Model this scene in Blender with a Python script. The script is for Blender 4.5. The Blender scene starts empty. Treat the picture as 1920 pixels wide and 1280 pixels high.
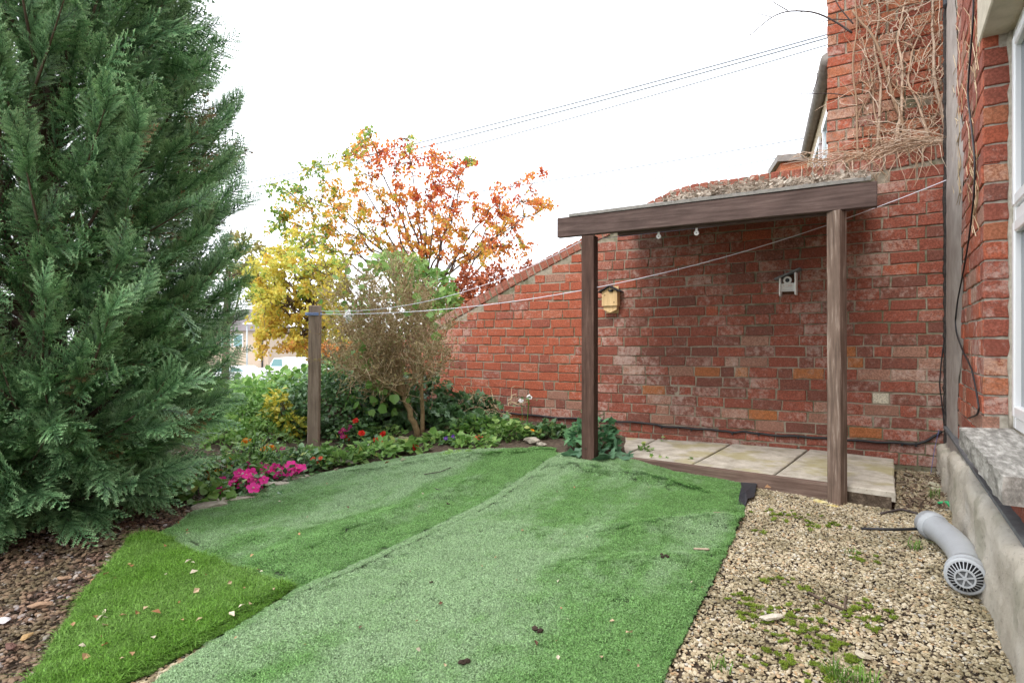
import bpy, math, random
import numpy as np
from mathutils import Vector, Matrix, Euler

random.seed(7)
RNG = np.random.default_rng(7)
R = math.radians
sc = bpy.context.scene
C = sc.collection

# ------------------------------------------------------------------ camera, sky, sun, exposure
F = 1110.0          # focal length in pixels of a 1920 pixel wide frame
CX, HY = 960.0, 642.0
CAM_H = 0.94
cam_d = bpy.data.cameras.new('camera')
cam_d.sensor_width = 36.0
cam_d.lens = 36.0 * F / 1920.0
cam_d.shift_y = 2.0 / 1920.0
cam_d.clip_start = 0.02
cam_d.clip_end = 1500.0
cam = bpy.data.objects.new('camera', cam_d)
C.objects.link(cam)
cam.location = (0, 0, CAM_H)
cam.rotation_euler = (R(90), 0, 0)
sc.camera = cam

SUN_EL, SUN_AZ = 52.0, 215.0     # a weak sun behind a white overcast, behind the viewer's shoulder
world = bpy.data.worlds.new('World')
sc.world = world
world.use_nodes = True
wn = world.node_tree
for n in list(wn.nodes):
    wn.nodes.remove(n)
w_out = wn.nodes.new('ShaderNodeOutputWorld')
w_bg = wn.nodes.new('ShaderNodeBackground')
w_sky = wn.nodes.new('ShaderNodeTexSky')
w_sky.sky_type = 'NISHITA'
w_sky.sun_disc = False
w_sky.sun_elevation = R(SUN_EL)
w_sky.sun_rotation = R(SUN_AZ)
w_sky.air_density = 1.0
w_sky.dust_density = 3.0
w_mix = wn.nodes.new('ShaderNodeMix')
w_mix.data_type = 'RGBA'
w_mix.inputs['Factor'].default_value = 0.86
w_mix.inputs[7].default_value = (9.6, 9.85, 10.3, 1)      # the even white of the cloud layer
w_tc = wn.nodes.new('ShaderNodeTexCoord')
w_nz = wn.nodes.new('ShaderNodeTexNoise')
w_nz.inputs['Scale'].default_value = 2.2
w_nz.inputs['Detail'].default_value = 4.0
w_mr = wn.nodes.new('ShaderNodeMapRange')
w_mr.inputs['From Min'].default_value = 0.3
w_mr.inputs['From Max'].default_value = 0.7
w_mr.inputs['To Min'].default_value = 0.93
w_mr.inputs['To Max'].default_value = 1.04
w_mul = wn.nodes.new('ShaderNodeVectorMath')
w_mul.operation = 'SCALE'
wn.links.new(w_tc.outputs['Generated'], w_nz.inputs['Vector'])
wn.links.new(w_nz.outputs['Fac'], w_mr.inputs['Value'])
wn.links.new(w_sky.outputs['Color'], w_mix.inputs[6])
wn.links.new(w_mix.outputs[2], w_mul.inputs[0])
wn.links.new(w_mr.outputs['Result'], w_mul.inputs['Scale'])
wn.links.new(w_mul.outputs[0], w_bg.inputs['Color'])
w_bg.inputs['Strength'].default_value = 0.1
wn.links.new(w_bg.outputs['Background'], w_out.inputs['Surface'])

sun_d = bpy.data.lights.new('sun', 'SUN')
sun_d.energy = 0.9
sun_d.angle = R(25)
sun_d.color = (1.0, 0.96, 0.90)
sun = bpy.data.objects.new('sun', sun_d)
C.objects.link(sun)
sun.location = (-3, -4, 8)
sun.rotation_euler = (R(90 - SUN_EL), 0, R(180 - SUN_AZ))   # pointed along the sky's sun direction

sc.view_settings.view_transform = 'Standard'
sc.view_settings.look = 'None'
sc.view_settings.gamma = 1.0
sc.view_settings.use_curve_mapping = False
sc.view_settings.exposure = 1.55
sc.render.film_transparent = False
sc.cycles.use_denoising = True
sc.cycles.max_bounces = 8
sc.cycles.transparent_max_bounces = 8

# ------------------------------------------------------------------ small helpers
def ray(px, py, d):
    """The point at depth d (metres in front of the tripod) seen in that direction."""
    return np.array([(px - CX) / F * d, d, CAM_H - (py - HY) / F * d])

def sstep(a, b, x):
    t = np.clip((np.asarray(x, float) - a) / (b - a), 0, 1)
    return t * t * (3 - 2 * t)

def ground(x, y):
    """Height of the soil: level by the house, rising gently to the flower bed, falling away beyond the garden."""
    x = np.asarray(x, float); y = np.asarray(y, float)
    z = 0.10 * sstep(3.3, 4.6, y) * (1 - sstep(0.75, 1.3, x)) + 0.06 * sstep(4.6, 6.2, y)
    z = z + 0.05 * sstep(-1.3, -2.6, x) * sstep(1.5, 3.0, y)
    return z - 2.55 * sstep(8.5, 34.0, y)

def gpt(px, py):
    """The ground point seen in that direction."""
    z = 0.0
    for _ in range(12):
        d = F * (CAM_H - z) / (py - HY)
        x = (px - CX) / F * d
        z = float(ground(x, d))
    return np.array([x, d, z])

def tag(o, label=None, cat=None, group=None, kind=None):
    if label: o['label'] = label
    if cat: o['category'] = cat
    if group: o['group'] = group
    if kind: o['kind'] = kind
    return o

def empty(name, loc=(0, 0, 0), rz=0.0):
    o = bpy.data.objects.new(name, None)
    o.empty_display_size = 0.1
    C.objects.link(o)
    o.location = [float(v) for v in loc]
    o.rotation_euler = (0, 0, rz)
    return o

def thing(name, label, cat, loc=(0, 0, 0), rz=0.0, group=None, kind=None):
    return tag(empty(name, loc, rz), label, cat, group, kind)

def local_matrix(o):
    m = Matrix.LocRotScale(o.location, o.rotation_euler, o.scale)
    return local_matrix(o.parent) @ m if o.parent else m

def link(o, parent=None):
    C.objects.link(o)
    if parent is not None:
        o.parent = parent
    return o

class MB:
    """Collects geometry, then links it as one mesh object."""
    def __init__(self):
        self.v = []; self.n = 0
        self.loops = []; self.tot = []; self.mi = []; self.tint = []
    def add(self, V, faces, tint=0.0, mi=0):
        V = np.asarray(V, float).reshape(-1, 3)
        self.v.append(V)
        for f in faces:
            self.loops.append(np.asarray(f, np.int64) + self.n)
            self.tot.append(len(f)); self.mi.append(mi)
        self.tint.append(np.full(len(V), tint) if np.isscalar(tint) else np.asarray(tint, float))
        self.n += len(V)
    def box(self, c, s, rot=None, tint=0.0, mi=0, bev=0.0):
        sx, sy, sz = [q / 2 for q in s]
        if bev:
            V = []; b = bev
            for z, k in ((-sz, b), (-sz + b, 0), (sz - b, 0), (sz, b)):
                x, y = sx - k, sy - k
                for (px_, py_) in ((-x + (b - k), -y), (x - (b - k), -y), (x, -y + (b - k)), (x, y - (b - k)), (x - (b - k), y), (-x + (b - k), y), (-x, y - (b - k)), (-x, -y + (b - k))):
                    V.append((px_, py_, z))
            Fs = [list(range(7, -1, -1)), list(range(24, 32))]
            for r in range(3):
                for i in range(8):
                    j = (i + 1) % 8
                    Fs.append([r * 8 + i, r * 8 + j, r * 8 + 8 + j, r * 8 + 8 + i])
            V = np.array(V)
        else:
            V = np.array([(x, y, z) for z in (-sz, sz) for y in (-sy, sy) for x in (-sx, sx)])
            Fs = [[0, 2, 3, 1], [4, 5, 7, 6], [0, 1, 5, 4], [2, 6, 7, 3], [0, 4, 6, 2], [1, 3, 7, 5]]
        if rot is not None:
            V = V @ np.array(rot).T
        self.add(V + np.array(c), Fs, tint, mi)
        return self
    def prism(self, poly, axis_vec, tint=0.0, mi=0):
        """poly: 3D points of one end; axis_vec: extrusion."""
        P = np.array(poly, float); n = len(P)
        V = np.vstack([P, P + np.array(axis_vec, float)])
        Fs = [list(range(n - 1, -1, -1)), list(range(n, 2 * n))]
        Fs += [[i, (i + 1) % n, n + (i + 1) % n, n + i] for i in range(n)]
        self.add(V, Fs, tint, mi)
        return self
    def tube(self, pts, rad, n=6, tint=0.0, mi=0, caps=True):
        P = np.asarray(pts, float); m = len(P)
        rad = np.full(m, rad) if np.isscalar(rad) else np.asarray(rad, float)
        T = np.gradient(P, axis=0)
        T /= np.linalg.norm(T, axis=1)[:, None] + 1e-9
        up = np.array([0, 0, 1.0]) if abs(T[0][2]) < 0.9 else np.array([1.0, 0, 0])
        X = np.cross(T[0], up); X /= np.linalg.norm(X)
        ang = np.arange(n) * 2 * np.pi / n
        V = np.empty((m, n, 3))
        for i in range(m):
            X = X - T[i] * np.dot(X, T[i]); X /= np.linalg.norm(X) + 1e-9
            Y = np.cross(T[i], X)
            V[i] = P[i] + rad[i] * (np.cos(ang)[:, None] * X + np.sin(ang)[:, None] * Y)
        idx = np.arange(m * n).reshape(m, n)
        a = idx[:-1]; b = np.roll(idx[:-1], -1, 1); c_ = np.roll(idx[1:], -1, 1); d = idx[1:]
        Fs = np.stack([a, b, c_, d], -1).reshape(-1, 4)
        self.v.append(V.reshape(-1, 3))
        self.loops.append((Fs + self.n).ravel()); self.tot += [4] * len(Fs); self.mi += [mi] * len(Fs)
        if caps:
            self.loops.append(idx[0][::-1] + self.n); self.tot.append(n); self.mi.append(mi)
            self.loops.append(idx[-1] + self.n); self.tot.append(n); self.mi.append(mi)
        self.tint.append(np.full(m * n, tint) if np.isscalar(tint) else np.repeat(np.asarray(tint, float), n))
        self.n += m * n
        return self
    def lathe(self, prof, M, n=24, tint=0.0, mi=0):
        """prof: (radius, height) pairs; M: 4x4 numpy placing the axis (local z)."""
        ang = np.arange(n) * 2 * np.pi / n
        V = np.array([(r * np.cos(a), r * np.sin(a), h) for r, h in prof for a in ang])
        V = V @ M[:3, :3].T + M[:3, 3]
        Fs = []
        for i in range(len(prof) - 1):
            for k in range(n):
                k2 = (k + 1) % n
                Fs.append([i * n + k, i * n + k2, (i + 1) * n + k2, (i + 1) * n + k])
        self.add(V, Fs, tint, mi)
        return self
    def scatter(self, tmpl, M, L, tint=0.0, mi=0):
        """tmpl = (V, faces); M (N,3,3) column frames already scaled; L (N,3)."""
        TV, TF = tmpl[0], tmpl[1]
        N = len(L); k = len(TV)
        if N == 0: return self
        V = np.einsum('nij,kj->nki', M, TV) + np.asarray(L)[:, None, :]
        off = (np.arange(N) * k + self.n)[:, None]
        flat = np.concatenate([np.asarray(f, np.int64) for f in TF])
        self.v.append(V.reshape(-1, 3))
        self.loops.append((flat[None, :] + off).ravel())
        self.tot += [len(f) for f in TF] * N
        self.mi += [mi] * (len(TF) * N)
        t = np.full(N, tint) if np.isscalar(tint) else np.asarray(tint, float)
        self.tint.append(np.repeat(t, k))
        self.n += N * k
        return self
    def mesh(self, name, mats, smooth=False):
        me = bpy.data.meshes.new(name)
        V = np.vstack(self.v).astype(np.float32)
        loops = np.concatenate(self.loops).astype(np.int32)
        tot = np.asarray(self.tot, np.int32)
        me.vertices.add(len(V)); me.vertices.foreach_set('co', V.ravel())
        me.loops.add(len(loops)); me.loops.foreach_set('vertex_index', loops)
        me.polygons.add(len(tot))
        me.polygons.foreach_set('loop_start', np.concatenate([[0], np.cumsum(tot)[:-1]]).astype(np.int32))
        me.polygons.foreach_set('material_index', np.asarray(self.mi, np.int32))
        me.polygons.foreach_set('use_smooth', np.full(len(tot), smooth))
        me.update(calc_edges=True)
        me.validate()
        if len(me.vertices) == len(V):
            a = me.attributes.new('tint', 'FLOAT', 'POINT')
            a.data.foreach_set('value', np.concatenate(self.tint).astype(np.float32))
        for m_ in (mats if isinstance(mats, (list, tuple)) else [mats]):
            me.materials.append(m_)
        return me
    def build(self, name, mats, parent=None, world=True, smooth=False, kind=None):
        """world=True: the points collected are world points (moved into the parent's space)."""
        if parent is not None and world:
            inv = np.array(local_matrix(parent).inverted())
            self.v = [v @ inv[:3, :3].T + inv[:3, 3] for v in self.v]
        o = bpy.data.objects.new(name, self.mesh(name, mats, smooth))
        link(o, parent)
        if kind: o['kind'] = kind
        return o

def unit(v):
    v = np.asarray(v, float)
    return v / (np.linalg.norm(v, axis=-1, keepdims=True) + 1e-9)

def frames(dirs, nrm, size):
    """(N,3,3) frames: y along dirs, z towards nrm, scaled by size (N) or (N,3)."""
    y = unit(dirs); x = unit(np.cross(y, nrm)); z = np.cross(x, y)
    M = np.stack([x, y, z], -1)
    s = np.asarray(size, float)
    s = np.repeat(s[:, None], 3, 1) if s.ndim == 1 else s
    return M * s[:, None, :]

def rand_unit(n):
    return unit(RNG.normal(size=(n, 3)))

def bez(p0, p1, p2, n):
    t = np.linspace(0, 1, n)[:, None]
    return (1 - t) ** 2 * np.asarray(p0) + 2 * t * (1 - t) * np.asarray(p1) + t * t * np.asarray(p2)

def in_poly(P, poly):
    x, y = P[:, 0], P[:, 1]
    ins = np.zeros(len(P), bool); n = len(poly)
    for i in range(n):
        x1, y1 = poly[i][:2]; x2, y2 = poly[(i + 1) % n][:2]
        c = ((y1 > y) != (y2 > y)) & (x < (x2 - x1) * (y - y1) / (y2 - y1 + 1e-12) + x1)
        ins ^= c
    return ins

# ------------------------------------------------------------------ materials
class NT:
    def __init__(self, name):
        self.m = bpy.data.materials.new(name); self.m.use_nodes = True
        self.t = self.m.node_tree
        for n in list(self.t.nodes): self.t.nodes.remove(n)
        self.out = self.n('ShaderNodeOutputMaterial')
        self.b = self.n('ShaderNodeBsdfPrincipled')
        self.l(self.b.outputs[0], self.out.inputs[0])
    def n(self, typ, **kw):
        q = self.t.nodes.new(typ)
        for k, v in kw.items(): setattr(q, k, v)
        return q
    def l(self, a, b): self.t.links.new(a, b)
    def pos(self):
        return self.n('ShaderNodeNewGeometry').outputs['Position']
    def objc(self):
        return self.n('ShaderNodeTexCoord').outputs['Object']
    def noise(self, vec, scale, detail=4, rough=0.55, stretch=None):
        if stretch is not None:
            mp = self.n('ShaderNodeMapping'); mp.inputs['Scale'].default_value = stretch
            self.l(vec, mp.inputs['Vector']); vec = mp.outputs[0]
        q = self.n('ShaderNodeTexNoise')
        q.inputs['Scale'].default_value = scale; q.inputs['Detail'].default_value = detail; q.inputs['Roughness'].default_value = rough
        self.l(vec, q.inputs['Vector'])
        return q.outputs['Fac']
    def ramp(self, fac, stops, interp='LINEAR'):
        q = self.n('ShaderNodeValToRGB'); q.color_ramp.interpolation = interp
        e = q.color_ramp.elements
        while len(e) > 1: e.remove(e[-1])
        e[0].position = stops[0][0]; e[0].color = tuple(stops[0][1]) + (1,)
        for p, c_ in stops[1:]:
            k = e.new(p); k.color = tuple(c_) + (1,)
        if fac is not None: self.l(fac, q.inputs[0])
        return q.outputs[0]
    def mask(self, fac, a, b):
        q = self.n('ShaderNodeMapRange'); q.interpolation_type = 'SMOOTHSTEP'
        q.inputs['From Min'].default_value = a; q.inputs['From Max'].default_value = b
        self.l(fac, q.inputs['Value'])
        return q.outputs['Result']
    def mix(self, fac, a, b, blend='MIX'):
        q = self.n('ShaderNodeMix', data_type='RGBA', blend_type=blend)
        if isinstance(fac, (int, float)): q.inputs[0].default_value = fac
        else: self.l(fac, q.inputs[0])
        for s, v in ((6, a), (7, b)):
            if isinstance(v, (tuple, list)): q.inputs[s].default_value = tuple(v) + (1,)
            else: self.l(v, q.inputs[s])
        return q.outputs[2]
    def math(self, op, a, b=0.0):
        q = self.n('ShaderNodeMath', operation=op)
        for i, v in enumerate((a, b)):
            if isinstance(v, (int, float)): q.inputs[i].default_value = v
            else: self.l(v, q.inputs[i])
        return q.outputs[0]
    def rnd(self):
        """One random number per piece: the object's own, plus a joined piece's own."""
        a = self.n('ShaderNodeAttribute', attribute_name='tint')
        o = self.n('ShaderNodeObjectInfo')
        return self.math('FRACT', self.math('ADD', a.outputs['Fac'], o.outputs['Random']))
    def tint(self):
        return self.n('ShaderNodeAttribute', attribute_name='tint').outputs['Fac']
    def hsv(self, col, h=0.5, s=1.0, v=1.0):
        q = self.n('ShaderNodeHueSaturation'); self.l(col, q.inputs['Color'])
        for k, x in (('Hue', h), ('Saturation', s), ('Value', v)):
            if isinstance(x, (int, float)): q.inputs[k].default_value = x
            else: self.l(x, q.inputs[k])
        return q.outputs[0]
    def bump(self, h, strength=0.4, dist=0.01):
        q = self.n('ShaderNodeBump'); q.inputs['Strength'].default_value = strength; q.inputs['Distance'].default_value = dist
        self.l(h, q.inputs['Height']); self.l(q.outputs[0], self.b.inputs['Normal'])
    def fin(self, col, rough=0.85, spec=0.3, metal=0.0):
        if isinstance(col, (tuple, list)): self.b.inputs['Base Color'].default_value = tuple(col) + (1,)
        else: self.l(col, self.b.inputs['Base Color'])
        self.b.inputs['Roughness'].default_value = rough
        self.b.inputs['Specular IOR Level'].default_value = spec
        self.b.inputs['Metallic'].default_value = metal
        return self.m

def plain(name, c1, c2=None, scale=8.0, rough=0.8, spec=0.3, bump=0.0, stretch=None, obj=False, bscale=None):
    t = NT(name); v = t.objc() if obj else t.pos()
    f = t.noise(v, scale, 5, 0.6, stretch)
    c2 = c2 or tuple(min(1, k * 1.35) for k in c1)
    col = t.ramp(f, [(0.3, c1), (0.7, c2)])
    r = t.rnd()
    col = t.hsv(col, 0.5, 1.0, t.math('ADD', t.math('MULTIPLY', r, 0.3), 0.85))
    if bump: t.bump(t.noise(v, bscale or scale * 5, 5, 0.65, stretch), bump, 0.01)
    return t.fin(col, rough, spec)

def leafmat(name, stops, transl=0.3, rough=0.5, spec=0.35):
    t = NT(name)
    col = t.ramp(t.tint(), stops)
    o = t.n('ShaderNodeObjectInfo')
    col = t.hsv(col, 0.5, 1.0, t.math('ADD', t.math('MULTIPLY', o.outputs['Random'], 0.3), 0.85))
    t.fin(col, rough, spec)
    if transl:
        tr = t.n('ShaderNodeBsdfTranslucent'); t.l(col, tr.inputs['Color'])
        mx = t.n('ShaderNodeMixShader'); mx.inputs[0].default_value = transl
        t.l(t.b.outputs[0], mx.inputs[1]); t.l(tr.outputs[0], mx.inputs[2]); t.l(mx.outputs[0], t.out.inputs[0])
    return t.m

def brickmat(name, base, dark, pale, wash=0.35):
    t = NT(name); p = t.pos(); r = t.rnd()
    col = t.ramp(r, [(0.0, dark), (0.35, base), (0.8, base), (1.0, pale)])
    g = t.noise(p, 90, 5, 0.7)
    col = t.mix(t.mask(g, 0.62, 0.40), col, tuple(k * 0.55 for k in base))
    g2 = t.noise(p, 28, 4, 0.6)
    col = t.mix(t.math('MULTIPLY', t.mask(g2, 0.55, 0.8), 0.5), col, pale)
    # lime bloom and faded whitewash, in drifting patches
    w = t.math('ADD', t.math('MULTIPLY', t.noise(p, 1.3, 3, 0.6), 0.42), t.math('MULTIPLY', t.noise(p, 26, 6, 0.75), 0.58))
    w = t.math('ADD', w, t.math('MULTIPLY', t.math('SUBTRACT', r, 0.5), 0.10))
    col = t.mix(t.math('MULTIPLY', t.mask(w, 0.495, 0.66), wash), col, (0.54, 0.425, 0.37))
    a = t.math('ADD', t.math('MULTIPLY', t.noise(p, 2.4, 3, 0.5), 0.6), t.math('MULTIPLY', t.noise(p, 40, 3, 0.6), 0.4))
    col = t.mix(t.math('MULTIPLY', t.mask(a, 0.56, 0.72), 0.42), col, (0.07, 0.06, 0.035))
    t.bump(t.noise(p, 130, 5, 0.7), 0.5, 0.004)
    return t.fin(col, 0.9, 0.25)

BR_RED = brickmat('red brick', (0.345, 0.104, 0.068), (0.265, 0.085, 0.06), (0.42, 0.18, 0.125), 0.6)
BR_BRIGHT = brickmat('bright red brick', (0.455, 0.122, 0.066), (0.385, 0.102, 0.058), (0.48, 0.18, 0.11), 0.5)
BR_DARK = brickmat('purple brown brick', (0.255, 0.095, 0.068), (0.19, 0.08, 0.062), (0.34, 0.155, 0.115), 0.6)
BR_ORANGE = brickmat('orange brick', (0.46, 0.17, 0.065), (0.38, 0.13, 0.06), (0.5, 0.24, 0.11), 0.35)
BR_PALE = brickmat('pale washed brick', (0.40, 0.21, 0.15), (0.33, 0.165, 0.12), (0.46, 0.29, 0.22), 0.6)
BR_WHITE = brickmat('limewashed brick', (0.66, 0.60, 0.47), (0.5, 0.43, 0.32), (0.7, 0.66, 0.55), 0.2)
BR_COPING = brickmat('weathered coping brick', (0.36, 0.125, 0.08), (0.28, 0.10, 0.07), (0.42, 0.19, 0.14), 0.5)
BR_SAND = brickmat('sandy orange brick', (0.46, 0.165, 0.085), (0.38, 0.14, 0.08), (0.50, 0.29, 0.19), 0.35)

def mortarmat():
    t = NT('old lime mortar'); p = t.pos()
    col = t.ramp(t.noise(p, 60, 5, 0.7), [(0.25, (0.21, 0.18, 0.135)), (0.7, (0.42, 0.365, 0.29))])
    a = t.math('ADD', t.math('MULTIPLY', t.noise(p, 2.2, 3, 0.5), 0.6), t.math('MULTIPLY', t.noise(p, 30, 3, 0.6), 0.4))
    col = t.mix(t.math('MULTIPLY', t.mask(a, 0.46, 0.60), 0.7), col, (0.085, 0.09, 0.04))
    t.bump(t.noise(p, 160, 4, 0.7), 0.6, 0.005)
    return t.fin(col, 0.95, 0.15)
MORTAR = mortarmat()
MORTAR_PALE = plain('pale mortar', (0.30, 0.27, 0.22), (0.50, 0.46, 0.39), 40, 0.95, 0.15, 0.5)
RENDER = plain('grey cement render', (0.29, 0.25, 0.225), (0.45, 0.405, 0.37), 7, 0.9, 0.2, 0.3, bscale=120)

def woodmat(name, c1, c2, c3, axis, scale=9.0):
    """Weathered wood, grain along the given axis of the piece itself."""
    t = NT(name); v = t.objc()
    st = [1.0, 1.0, 1.0]; st[axis] = 0.07
    g = t.noise(v, scale * 6, 6, 0.65, st)
    col = t.ramp(g, [(0.3, c1), (0.55, c2), (0.75, c3)])
    big = t.noise(v, 4.0, 4, 0.6, [1, 1, 1])
    col = t.hsv(col, 0.5, 1.0, t.math('ADD', t.math('MULTIPLY', big, 0.9), 0.55))
    # knots
    vo = t.n('ShaderNodeTexVoronoi'); vo.inputs['Scale'].default_value = 4.2
    mp = t.n('ShaderNodeMapping'); s2 = [1.0, 1.0, 1.0]; s2[axis] = 0.45; mp.inputs['Scale'].default_value = s2
    t.l(v, mp.inputs['Vector']); t.l(mp.outputs[0], vo.inputs['Vector'])
    col = t.mix(t.math('MULTIPLY', t.mask(vo.outputs['Distance'], 0.13, 0.05), 0.85), col, tuple(k * 0.4 for k in c1))
    t.bump(g, 0.35, 0.004)
    return t.fin(col, 0.8, 0.25)

W_BEAM = woodmat('dark stained timber beam', (0.058, 0.037, 0.032), (0.108, 0.073, 0.064), (0.17, 0.125, 0.11), 0)
W_POST = woodmat('stained post timber', (0.048, 0.026, 0.020), (0.092, 0.052, 0.040), (0.15, 0.095, 0.075), 2)
W_POST_WORN = woodmat('worn post timber', (0.08, 0.055, 0.042), (0.18, 0.125, 0.097), (0.44, 0.37, 0.315), 2)
W_GREY = woodmat('grey brown weathered post', (0.18, 0.13, 0.10), (0.32, 0.245, 0.195), (0.46, 0.37, 0.31), 2)
W_EDGE = woodmat('brown edging timber', (0.085, 0.052, 0.040), (0.145, 0.098, 0.078), (0.22, 0.165, 0.135), 0)
W_PALE = woodmat('fresh pine', (0.52, 0.34, 0.16), (0.66, 0.47, 0.25), (0.74, 0.57, 0.34), 2)
ROOFING = plain('roofing felt', (0.20, 0.19, 0.175), (0.32, 0.31, 0.29), 20, 0.9, 0.2, 0.3)
BLACK = plain('black rubber cable', (0.012, 0.012, 0.014), (0.022, 0.022, 0.025), 30, 0.5, 0.4)
WHITE_PAINT = plain('white paint', (0.74, 0.73, 0.71), (0.82, 0.81, 0.79), 30, 0.6, 0.3)
UPVC = plain('white window plastic', (0.80, 0.81, 0.83), (0.84, 0.85, 0.86), 3, 0.25, 0.5)
BARK = plain('brown grey bark', (0.085, 0.058, 0.043), (0.17, 0.125, 0.095), 25, 0.9, 0.2, 0.6)
TWIG = plain('dry pale twig', (0.26, 0.185, 0.135), (0.44, 0.345, 0.27), 30, 0.9, 0.2)
TWIG_DARK = plain('dark twig', (0.05, 0.04, 0.04), (0.10, 0.08, 0.075), 30, 0.9, 0.2)
SHRUB_STEM = plain('olive brown shrub stem', (0.20, 0.14, 0.065), (0.36, 0.27, 0.14), 30, 0.85, 0.25, 0.3)
STONE = plain('buff garden stone', (0.26, 0.23, 0.18), (0.46, 0.42, 0.35), 18, 0.95, 0.2, 0.7)
MOSSY = plain('mossy stone', (0.10, 0.12, 0.035), (0.30, 0.27, 0.17), 12, 0.95, 0.2, 0.7)

def soilmat():
    t = NT('garden soil'); p = t.pos()
    col = t.ramp(t.noise(p, 35, 6, 0.7), [(0.3, (0.05, 0.036, 0.026)), (0.55, (0.12, 0.09, 0.066)), (0.75, (0.24, 0.19, 0.14))])
    far = t.n('ShaderNodeSeparateXYZ'); t.l(p, far.inputs[0])
    grass = t.ramp(t.noise(p, 0.6, 6, 0.7), [(0.3, (0.06, 0.10, 0.03)), (0.7, (0.13, 0.16, 0.06))])
    col = t.mix(t.mask(far.outputs[1], 9.0, 12.0), col, grass)
    t.bump(t.noise(p, 70, 5, 0.7), 0.8, 0.02)
    return t.fin(col, 0.95, 0.15)
SOIL = soilmat()

def pick(a, b): return a + (b - a) * RNG.random()

# ------------------------------------------------------------------ leaf and stone templates
LEAF = (np.array([(0, 0, 0), (0.36, 0.45, 0.07), (0, 1, -0.10), (-0.36, 0.45, 0.07), (0, 0.5, -0.02)]), [[0, 1, 2, 4], [0, 4, 2, 3]])
LEAF_WIDE = (np.array([(0, 0, 0), (0.42, 0.10, 0.05), (0.50, 0.55, 0.04), (0, 1, -0.08), (-0.50, 0.55, 0.04), (-0.42, 0.10, 0.05), (0, 0.45, -0.03)]),
             [[0, 1, 2, 6], [6, 2, 3], [0, 6, 4, 5], [6, 3, 4]])
LEAF_LOBED = (np.array([(0, 0, 0), (0.5, -0.12, 0.03), (0.38, 0.25, 0.03), (0.62, 0.5, 0.0), (0.28, 0.6, 0.02), (0, 1.0, -0.1), (-0.28, 0.6, 0.02), (-0.62, 0.5, 0.0), (-0.38, 0.25, 0.03), (-0.5, -0.12, 0.03)]),
              [[0, 1, 2], [0, 2, 3, 4], [0, 4, 5, 6], [0, 6, 7, 8], [0, 8, 9]])
BLADE_LEAF = (np.array([(-0.10, 0, 0), (0.10, 0, 0), (0.12, 0.5, 0.05), (-0.12, 0.5, 0.05), (0, 1, -0.12)]), [[0, 1, 2, 3], [3, 2, 4]])

def ico(sub=0):
    p = (1 + 5 ** 0.5) / 2
    V = [(-1, p, 0), (1, p, 0), (-1, -p, 0), (1, -p, 0), (0, -1, p), (0, 1, p), (0, -1, -p), (0, 1, -p), (p, 0, -1), (p, 0, 1), (-p, 0, -1), (-p, 0, 1)]
    Fs = [(0, 11, 5), (0, 5, 1), (0, 1, 7), (0, 7, 10), (0, 10, 11), (1, 5, 9), (5, 11, 4), (11, 10, 2), (10, 7, 6), (7, 1, 8), (3, 9, 4), (3, 4, 2), (3, 2, 6), (3, 6, 8), (3, 8, 9), (4, 9, 5), (2, 4, 11), (6, 2, 10), (8, 6, 7), (9, 8, 1)]
    V = [tuple(unit(v)) for v in V]
    for _ in range(sub):
        nf = []; cache = {}
        def mid(a, b):
            k = (min(a, b), max(a, b))
            if k not in cache:
                V.append(tuple(unit((np.array(V[a]) + np.array(V[b])) / 2))); cache[k] = len(V) - 1
            return cache[k]
        for a, b, c in Fs:
            ab, bc, ca = mid(a, b), mid(b, c), mid(c, a)
            nf += [(a, ab, ca), (b, bc, ab), (c, ca, bc), (ab, bc, ca)]
        Fs = nf
    return np.array(V), [list(f) for f in Fs]

def rock(sub=1, rough=0.22, flat=0.6, seed=0, facets=5):
    r = np.random.default_rng(seed)
    V, Fs = ico(sub)
    V = V.copy()
    for _ in range(facets):                       # broken faces
        n = unit(r.normal(size=3)); k = r.uniform(0.55, 0.85)
        d = V @ n
        V -= np.outer(np.clip(d - k, 0, None), n)
    V *= 1 + r.normal(size=(len(V), 1)) * rough * 0.25
    V *= np.array([1, r.uniform(0.65, 0.95), flat * r.uniform(0.8, 1.2)])
    return V, Fs

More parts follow.
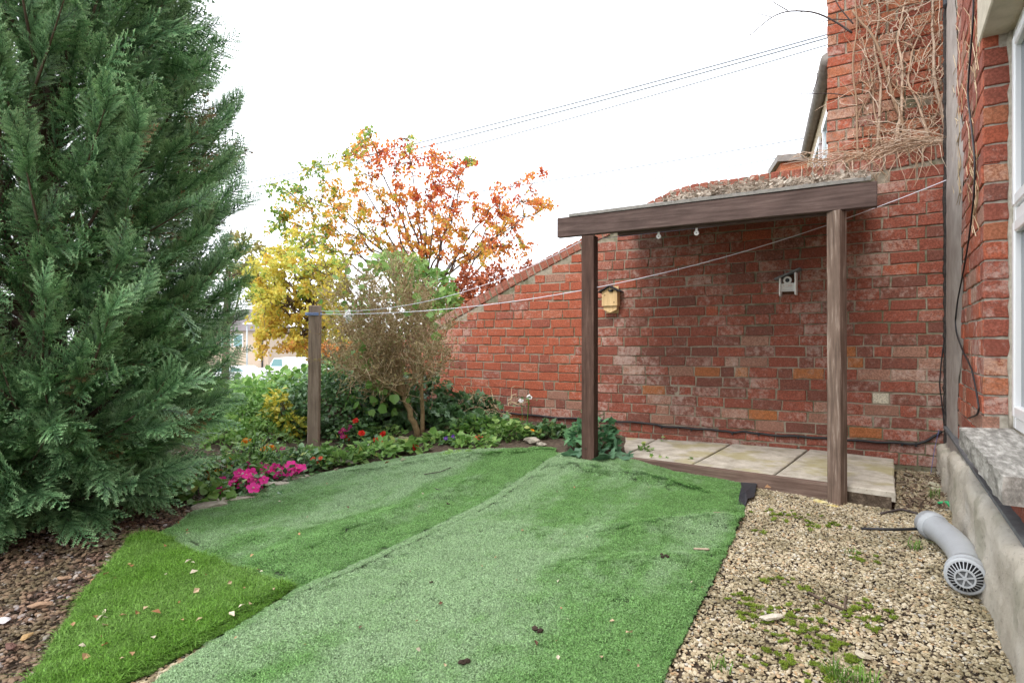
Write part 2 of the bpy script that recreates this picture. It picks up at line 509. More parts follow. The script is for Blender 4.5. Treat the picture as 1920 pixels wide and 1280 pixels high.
# ------------------------------------------------------------------ scattering of uncountable stuff (geometry nodes)
def gn_scatter(name, pts, eul, scl, sources, mat, parent=None, kind='stuff'):
    """A cloud of points on which small meshes stand; for grass, gravel and the small foliage only."""
    me = bpy.data.meshes.new(name)
    pts = np.asarray(pts, np.float32)
    if parent is not None:
        inv = np.array(local_matrix(parent).inverted())
        pts = (pts @ inv[:3, :3].T + inv[:3, 3]).astype(np.float32)
    me.vertices.add(len(pts)); me.vertices.foreach_set('co', pts.ravel())
    a = me.attributes.new('turn', 'FLOAT_VECTOR', 'POINT'); a.data.foreach_set('vector', np.asarray(eul, np.float32).ravel())
    a = me.attributes.new('size', 'FLOAT', 'POINT'); a.data.foreach_set('value', np.asarray(scl, np.float32))
    a = me.attributes.new('which', 'INT', 'POINT'); a.data.foreach_set('value', RNG.integers(0, len(sources), len(pts)).astype(np.int32))
    me.materials.append(mat)
    o = bpy.data.objects.new(name, me)
    link(o, parent)
    if kind: o['kind'] = kind
    ng = bpy.data.node_groups.new(name, 'GeometryNodeTree')
    ng.interface.new_socket('Geometry', in_out='INPUT', socket_type='NodeSocketGeometry')
    ng.interface.new_socket('Geometry', in_out='OUTPUT', socket_type='NodeSocketGeometry')
    N = ng.nodes.new; L = ng.links.new
    gi = N('NodeGroupInput'); go = N('NodeGroupOutput')
    join = N('GeometryNodeJoinGeometry')
    for i, sm in enumerate(sources):
        so = bpy.data.objects.new(name + '_shape', sm)
        oi = N('GeometryNodeObjectInfo'); oi.inputs['Object'].default_value = so
        g2i = N('GeometryNodeGeometryToInstance')
        L(oi.outputs['Geometry'], g2i.inputs[0]); L(g2i.outputs[0], join.inputs[0])
    m2p = N('GeometryNodeMeshToPoints')
    L(gi.outputs[0], m2p.inputs['Mesh'])
    iop = N('GeometryNodeInstanceOnPoints')
    iop.inputs['Pick Instance'].default_value = True
    L(m2p.outputs[0], iop.inputs['Points']); L(join.outputs[0], iop.inputs['Instance'])
    na = N('GeometryNodeInputNamedAttribute'); na.data_type = 'FLOAT_VECTOR'; na.inputs['Name'].default_value = 'turn'
    e2r = N('FunctionNodeEulerToRotation'); L(na.outputs['Attribute'], e2r.inputs[0]); L(e2r.outputs[0], iop.inputs['Rotation'])
    nb = N('GeometryNodeInputNamedAttribute'); nb.data_type = 'FLOAT'; nb.inputs['Name'].default_value = 'size'
    L(nb.outputs['Attribute'], iop.inputs['Scale'])
    nc = N('GeometryNodeInputNamedAttribute'); nc.data_type = 'INT'; nc.inputs['Name'].default_value = 'which'
    L(nc.outputs['Attribute'], iop.inputs['Instance Index'])
    L(iop.outputs[0], go.inputs[0])
    md = o.modifiers.new('scatter', 'NODES'); md.node_group = ng
    return o

def eulers(M):
    return np.array([Matrix(m.tolist()).to_euler()[:] for m in M]) if len(M) else np.zeros((0, 3))

# ================================================================== THE SETTING: ground
def grid_axis(stops):
    out = []
    for a, b, st in stops:
        out += list(np.arange(a, b, st))
    out.append(stops[-1][1])
    return np.array(out)

gx = grid_axis([(-300, -40, 20), (-40, -8, 2), (-8, 6, 0.2), (6, 40, 2), (40, 300, 20)])
gy = grid_axis([(-40, -4, 4), (-4, 9, 0.2), (9, 40, 1.5), (40, 400, 20)])
GX, GY = np.meshgrid(gx, gy)
GZ = ground(GX, GY) - 0.012 + 0.004 * np.sin(GX * 7.1) * np.sin(GY * 6.3)
V = np.stack([GX, GY, GZ], -1).reshape(-1, 3)
idx = np.arange(len(V)).reshape(GX.shape)
b = MB(); b.v.append(V); b.n = len(V)
Fq = np.stack([idx[:-1, :-1], idx[:-1, 1:], idx[1:, 1:], idx[1:, :-1]], -1).reshape(-1, 4)
b.loops.append(Fq.ravel()); b.tot = [4] * len(Fq); b.mi = [0] * len(Fq); b.tint.append(np.zeros(len(V)))
b.build('ground', SOIL, smooth=True, kind='structure')

# tarmac of the car park far below the garden
TARMAC = plain('pale wet tarmac', (0.30, 0.30, 0.31), (0.40, 0.40, 0.41), 3, 0.7, 0.3)
b = MB()
for x0 in np.arange(-60, 20, 20.0):
    b.box((x0 + 10, 57, -2.36), (20, 44, 0.08))
b.build('car_park_ground', TARMAC, kind='structure')

# ================================================================== the old brick garden wall
WALL_C = np.array([3.118, 4.236, 0.0])               # the corner with the house
WU = unit(np.array([0.856, -0.517, 0.0]))            # along the wall towards the house
WN = np.array([WU[1], -WU[0], 0.0])                  # out of its face, towards the garden
WALL_RZ = math.atan2(WU[1], WU[0])
COURSE = 0.088

def wall_s(px):
    """Distance from the corner along the wall of the point seen at that column."""
    k = (px - CX) / F
    # C - s*WU ; (Cx - s ux) = k (Cy - s uy)
    return (WALL_C[0] - k * WALL_C[1]) / (WU[0] - k * WU[1])

def wall_z(px, py):
    s = wall_s(px); d = WALL_C[1] - s * WU[1]
    return CAM_H - (py - HY) / F * d

prof_px = [(1777, 268), (1640, 297), (1480, 318), (1380, 333), (1296, 345), (1262, 356), (1200, 388), (1080, 452), (966, 515), (811, 604), (700, 668)]
PROF = [(wall_s(a), wall_z(a, c_)) for a, c_ in prof_px]
PROF.append((PROF[-1][0] + 0.8, PROF[-1][1] - 0.22))
PS = np.array([p[0] for p in PROF]); PZ = np.array([p[1] for p in PROF])
WALL_LEN = PS[-1]
def top_z(s): return np.interp(s, PS, PZ)

def outline_brick(Lx, h, seed, depth=0.06, ch=0.004, rag=0.0019):
    """One brick: ragged front outline with chipped arrises; front at y=0, x centred, z centred."""
    r = np.random.default_rng(seed)
    hx, hz = Lx / 2, h / 2
    base = [(-hx, -hz), (-hx / 3, -hz), (hx / 3, -hz), (hx, -hz), (hx, hz), (hx / 3, hz), (-hx / 3, hz), (-hx, hz)]
    o = np.array(base) + r.normal(size=(8, 2)) * rag
    for i in (0, 3, 4, 7):
        if r.random() < 0.18: o[i] *= (1 - r.uniform(0.01, 0.045))
    fr = o * np.array([(hx - ch) / hx, (hz - ch) / hz])
    yf = r.normal(size=8) * 0.0012
    V = np.vstack([np.c_[fr[:, 0], yf, fr[:, 1]], np.c_[o[:, 0], np.full(8, ch), o[:, 1]], np.c_[o[:, 0], np.full(8, depth), o[:, 1]]])
    Fs = [list(range(8))]
    for k in range(2):
        for i in range(8):
            j = (i + 1) % 8
            Fs.append([k * 8 + j, k * 8 + i, k * 8 + 8 + i, k * 8 + 8 + j])
    return V, Fs

ST_L, HD_L, BR_H = 0.215, 0.105, COURSE - 0.0095
def brick_meshes(prefix, mat):
    out = {}
    for key, Lx in (('long', ST_L), ('short', HD_L)):
        lst = []
        for i in range(7):
            bm_ = MB(); V, Fs = outline_brick(Lx, BR_H, i * 13 + (0 if key == 'long' else 500))
            bm_.add(V, Fs); lst.append(bm_.mesh('brick', [mat]))
        out[key] = lst
    return out
BRICKS = brick_meshes('brick', BR_RED)

def put_brick(root, xc, zc, Lx, mat, y=0.0, h=BR_H, rz=0.0, name='brick', roll=0.0):
    key = 'long' if Lx > 0.15 else 'short'
    base = ST_L if key == 'long' else HD_L
    o = bpy.data.objects.new(name, BRICKS[key][RNG.integers(0, 7)])
    o.location = (xc, y, zc)
    o.rotation_euler = (RNG.normal() * 0.006, roll + RNG.normal() * 0.0025, rz + RNG.normal() * 0.006)
    o.scale = (Lx / base, 1, h / BR_H)
    C.objects.link(o); o.parent = root
    o.material_slots[0].link = 'OBJECT'; o.material_slots[0].material = mat
    return o

wall = thing('garden_wall', 'old red brick garden wall with a sloping coping behind the timber lean-to', 'wall', WALL_C, WALL_RZ)
MORTAR_Y = 0.007
# the mortar body, a prism under the coping (local x = -s)
COP_T = 0.105
poly = [(-PS[0], MORTAR_Y, -0.1)] + [(-s, MORTAR_Y, z - COP_T) for s, z in PROF] + [(-WALL_LEN, MORTAR_Y, -0.1)]
b = MB(); b.prism(poly, (0, 0.215, 0))
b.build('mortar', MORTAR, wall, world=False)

ZTOP_ROW0 = 0.035
bricks = []          # (s0, s1, z0, row)
row = 0
z = ZTOP_ROW0
while z < 2.4:
    s = 0.012 + RNG.random() * 0.006
    first = True
    while s < WALL_LEN:
        Lx = HD_L if (RNG.random() < 0.27) else ST_L
        if first: Lx = HD_L if row % 2 else 0.16
        Lx += RNG.normal() * 0.004
        first = False
        s1 = s + Lx
        lim = min(top_z(s), top_z(s1)) - COP_T - 0.004
        if z + BR_H <= lim:
            bricks.append((s, s1, z, row))
        elif z + 0.02 < lim or z + BR_H <= top_z(s) - COP_T:
            # cut to the slope: shorten the brick
            ok = [q for q in np.linspace(s, s1, 9) if z + BR_H <= top_z(q) - COP_T - 0.004]
            if len(ok) > 2: bricks.append((s, ok[-1], z, row))
        s = s1 + 0.0092
    z += COURSE; row += 1

def wall_pt(s, z): return WALL_C - WU * s + np.array([0, 0, z])
def proj(p): return (CX + F * p[0] / p[1], HY - F * (p[2] - CAM_H) / p[1])

SPECIAL = [((1645, 748), BR_WHITE, True), ((1668, 772), BR_PALE, True), ((1308, 691), BR_ORANGE, True), ((1398, 691), BR_ORANGE, False), ((1502, 703), BR_ORANGE, True),
           ((1642, 815), BR_ORANGE, False), ((1715, 661), BR_PALE, True), ((1605, 660), BR_ORANGE, False), ((1043, 738), BR_PALE, True), ((1028, 752), BR_PALE, False),
           ((1226, 727), BR_ORANGE, False), ((985, 732), BR_PALE, True), ((1400, 672), BR_PALE, False), ((1265, 690), BR_PALE, True), ((1180, 690), BR_PALE, True)]
spec_of = {}
for (px, py), m_, _ in SPECIAL:
    best, bi = 1e9, None
    for i, (s0, s1, z0, rw) in enumerate(bricks):
        p = proj(wall_pt((s0 + s1) / 2, z0 + BR_H / 2))
        dd = abs(p[0] - px) + 3 * abs(p[1] - py)
        if dd < best: best, bi = dd, i
    spec_of[bi] = m_
def wall_brick_mat(i):
    if i in spec_of: return spec_of[i]
    s0, s1, z0, rw = bricks[i]
    r = RNG.random()
    low = z0 < 0.93 + 0.1 * math.sin(s0 * 1.7)
    if (low and s0 < 2.45) or z0 < 0.36:
        if r < 0.52: return BR_DARK
        if r < 0.90: return BR_RED
        return BR_PALE if r < 0.985 else BR_ORANGE
    if s0 > 2.6:
        return BR_BRIGHT if r < 0.84 else (BR_RED if r < 0.97 else BR_PALE)
    return BR_RED if r < 0.86 else (BR_DARK if r < 0.96 else BR_BRIGHT)

score = []
for i, (s0, s1, z0, rw) in enumerate(bricks):
    p = wall_pt((s0 + s1) / 2, z0 + BR_H / 2); q = proj(p)
    vis = (-20 < q[0] < 1940) and z0 > 0.05
    # seen through the lean-to's beam and under the plants: those count last
    hid = (1047 < q[0] < 1646 and 412 - 0.117 * (q[0] - 1047) < q[1] < 440 - 0.095 * (q[0] - 1047)) or q[0] < 830
    score.append(-(s1 - s0) / p[1] ** 2 * (1 if vis and not hid else 0.001))
order = np.argsort(score)
near = set(order[:286].tolist())
rest = MB()
WALL_MATS = [BR_RED, BR_BRIGHT, BR_DARK, BR_ORANGE, BR_PALE, BR_WHITE]
for i, (s0, s1, z0, rw) in enumerate(bricks):
    m_ = wall_brick_mat(i)
    y = RNG.normal() * 0.0018
    h = BR_H + RNG.normal() * 0.002
    xc, zc, Lx = -(s0 + s1) / 2, z0 + BR_H / 2 + RNG.normal() * 0.0015, s1 - s0
    # the course sags a little along its length
    zc += 0.006 * math.sin(s0 * 1.3 + rw * 0.2)
    if i in near:
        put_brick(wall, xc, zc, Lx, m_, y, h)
    else:
        V, Fs = outline_brick(Lx, h, RNG.integers(1e6))
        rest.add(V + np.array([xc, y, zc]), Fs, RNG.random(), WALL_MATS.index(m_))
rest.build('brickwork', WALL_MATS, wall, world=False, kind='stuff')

# coping: bricks laid on edge along the top, following the slope
s = 0.03
while s < WALL_LEN - 0.2:
    w = 0.070 + RNG.normal() * 0.002
    z0 = float(top_z(s)); z1 = float(top_z(s + 0.05))
    sl = math.atan2(z1 - z0, 0.05)
    me = bpy.data.meshes.get('coping_brick')
    if me is None:
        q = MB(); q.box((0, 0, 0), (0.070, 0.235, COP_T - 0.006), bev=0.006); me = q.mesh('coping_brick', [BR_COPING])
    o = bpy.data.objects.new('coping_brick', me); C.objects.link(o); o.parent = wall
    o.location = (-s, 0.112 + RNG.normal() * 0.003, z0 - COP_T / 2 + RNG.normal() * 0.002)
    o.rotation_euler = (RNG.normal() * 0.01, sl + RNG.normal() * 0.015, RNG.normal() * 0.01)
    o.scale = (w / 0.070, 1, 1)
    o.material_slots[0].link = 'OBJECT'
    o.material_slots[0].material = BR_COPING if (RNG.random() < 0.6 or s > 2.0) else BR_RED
    s += (w + 0.010) * math.cos(sl)
b = MB()
for i in range(len(PROF) - 1):                      # the bed of mortar between the coping bricks
    (s0, z0), (s1, z1) = PROF[i], PROF[i + 1]
    b.prism([(-s0, 0.004, z0 - COP_T), (-s1, 0.004, z1 - COP_T), (-s1, 0.004, z1 - 0.010), (-s0, 0.004, z0 - 0.010)], (0, 0.216, 0))
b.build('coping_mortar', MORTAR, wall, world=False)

# ================================================================== the house at the side: pier, window, sill, plinth
HU = unit(np.array([-0.5334, -0.8459, 0.0]))        # along its face towards the viewer
HN = np.array([-0.8459, 0.5334, 0.0])               # out of its face
HOUSE_RZ = math.atan2(HU[1], HU[0])
house = thing('house', 'red brick house corner with a white window, stone sill and concrete plinth', 'house', WALL_C, HOUSE_RZ)
JAMB = 1.80          # the far jamb of the window
SILL_Z = 0.555
LINT_Z = 2.335
WIN_E = 3.05
H_TOP = 4.6
b = MB()
by = 0.007
b.box((JAMB / 2 - 0.004, by + 0.15, H_TOP / 2), (JAMB, 0.30, H_TOP))
b.box(((JAMB + WIN_E) / 2, by + 0.15, (SILL_Z - 0.1) / 2), (WIN_E - JAMB, 0.30, SILL_Z - 0.1))
b.box(((JAMB + WIN_E) / 2, by + 0.15, (LINT_Z + 0.24 + H_TOP) / 2), (WIN_E - JAMB, 0.30, H_TOP - LINT_Z - 0.24))
b.box((WIN_E + 1.5, by + 0.15, H_TOP / 2), (3.0, 0.30, H_TOP))
b.build('mortar', MORTAR_PALE, house, world=False)
# cement render strip by the corner
b = MB()
nz = 60; xs = np.array([0.0, 0.25, 0.5, 0.75, 1.0]); zs = np.linspace(0.02, H_TOP, nz)
Vg = []; 
for zz in zs:
    for t_ in xs:
        edge = 0.98 + 0.10 * math.sin(zz * 5.1) * math.sin(zz * 2.3 + 1) + RNG.normal() * 0.012 - (0.10 if 1.0 < zz < 1.25 else 0) - 0.45 * sstep(2.0, 2.8, zz) - 0.35 * sstep(1.0, 0.5, zz)
        Vg.append((t_ * edge, -0.010 + RNG.normal() * 0.0015 + (0.012 if t_ == 1.0 else 0), zz))
idx = np.arange(nz * 5).reshape(nz, 5)
b.add(Vg, np.stack([idx[:-1, :-1], idx[:-1, 1:], idx[1:, 1:], idx[1:, :-1]], -1).reshape(-1, 4).tolist())
b.build('render_patch', RENDER, house, world=False, smooth=True)

# face bricks of the pier and the returns of the jamb
n_house = 0
z = 0.33 + 0.02; row = 0
while z < 3.95:
    head = row % 2 == 0
    s = JAMB
    lens = [HD_L if head else ST_L]
    while s > 0.30:
        Lx = lens.pop() if lens else (HD_L if RNG.random() < 0.4 else ST_L)
        keep = s - Lx > (0.88 if z < 2.2 and z > 0.7 else 0.45)
        if keep:
            m_ = BR_BRIGHT if RNG.random() < 0.45 else (BR_RED if RNG.random() < 0.75 else BR_PALE)
            put_brick(house, s - Lx / 2, z + BR_H / 2, Lx, m_, RNG.normal() * 0.002); n_house += 1
        s -= Lx + 0.011
    if SILL_Z + 0.01 < z < LINT_Z - 0.05:
        # the return: brick seen end-on in the reveal, its face looking along the wall
        m_ = [BR_BRIGHT, BR_RED, BR_RED, BR_SAND, BR_DARK][RNG.integers(0, 5)]
        o = put_brick(house, JAMB - 0.001, z + BR_H / 2, 0.100, m_, 0.056, rz=R(90))
        o.location = (JAMB + 0.004, 0.052, z + BR_H / 2)
        o.rotation_euler = (0, RNG.normal() * 0.004, R(90) + RNG.normal() * 0.01)
        n_house += 1
    z += COURSE; row += 1
for zz in (0.335, 0.335 + COURSE):                  # two courses under the sill
    s = JAMB + 0.008
    while s < 3.6:
        Lx = ST_L if RNG.random() < 0.6 else HD_L
        put_brick(house, s + Lx / 2, zz + BR_H / 2 + 0.020, Lx, BR_RED if RNG.random() < 0.7 else BR_PALE, RNG.normal() * 0.002)
        s += Lx + 0.011

# the nearer pier past the window, and the wall above the lintel: joined brickwork
rest = MB(); z = 0.37; row = 0
HM = [BR_RED, BR_BRIGHT, BR_PALE]
while z < 4.5:
    s = WIN_E if SILL_Z - 0.1 < z < LINT_Z + 0.24 else (JAMB + 0.008 if z > LINT_Z + 0.24 else 3.62)
    s += 0.004
    while s < 5.9:
        Lx = HD_L if RNG.random() < 0.35 else ST_L
        V, Fs = outline_brick(Lx, BR_H, RNG.integers(1e6)); rest.add(V + np.array([s + Lx / 2, RNG.normal() * 0.002, z + BR_H / 2]), Fs, RNG.random(), int(RNG.choice([0, 0, 1, 1, 2])))
        s += Lx + 0.0095
    z += COURSE; row += 1
rest.build('brickwork', HM, house, world=False, kind='stuff')
# stone lintel
LINTEL = plain('cream painted stone', (0.50, 0.44, 0.34), (0.64, 0.57, 0.46), 14, 0.9, 0.2, 0.4, bscale=60)
b = MB(); b.box(((JAMB - 0.12 + WIN_E + 0.12) / 2, 0.115, LINT_Z + 0.118), (WIN_E - JAMB + 0.20, 0.25, 0.236), bev=0.006)
b.build('lintel', LINTEL, house, world=False)

# stone sill, weathered
SILLM = NT('weathered grey sill stone'); p = SILLM.objc()
st = SILLM.noise(p, 26, 6, 0.7, [0.35, 1.6, 1.0])
col = SILLM.ramp(st, [(0.28, (0.10, 0.095, 0.085)), (0.48, (0.27, 0.255, 0.23)), (0.60, (0.44, 0.42, 0.385)), (0.75, (0.60, 0.58, 0.54))])
SILLM.bump(SILLM.noise(p, 60, 6, 0.7, [0.4, 1.4, 1.0]), 0.7, 0.008)
SILLM = SILLM.fin(col, 0.9, 0.25)
def rough_block(x0, x1, y0, y1, z0, z1, n=(24, 8, 4), amp=0.004, slope=0.0, seed=1):
    r = np.random.default_rng(seed); mb = MB()
    nx, ny, nzz = n
    def face(o, u, v, nu, nv):
        P = np.array([np.array(o) + np.array(u) * i / nu + np.array(v) * j / nv for j in range(nv + 1) for i in range(nu + 1)])
        k = np.sin(P @ np.array([37.1, 51.7, 43.3]) + seed) + np.sin(P @ np.array([-71.1, 33.3, 59.9])) + np.sin(P @ np.array([19.7, -91.3, 77.7]))
        P = P + amp * 0.5 * k[:, None] * np.array([0.5, 0.6, 0.6])
        P[:, 2] -= slope * (y1 - P[:, 1]) / (y1 - y0) * ((P[:, 2] - z0) / (z1 - z0))
        id_ = np.arange(len(P)).reshape(nv + 1, nu + 1)
        mb.add(P, np.stack([id_[:-1, :-1], id_[:-1, 1:], id_[1:, 1:], id_[1:, :-1]], -1).reshape(-1, 4).tolist())
    X, Y, Z = x1 - x0, y1 - y0, z1 - z0
    face((x0, y0, z1), (X, 0, 0), (0, Y, 0), nx, ny)
    face((x0, y1, z0), (X, 0, 0), (0, -Y, 0), nx, ny)
    face((x0, y0, z0), (X, 0, 0), (0, 0, Z), nx, nzz)
    face((x1, y1, z0), (-X, 0, 0), (0, 0, Z), nx, nzz)
    face((x0, y1, z0), (0, -Y, 0), (0, 0, Z), ny, nzz)
    face((x1, y0, z0), (0, Y, 0), (0, 0, Z), ny, nzz)
    return mb
rough_block(JAMB - 0.02, 2.99, -0.085, 0.10, SILL_Z - 0.095, SILL_Z, amp=0.004, slope=0.012, seed=3).build('sill', SILLM, house, world=False, smooth=False)

# damp course of slate and the concrete plinth under it
SLATE = plain('dark slate', (0.11, 0.118, 0.125), (0.19, 0.2, 0.21), 20, 0.7, 0.3, 0.3)
b = MB(); b.box((2.6, -0.008, 0.345), (5.0, 0.050, 0.016)); b.build('damp_course', SLATE, house, world=False)
t = NT('old pale concrete'); p = t.pos()
col = t.ramp(t.noise(p, 5, 6, 0.65), [(0.3, (0.52, 0.465, 0.375)), (0.5, (0.68, 0.62, 0.52)), (0.72, (0.78, 0.73, 0.64))])
col = t.mix(t.math('MULTIPLY', t.mask(t.noise(p, 3.0, 4, 0.6), 0.54, 0.70), 0.45), col, (0.27, 0.27, 0.17))
col = t.mix(t.math('MULTIPLY', t.mask(t.noise(p, 55, 5, 0.75), 0.56, 0.70), 0.55), col, (0.20, 0.16, 0.115))
t.bump(t.noise(p, 38, 7, 0.8), 1.0, 0.022)
CONC = t.fin(col, 0.95, 0.2)
b = MB()
nx, nzp = 260, 16
for f_ in range(1):
    P = []
    for j in range(nzp + 5):
        for i in range(nx + 1):
            x = -0.02 + i / nx * 6.0
            toph = 0.20 + 0.115 * float(sstep(0.25, 1.3, x)) + 0.012 * math.sin(x * 9) + 0.008 * math.sin(x * 23 + 1) - 0.018 * max(0, math.sin(x * 14.0) * math.sin(x * 5.3)) 
            if j <= nzp:
                zz = -0.12 + (toph + 0.12) * j / nzp
                yy = -0.062 + 0.010 * math.sin(x * 7 + zz * 9) * 0.6 + RNG.normal() * 0.0022 + 0.006 * math.sin(x * 31 + zz * 40) * math.sin(zz * 55 + x * 17) + (0.012 if j == nzp else 0) - 0.007 * (1 if (x * 2.2) % 1 < 0.5 else 0)
                # chipped steps of the shuttering
                yy -= 0.010 * float(sstep(0.14, 0.11, zz)) * float(sstep(0.5, 1.5, x))
            else:
                q = (j - nzp) / 4
                yy = -0.05 + q * 0.055; zz = toph + 0.004 + q * 0.012 + RNG.normal() * 0.002
            P.append((x, yy, zz))
    id_ = np.arange(len(P)).reshape(nzp + 5, nx + 1)
    b.add(P, np.stack([id_[:-1, :-1], id_[:-1, 1:], id_[1:, 1:], id_[1:, :-1]], -1).reshape(-1, 4).tolist())
b.build('plinth', CONC, house, world=False, smooth=True)

# the window: white plastic frame, transom, opening lights, glass
win = empty('window'); win.parent = house
fy = 0.105
def frame_rect(mb, x0, x1, z0, z1, w, y, dpt):
    mb.box(((x0 + w / 2), y, (z0 + z1) / 2), (w, dpt, z1 - z0), bev=0.006)
    mb.box(((x1 - w / 2), y, (z0 + z1) / 2), (w, dpt, z1 - z0), bev=0.006)
    mb.box(((x0 + x1) / 2, y, z0 + w / 2), (x1 - x0 - 2 * w, dpt - 0.002, w), bev=0.006)
    mb.box(((x0 + x1) / 2, y, z1 - w / 2), (x1 - x0 - 2 * w, dpt - 0.002, w), bev=0.006)
TRZ = 1.50
b = MB(); frame_rect(b, JAMB + 0.012, WIN_E, SILL_Z + 0.002, LINT_Z - 0.004, 0.055, fy + 0.03, 0.06)
b.box(((JAMB + WIN_E) / 2, fy + 0.03, TRZ), (WIN_E - JAMB - 0.125, 0.056, 0.06), bev=0.006)
b.build('frame', UPVC, win, world=False)
b = MB(); frame_rect(b, JAMB + 0.071, WIN_E - 0.059, SILL_Z + 0.061, TRZ - 0.034, 0.05, fy + 0.012, 0.05); b.build('sash', UPVC, win, world=False)
b = MB(); frame_rect(b, JAMB + 0.071, WIN_E - 0.059, TRZ + 0.034, LINT_Z - 0.063, 0.05, fy + 0.012, 0.05); b.build('sash', UPVC, win, world=False)
GLASS = NT('window glass'); GLASS.b.inputs['Roughness'].default_value = 0.03; GLASS.b.inputs['Specular IOR Level'].default_value = 0.9
GLASS.b.inputs['Base Color'].default_value = (0.05, 0.075, 0.09, 1); GLASS = GLASS.m
for z0, z1 in ((SILL_Z + 0.10, TRZ - 0.075), (TRZ + 0.075, LINT_Z - 0.10)):
    b = MB(); b.box(((JAMB + WIN_E) / 2, fy + 0.022, (z0 + z1) / 2), (WIN_E - JAMB - 0.21, 0.02, z1 - z0)); b.build('glass', GLASS, win, world=False)
# mortar fillet in front of the frame
b = MB(); 
zz = np.linspace(SILL_Z, LINT_Z, 40)
b.tube([(JAMB + 0.008, fy - 0.004 + RNG.normal() * 0.002, q) for q in zz], 0.012 + RNG.normal(size=40) * 0.002, 6)
b.build('sealant', MORTAR_PALE, house, world=False, smooth=True)

# ================================================================== the neighbour's house beyond the wall, with its vine-covered gable
nb = thing('neighbour_house', 'orange brick gable of the next house rising behind the garden wall under bare vine', 'house', WALL_C + np.array([WU[1], -WU[0], 0]) * -0.28, WALL_RZ)
G_L = 0.78
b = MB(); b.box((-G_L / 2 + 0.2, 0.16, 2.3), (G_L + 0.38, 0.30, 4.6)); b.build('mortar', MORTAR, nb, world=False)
z = 2.06; row = 0
while z < 3.95:
    s = -0.15 - (row % 2) * 0.055
    while s < G_L:
        Lx = HD_L if RNG.random() < 0.35 else ST_L
        if s + Lx > G_L - 0.04: Lx = G_L - s + RNG.normal() * 0.003
        if Lx > 0.05: put_brick(nb, -(s + Lx / 2), z + BR_H / 2, Lx, BR_SAND if RNG.random() < 0.5 else (BR_RED if RNG.random() < 0.4 else BR_BRIGHT), RNG.normal() * 0.004)
        s += Lx + 0.012
    z += COURSE; row += 1
# the long side of it, running away from the corner
FU = unit(np.array([0.386, 0.922, 0.0])); FP = np.array([2.66, 4.83, 0.0])
FN = np.array([-FU[1], FU[0], 0.0])
def fpt(l, z, off=0.0): return FP + FU * l + FN * off + np.array([0, 0, z])
EAVE = 3.27
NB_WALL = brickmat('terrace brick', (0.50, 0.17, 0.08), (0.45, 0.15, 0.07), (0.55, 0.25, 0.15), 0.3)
b = MB(); b.prism([fpt(0.05, -0.2), fpt(3.0, -0.2), fpt(3.0, EAVE - 0.03), fpt(0.05, EAVE - 0.03)], FN * -2.5)
b.build('side_wall', NB_WALL, nb)
STONEQ = plain('sandstone dressing', (0.46, 0.38, 0.26), (0.58, 0.49, 0.35), 12, 0.9, 0.2, 0.3)
b = MB(); b.prism([fpt(0.03, EAVE - 0.30, 0.004), fpt(3.0, EAVE - 0.30, 0.004), fpt(3.0, EAVE - 0.03, 0.004), fpt(0.03, EAVE - 0.03, 0.004)], FN * 0.02); b.build('eaves_band', STONEQ, nb)
GUTM = plain('grey brown gutter', (0.17, 0.15, 0.135), (0.27, 0.245, 0.22), 12, 0.6, 0.3)
b = MB(); b.tube([fpt(l, EAVE, 0.07) for l in np.linspace(0.02, 2.7, 8)], 0.058, 10); b.build('gutter', GUTM, nb, smooth=True)
SLATES = plain('roof slate', (0.10, 0.10, 0.11), (0.17, 0.17, 0.185), 10, 0.7, 0.3, 0.3)
b = MB(); b.prism([fpt(0.03, EAVE + 0.03, 0.05), fpt(3.0, EAVE + 0.03, 0.05), fpt(3.0, EAVE + 0.9, -1.9), fpt(0.03, EAVE + 0.9, -1.9)], (0, 0, 0.03)); b.build('roof', SLATES, nb)
TEAL = NT('teal window glass'); TEAL.b.inputs['Base Color'].default_value = (0.16, 0.28, 0.29, 1); TEAL.b.inputs['Roughness'].default_value = 0.1; TEAL = TEAL.m
for l0 in (0.22, 1.25):
    w_ = empty('window', (0, 0, 0)); w_.parent = nb
    b = MB()
    for (a, c_) in ((l0, l0 + 0.07), (l0 + 0.63, l0 + 0.70)):
        b.prism([fpt(a, 2.2, 0.006), fpt(c_, 2.2, 0.006), fpt(c_, 2.95, 0.006), fpt(a, 2.95, 0.006)], FN * 0.03)
    b.prism([fpt(l0 - 0.02, 2.95, 0.006), fpt(l0 + 0.72, 2.95, 0.006), fpt(l0 + 0.72, 3.02, 0.006), fpt(l0 - 0.02, 3.02, 0.006)], FN * 0.035)
    b.build('frame', UPVC, w_)
    b = MB(); b.prism([fpt(l0 + 0.07, 2.2, 0.006), fpt(l0 + 0.63, 2.2, 0.006), fpt(l0 + 0.63, 2.95, 0.006), fpt(l0 + 0.07, 2.95, 0.006)], FN * 0.012); b.build('glass', TEAL, w_)

# the low flat-roofed extension seen past it
e0 = ray(1479, 300, 9.0)
ext = thing('extension', 'small flat roofed brick extension peeping over the wall beside the gutter', 'building', (e0[0] + 0.35, 9.3, 0))
b = MB(); b.box((e0[0] + 0.40, 9.35, 1.75), (0.80, 0.7, 3.9), rot=Matrix.Rotation(R(-14), 3, 'Z')); b.build('wall', NB_WALL, ext)
b = MB(); b.box((e0[0] + 0.40, 9.35, 3.76), (0.92, 0.82, 0.10), rot=Matrix.Rotation(R(-14), 3, 'Z')); b.build('roof', GUTM, ext)
b = MB(); b.box((e0[0] + 0.40, 9.35, 3.42), (0.83, 0.73, 0.26), rot=Matrix.Rotation(R(-14), 3, 'Z')); b.build('stone_band', STONEQ, ext)
a0 = ray(1566, 215, 16.0)
aer = thing('aerial', 'thin television aerial above the gutter', 'aerial', (a0[0], 16, 2.0))
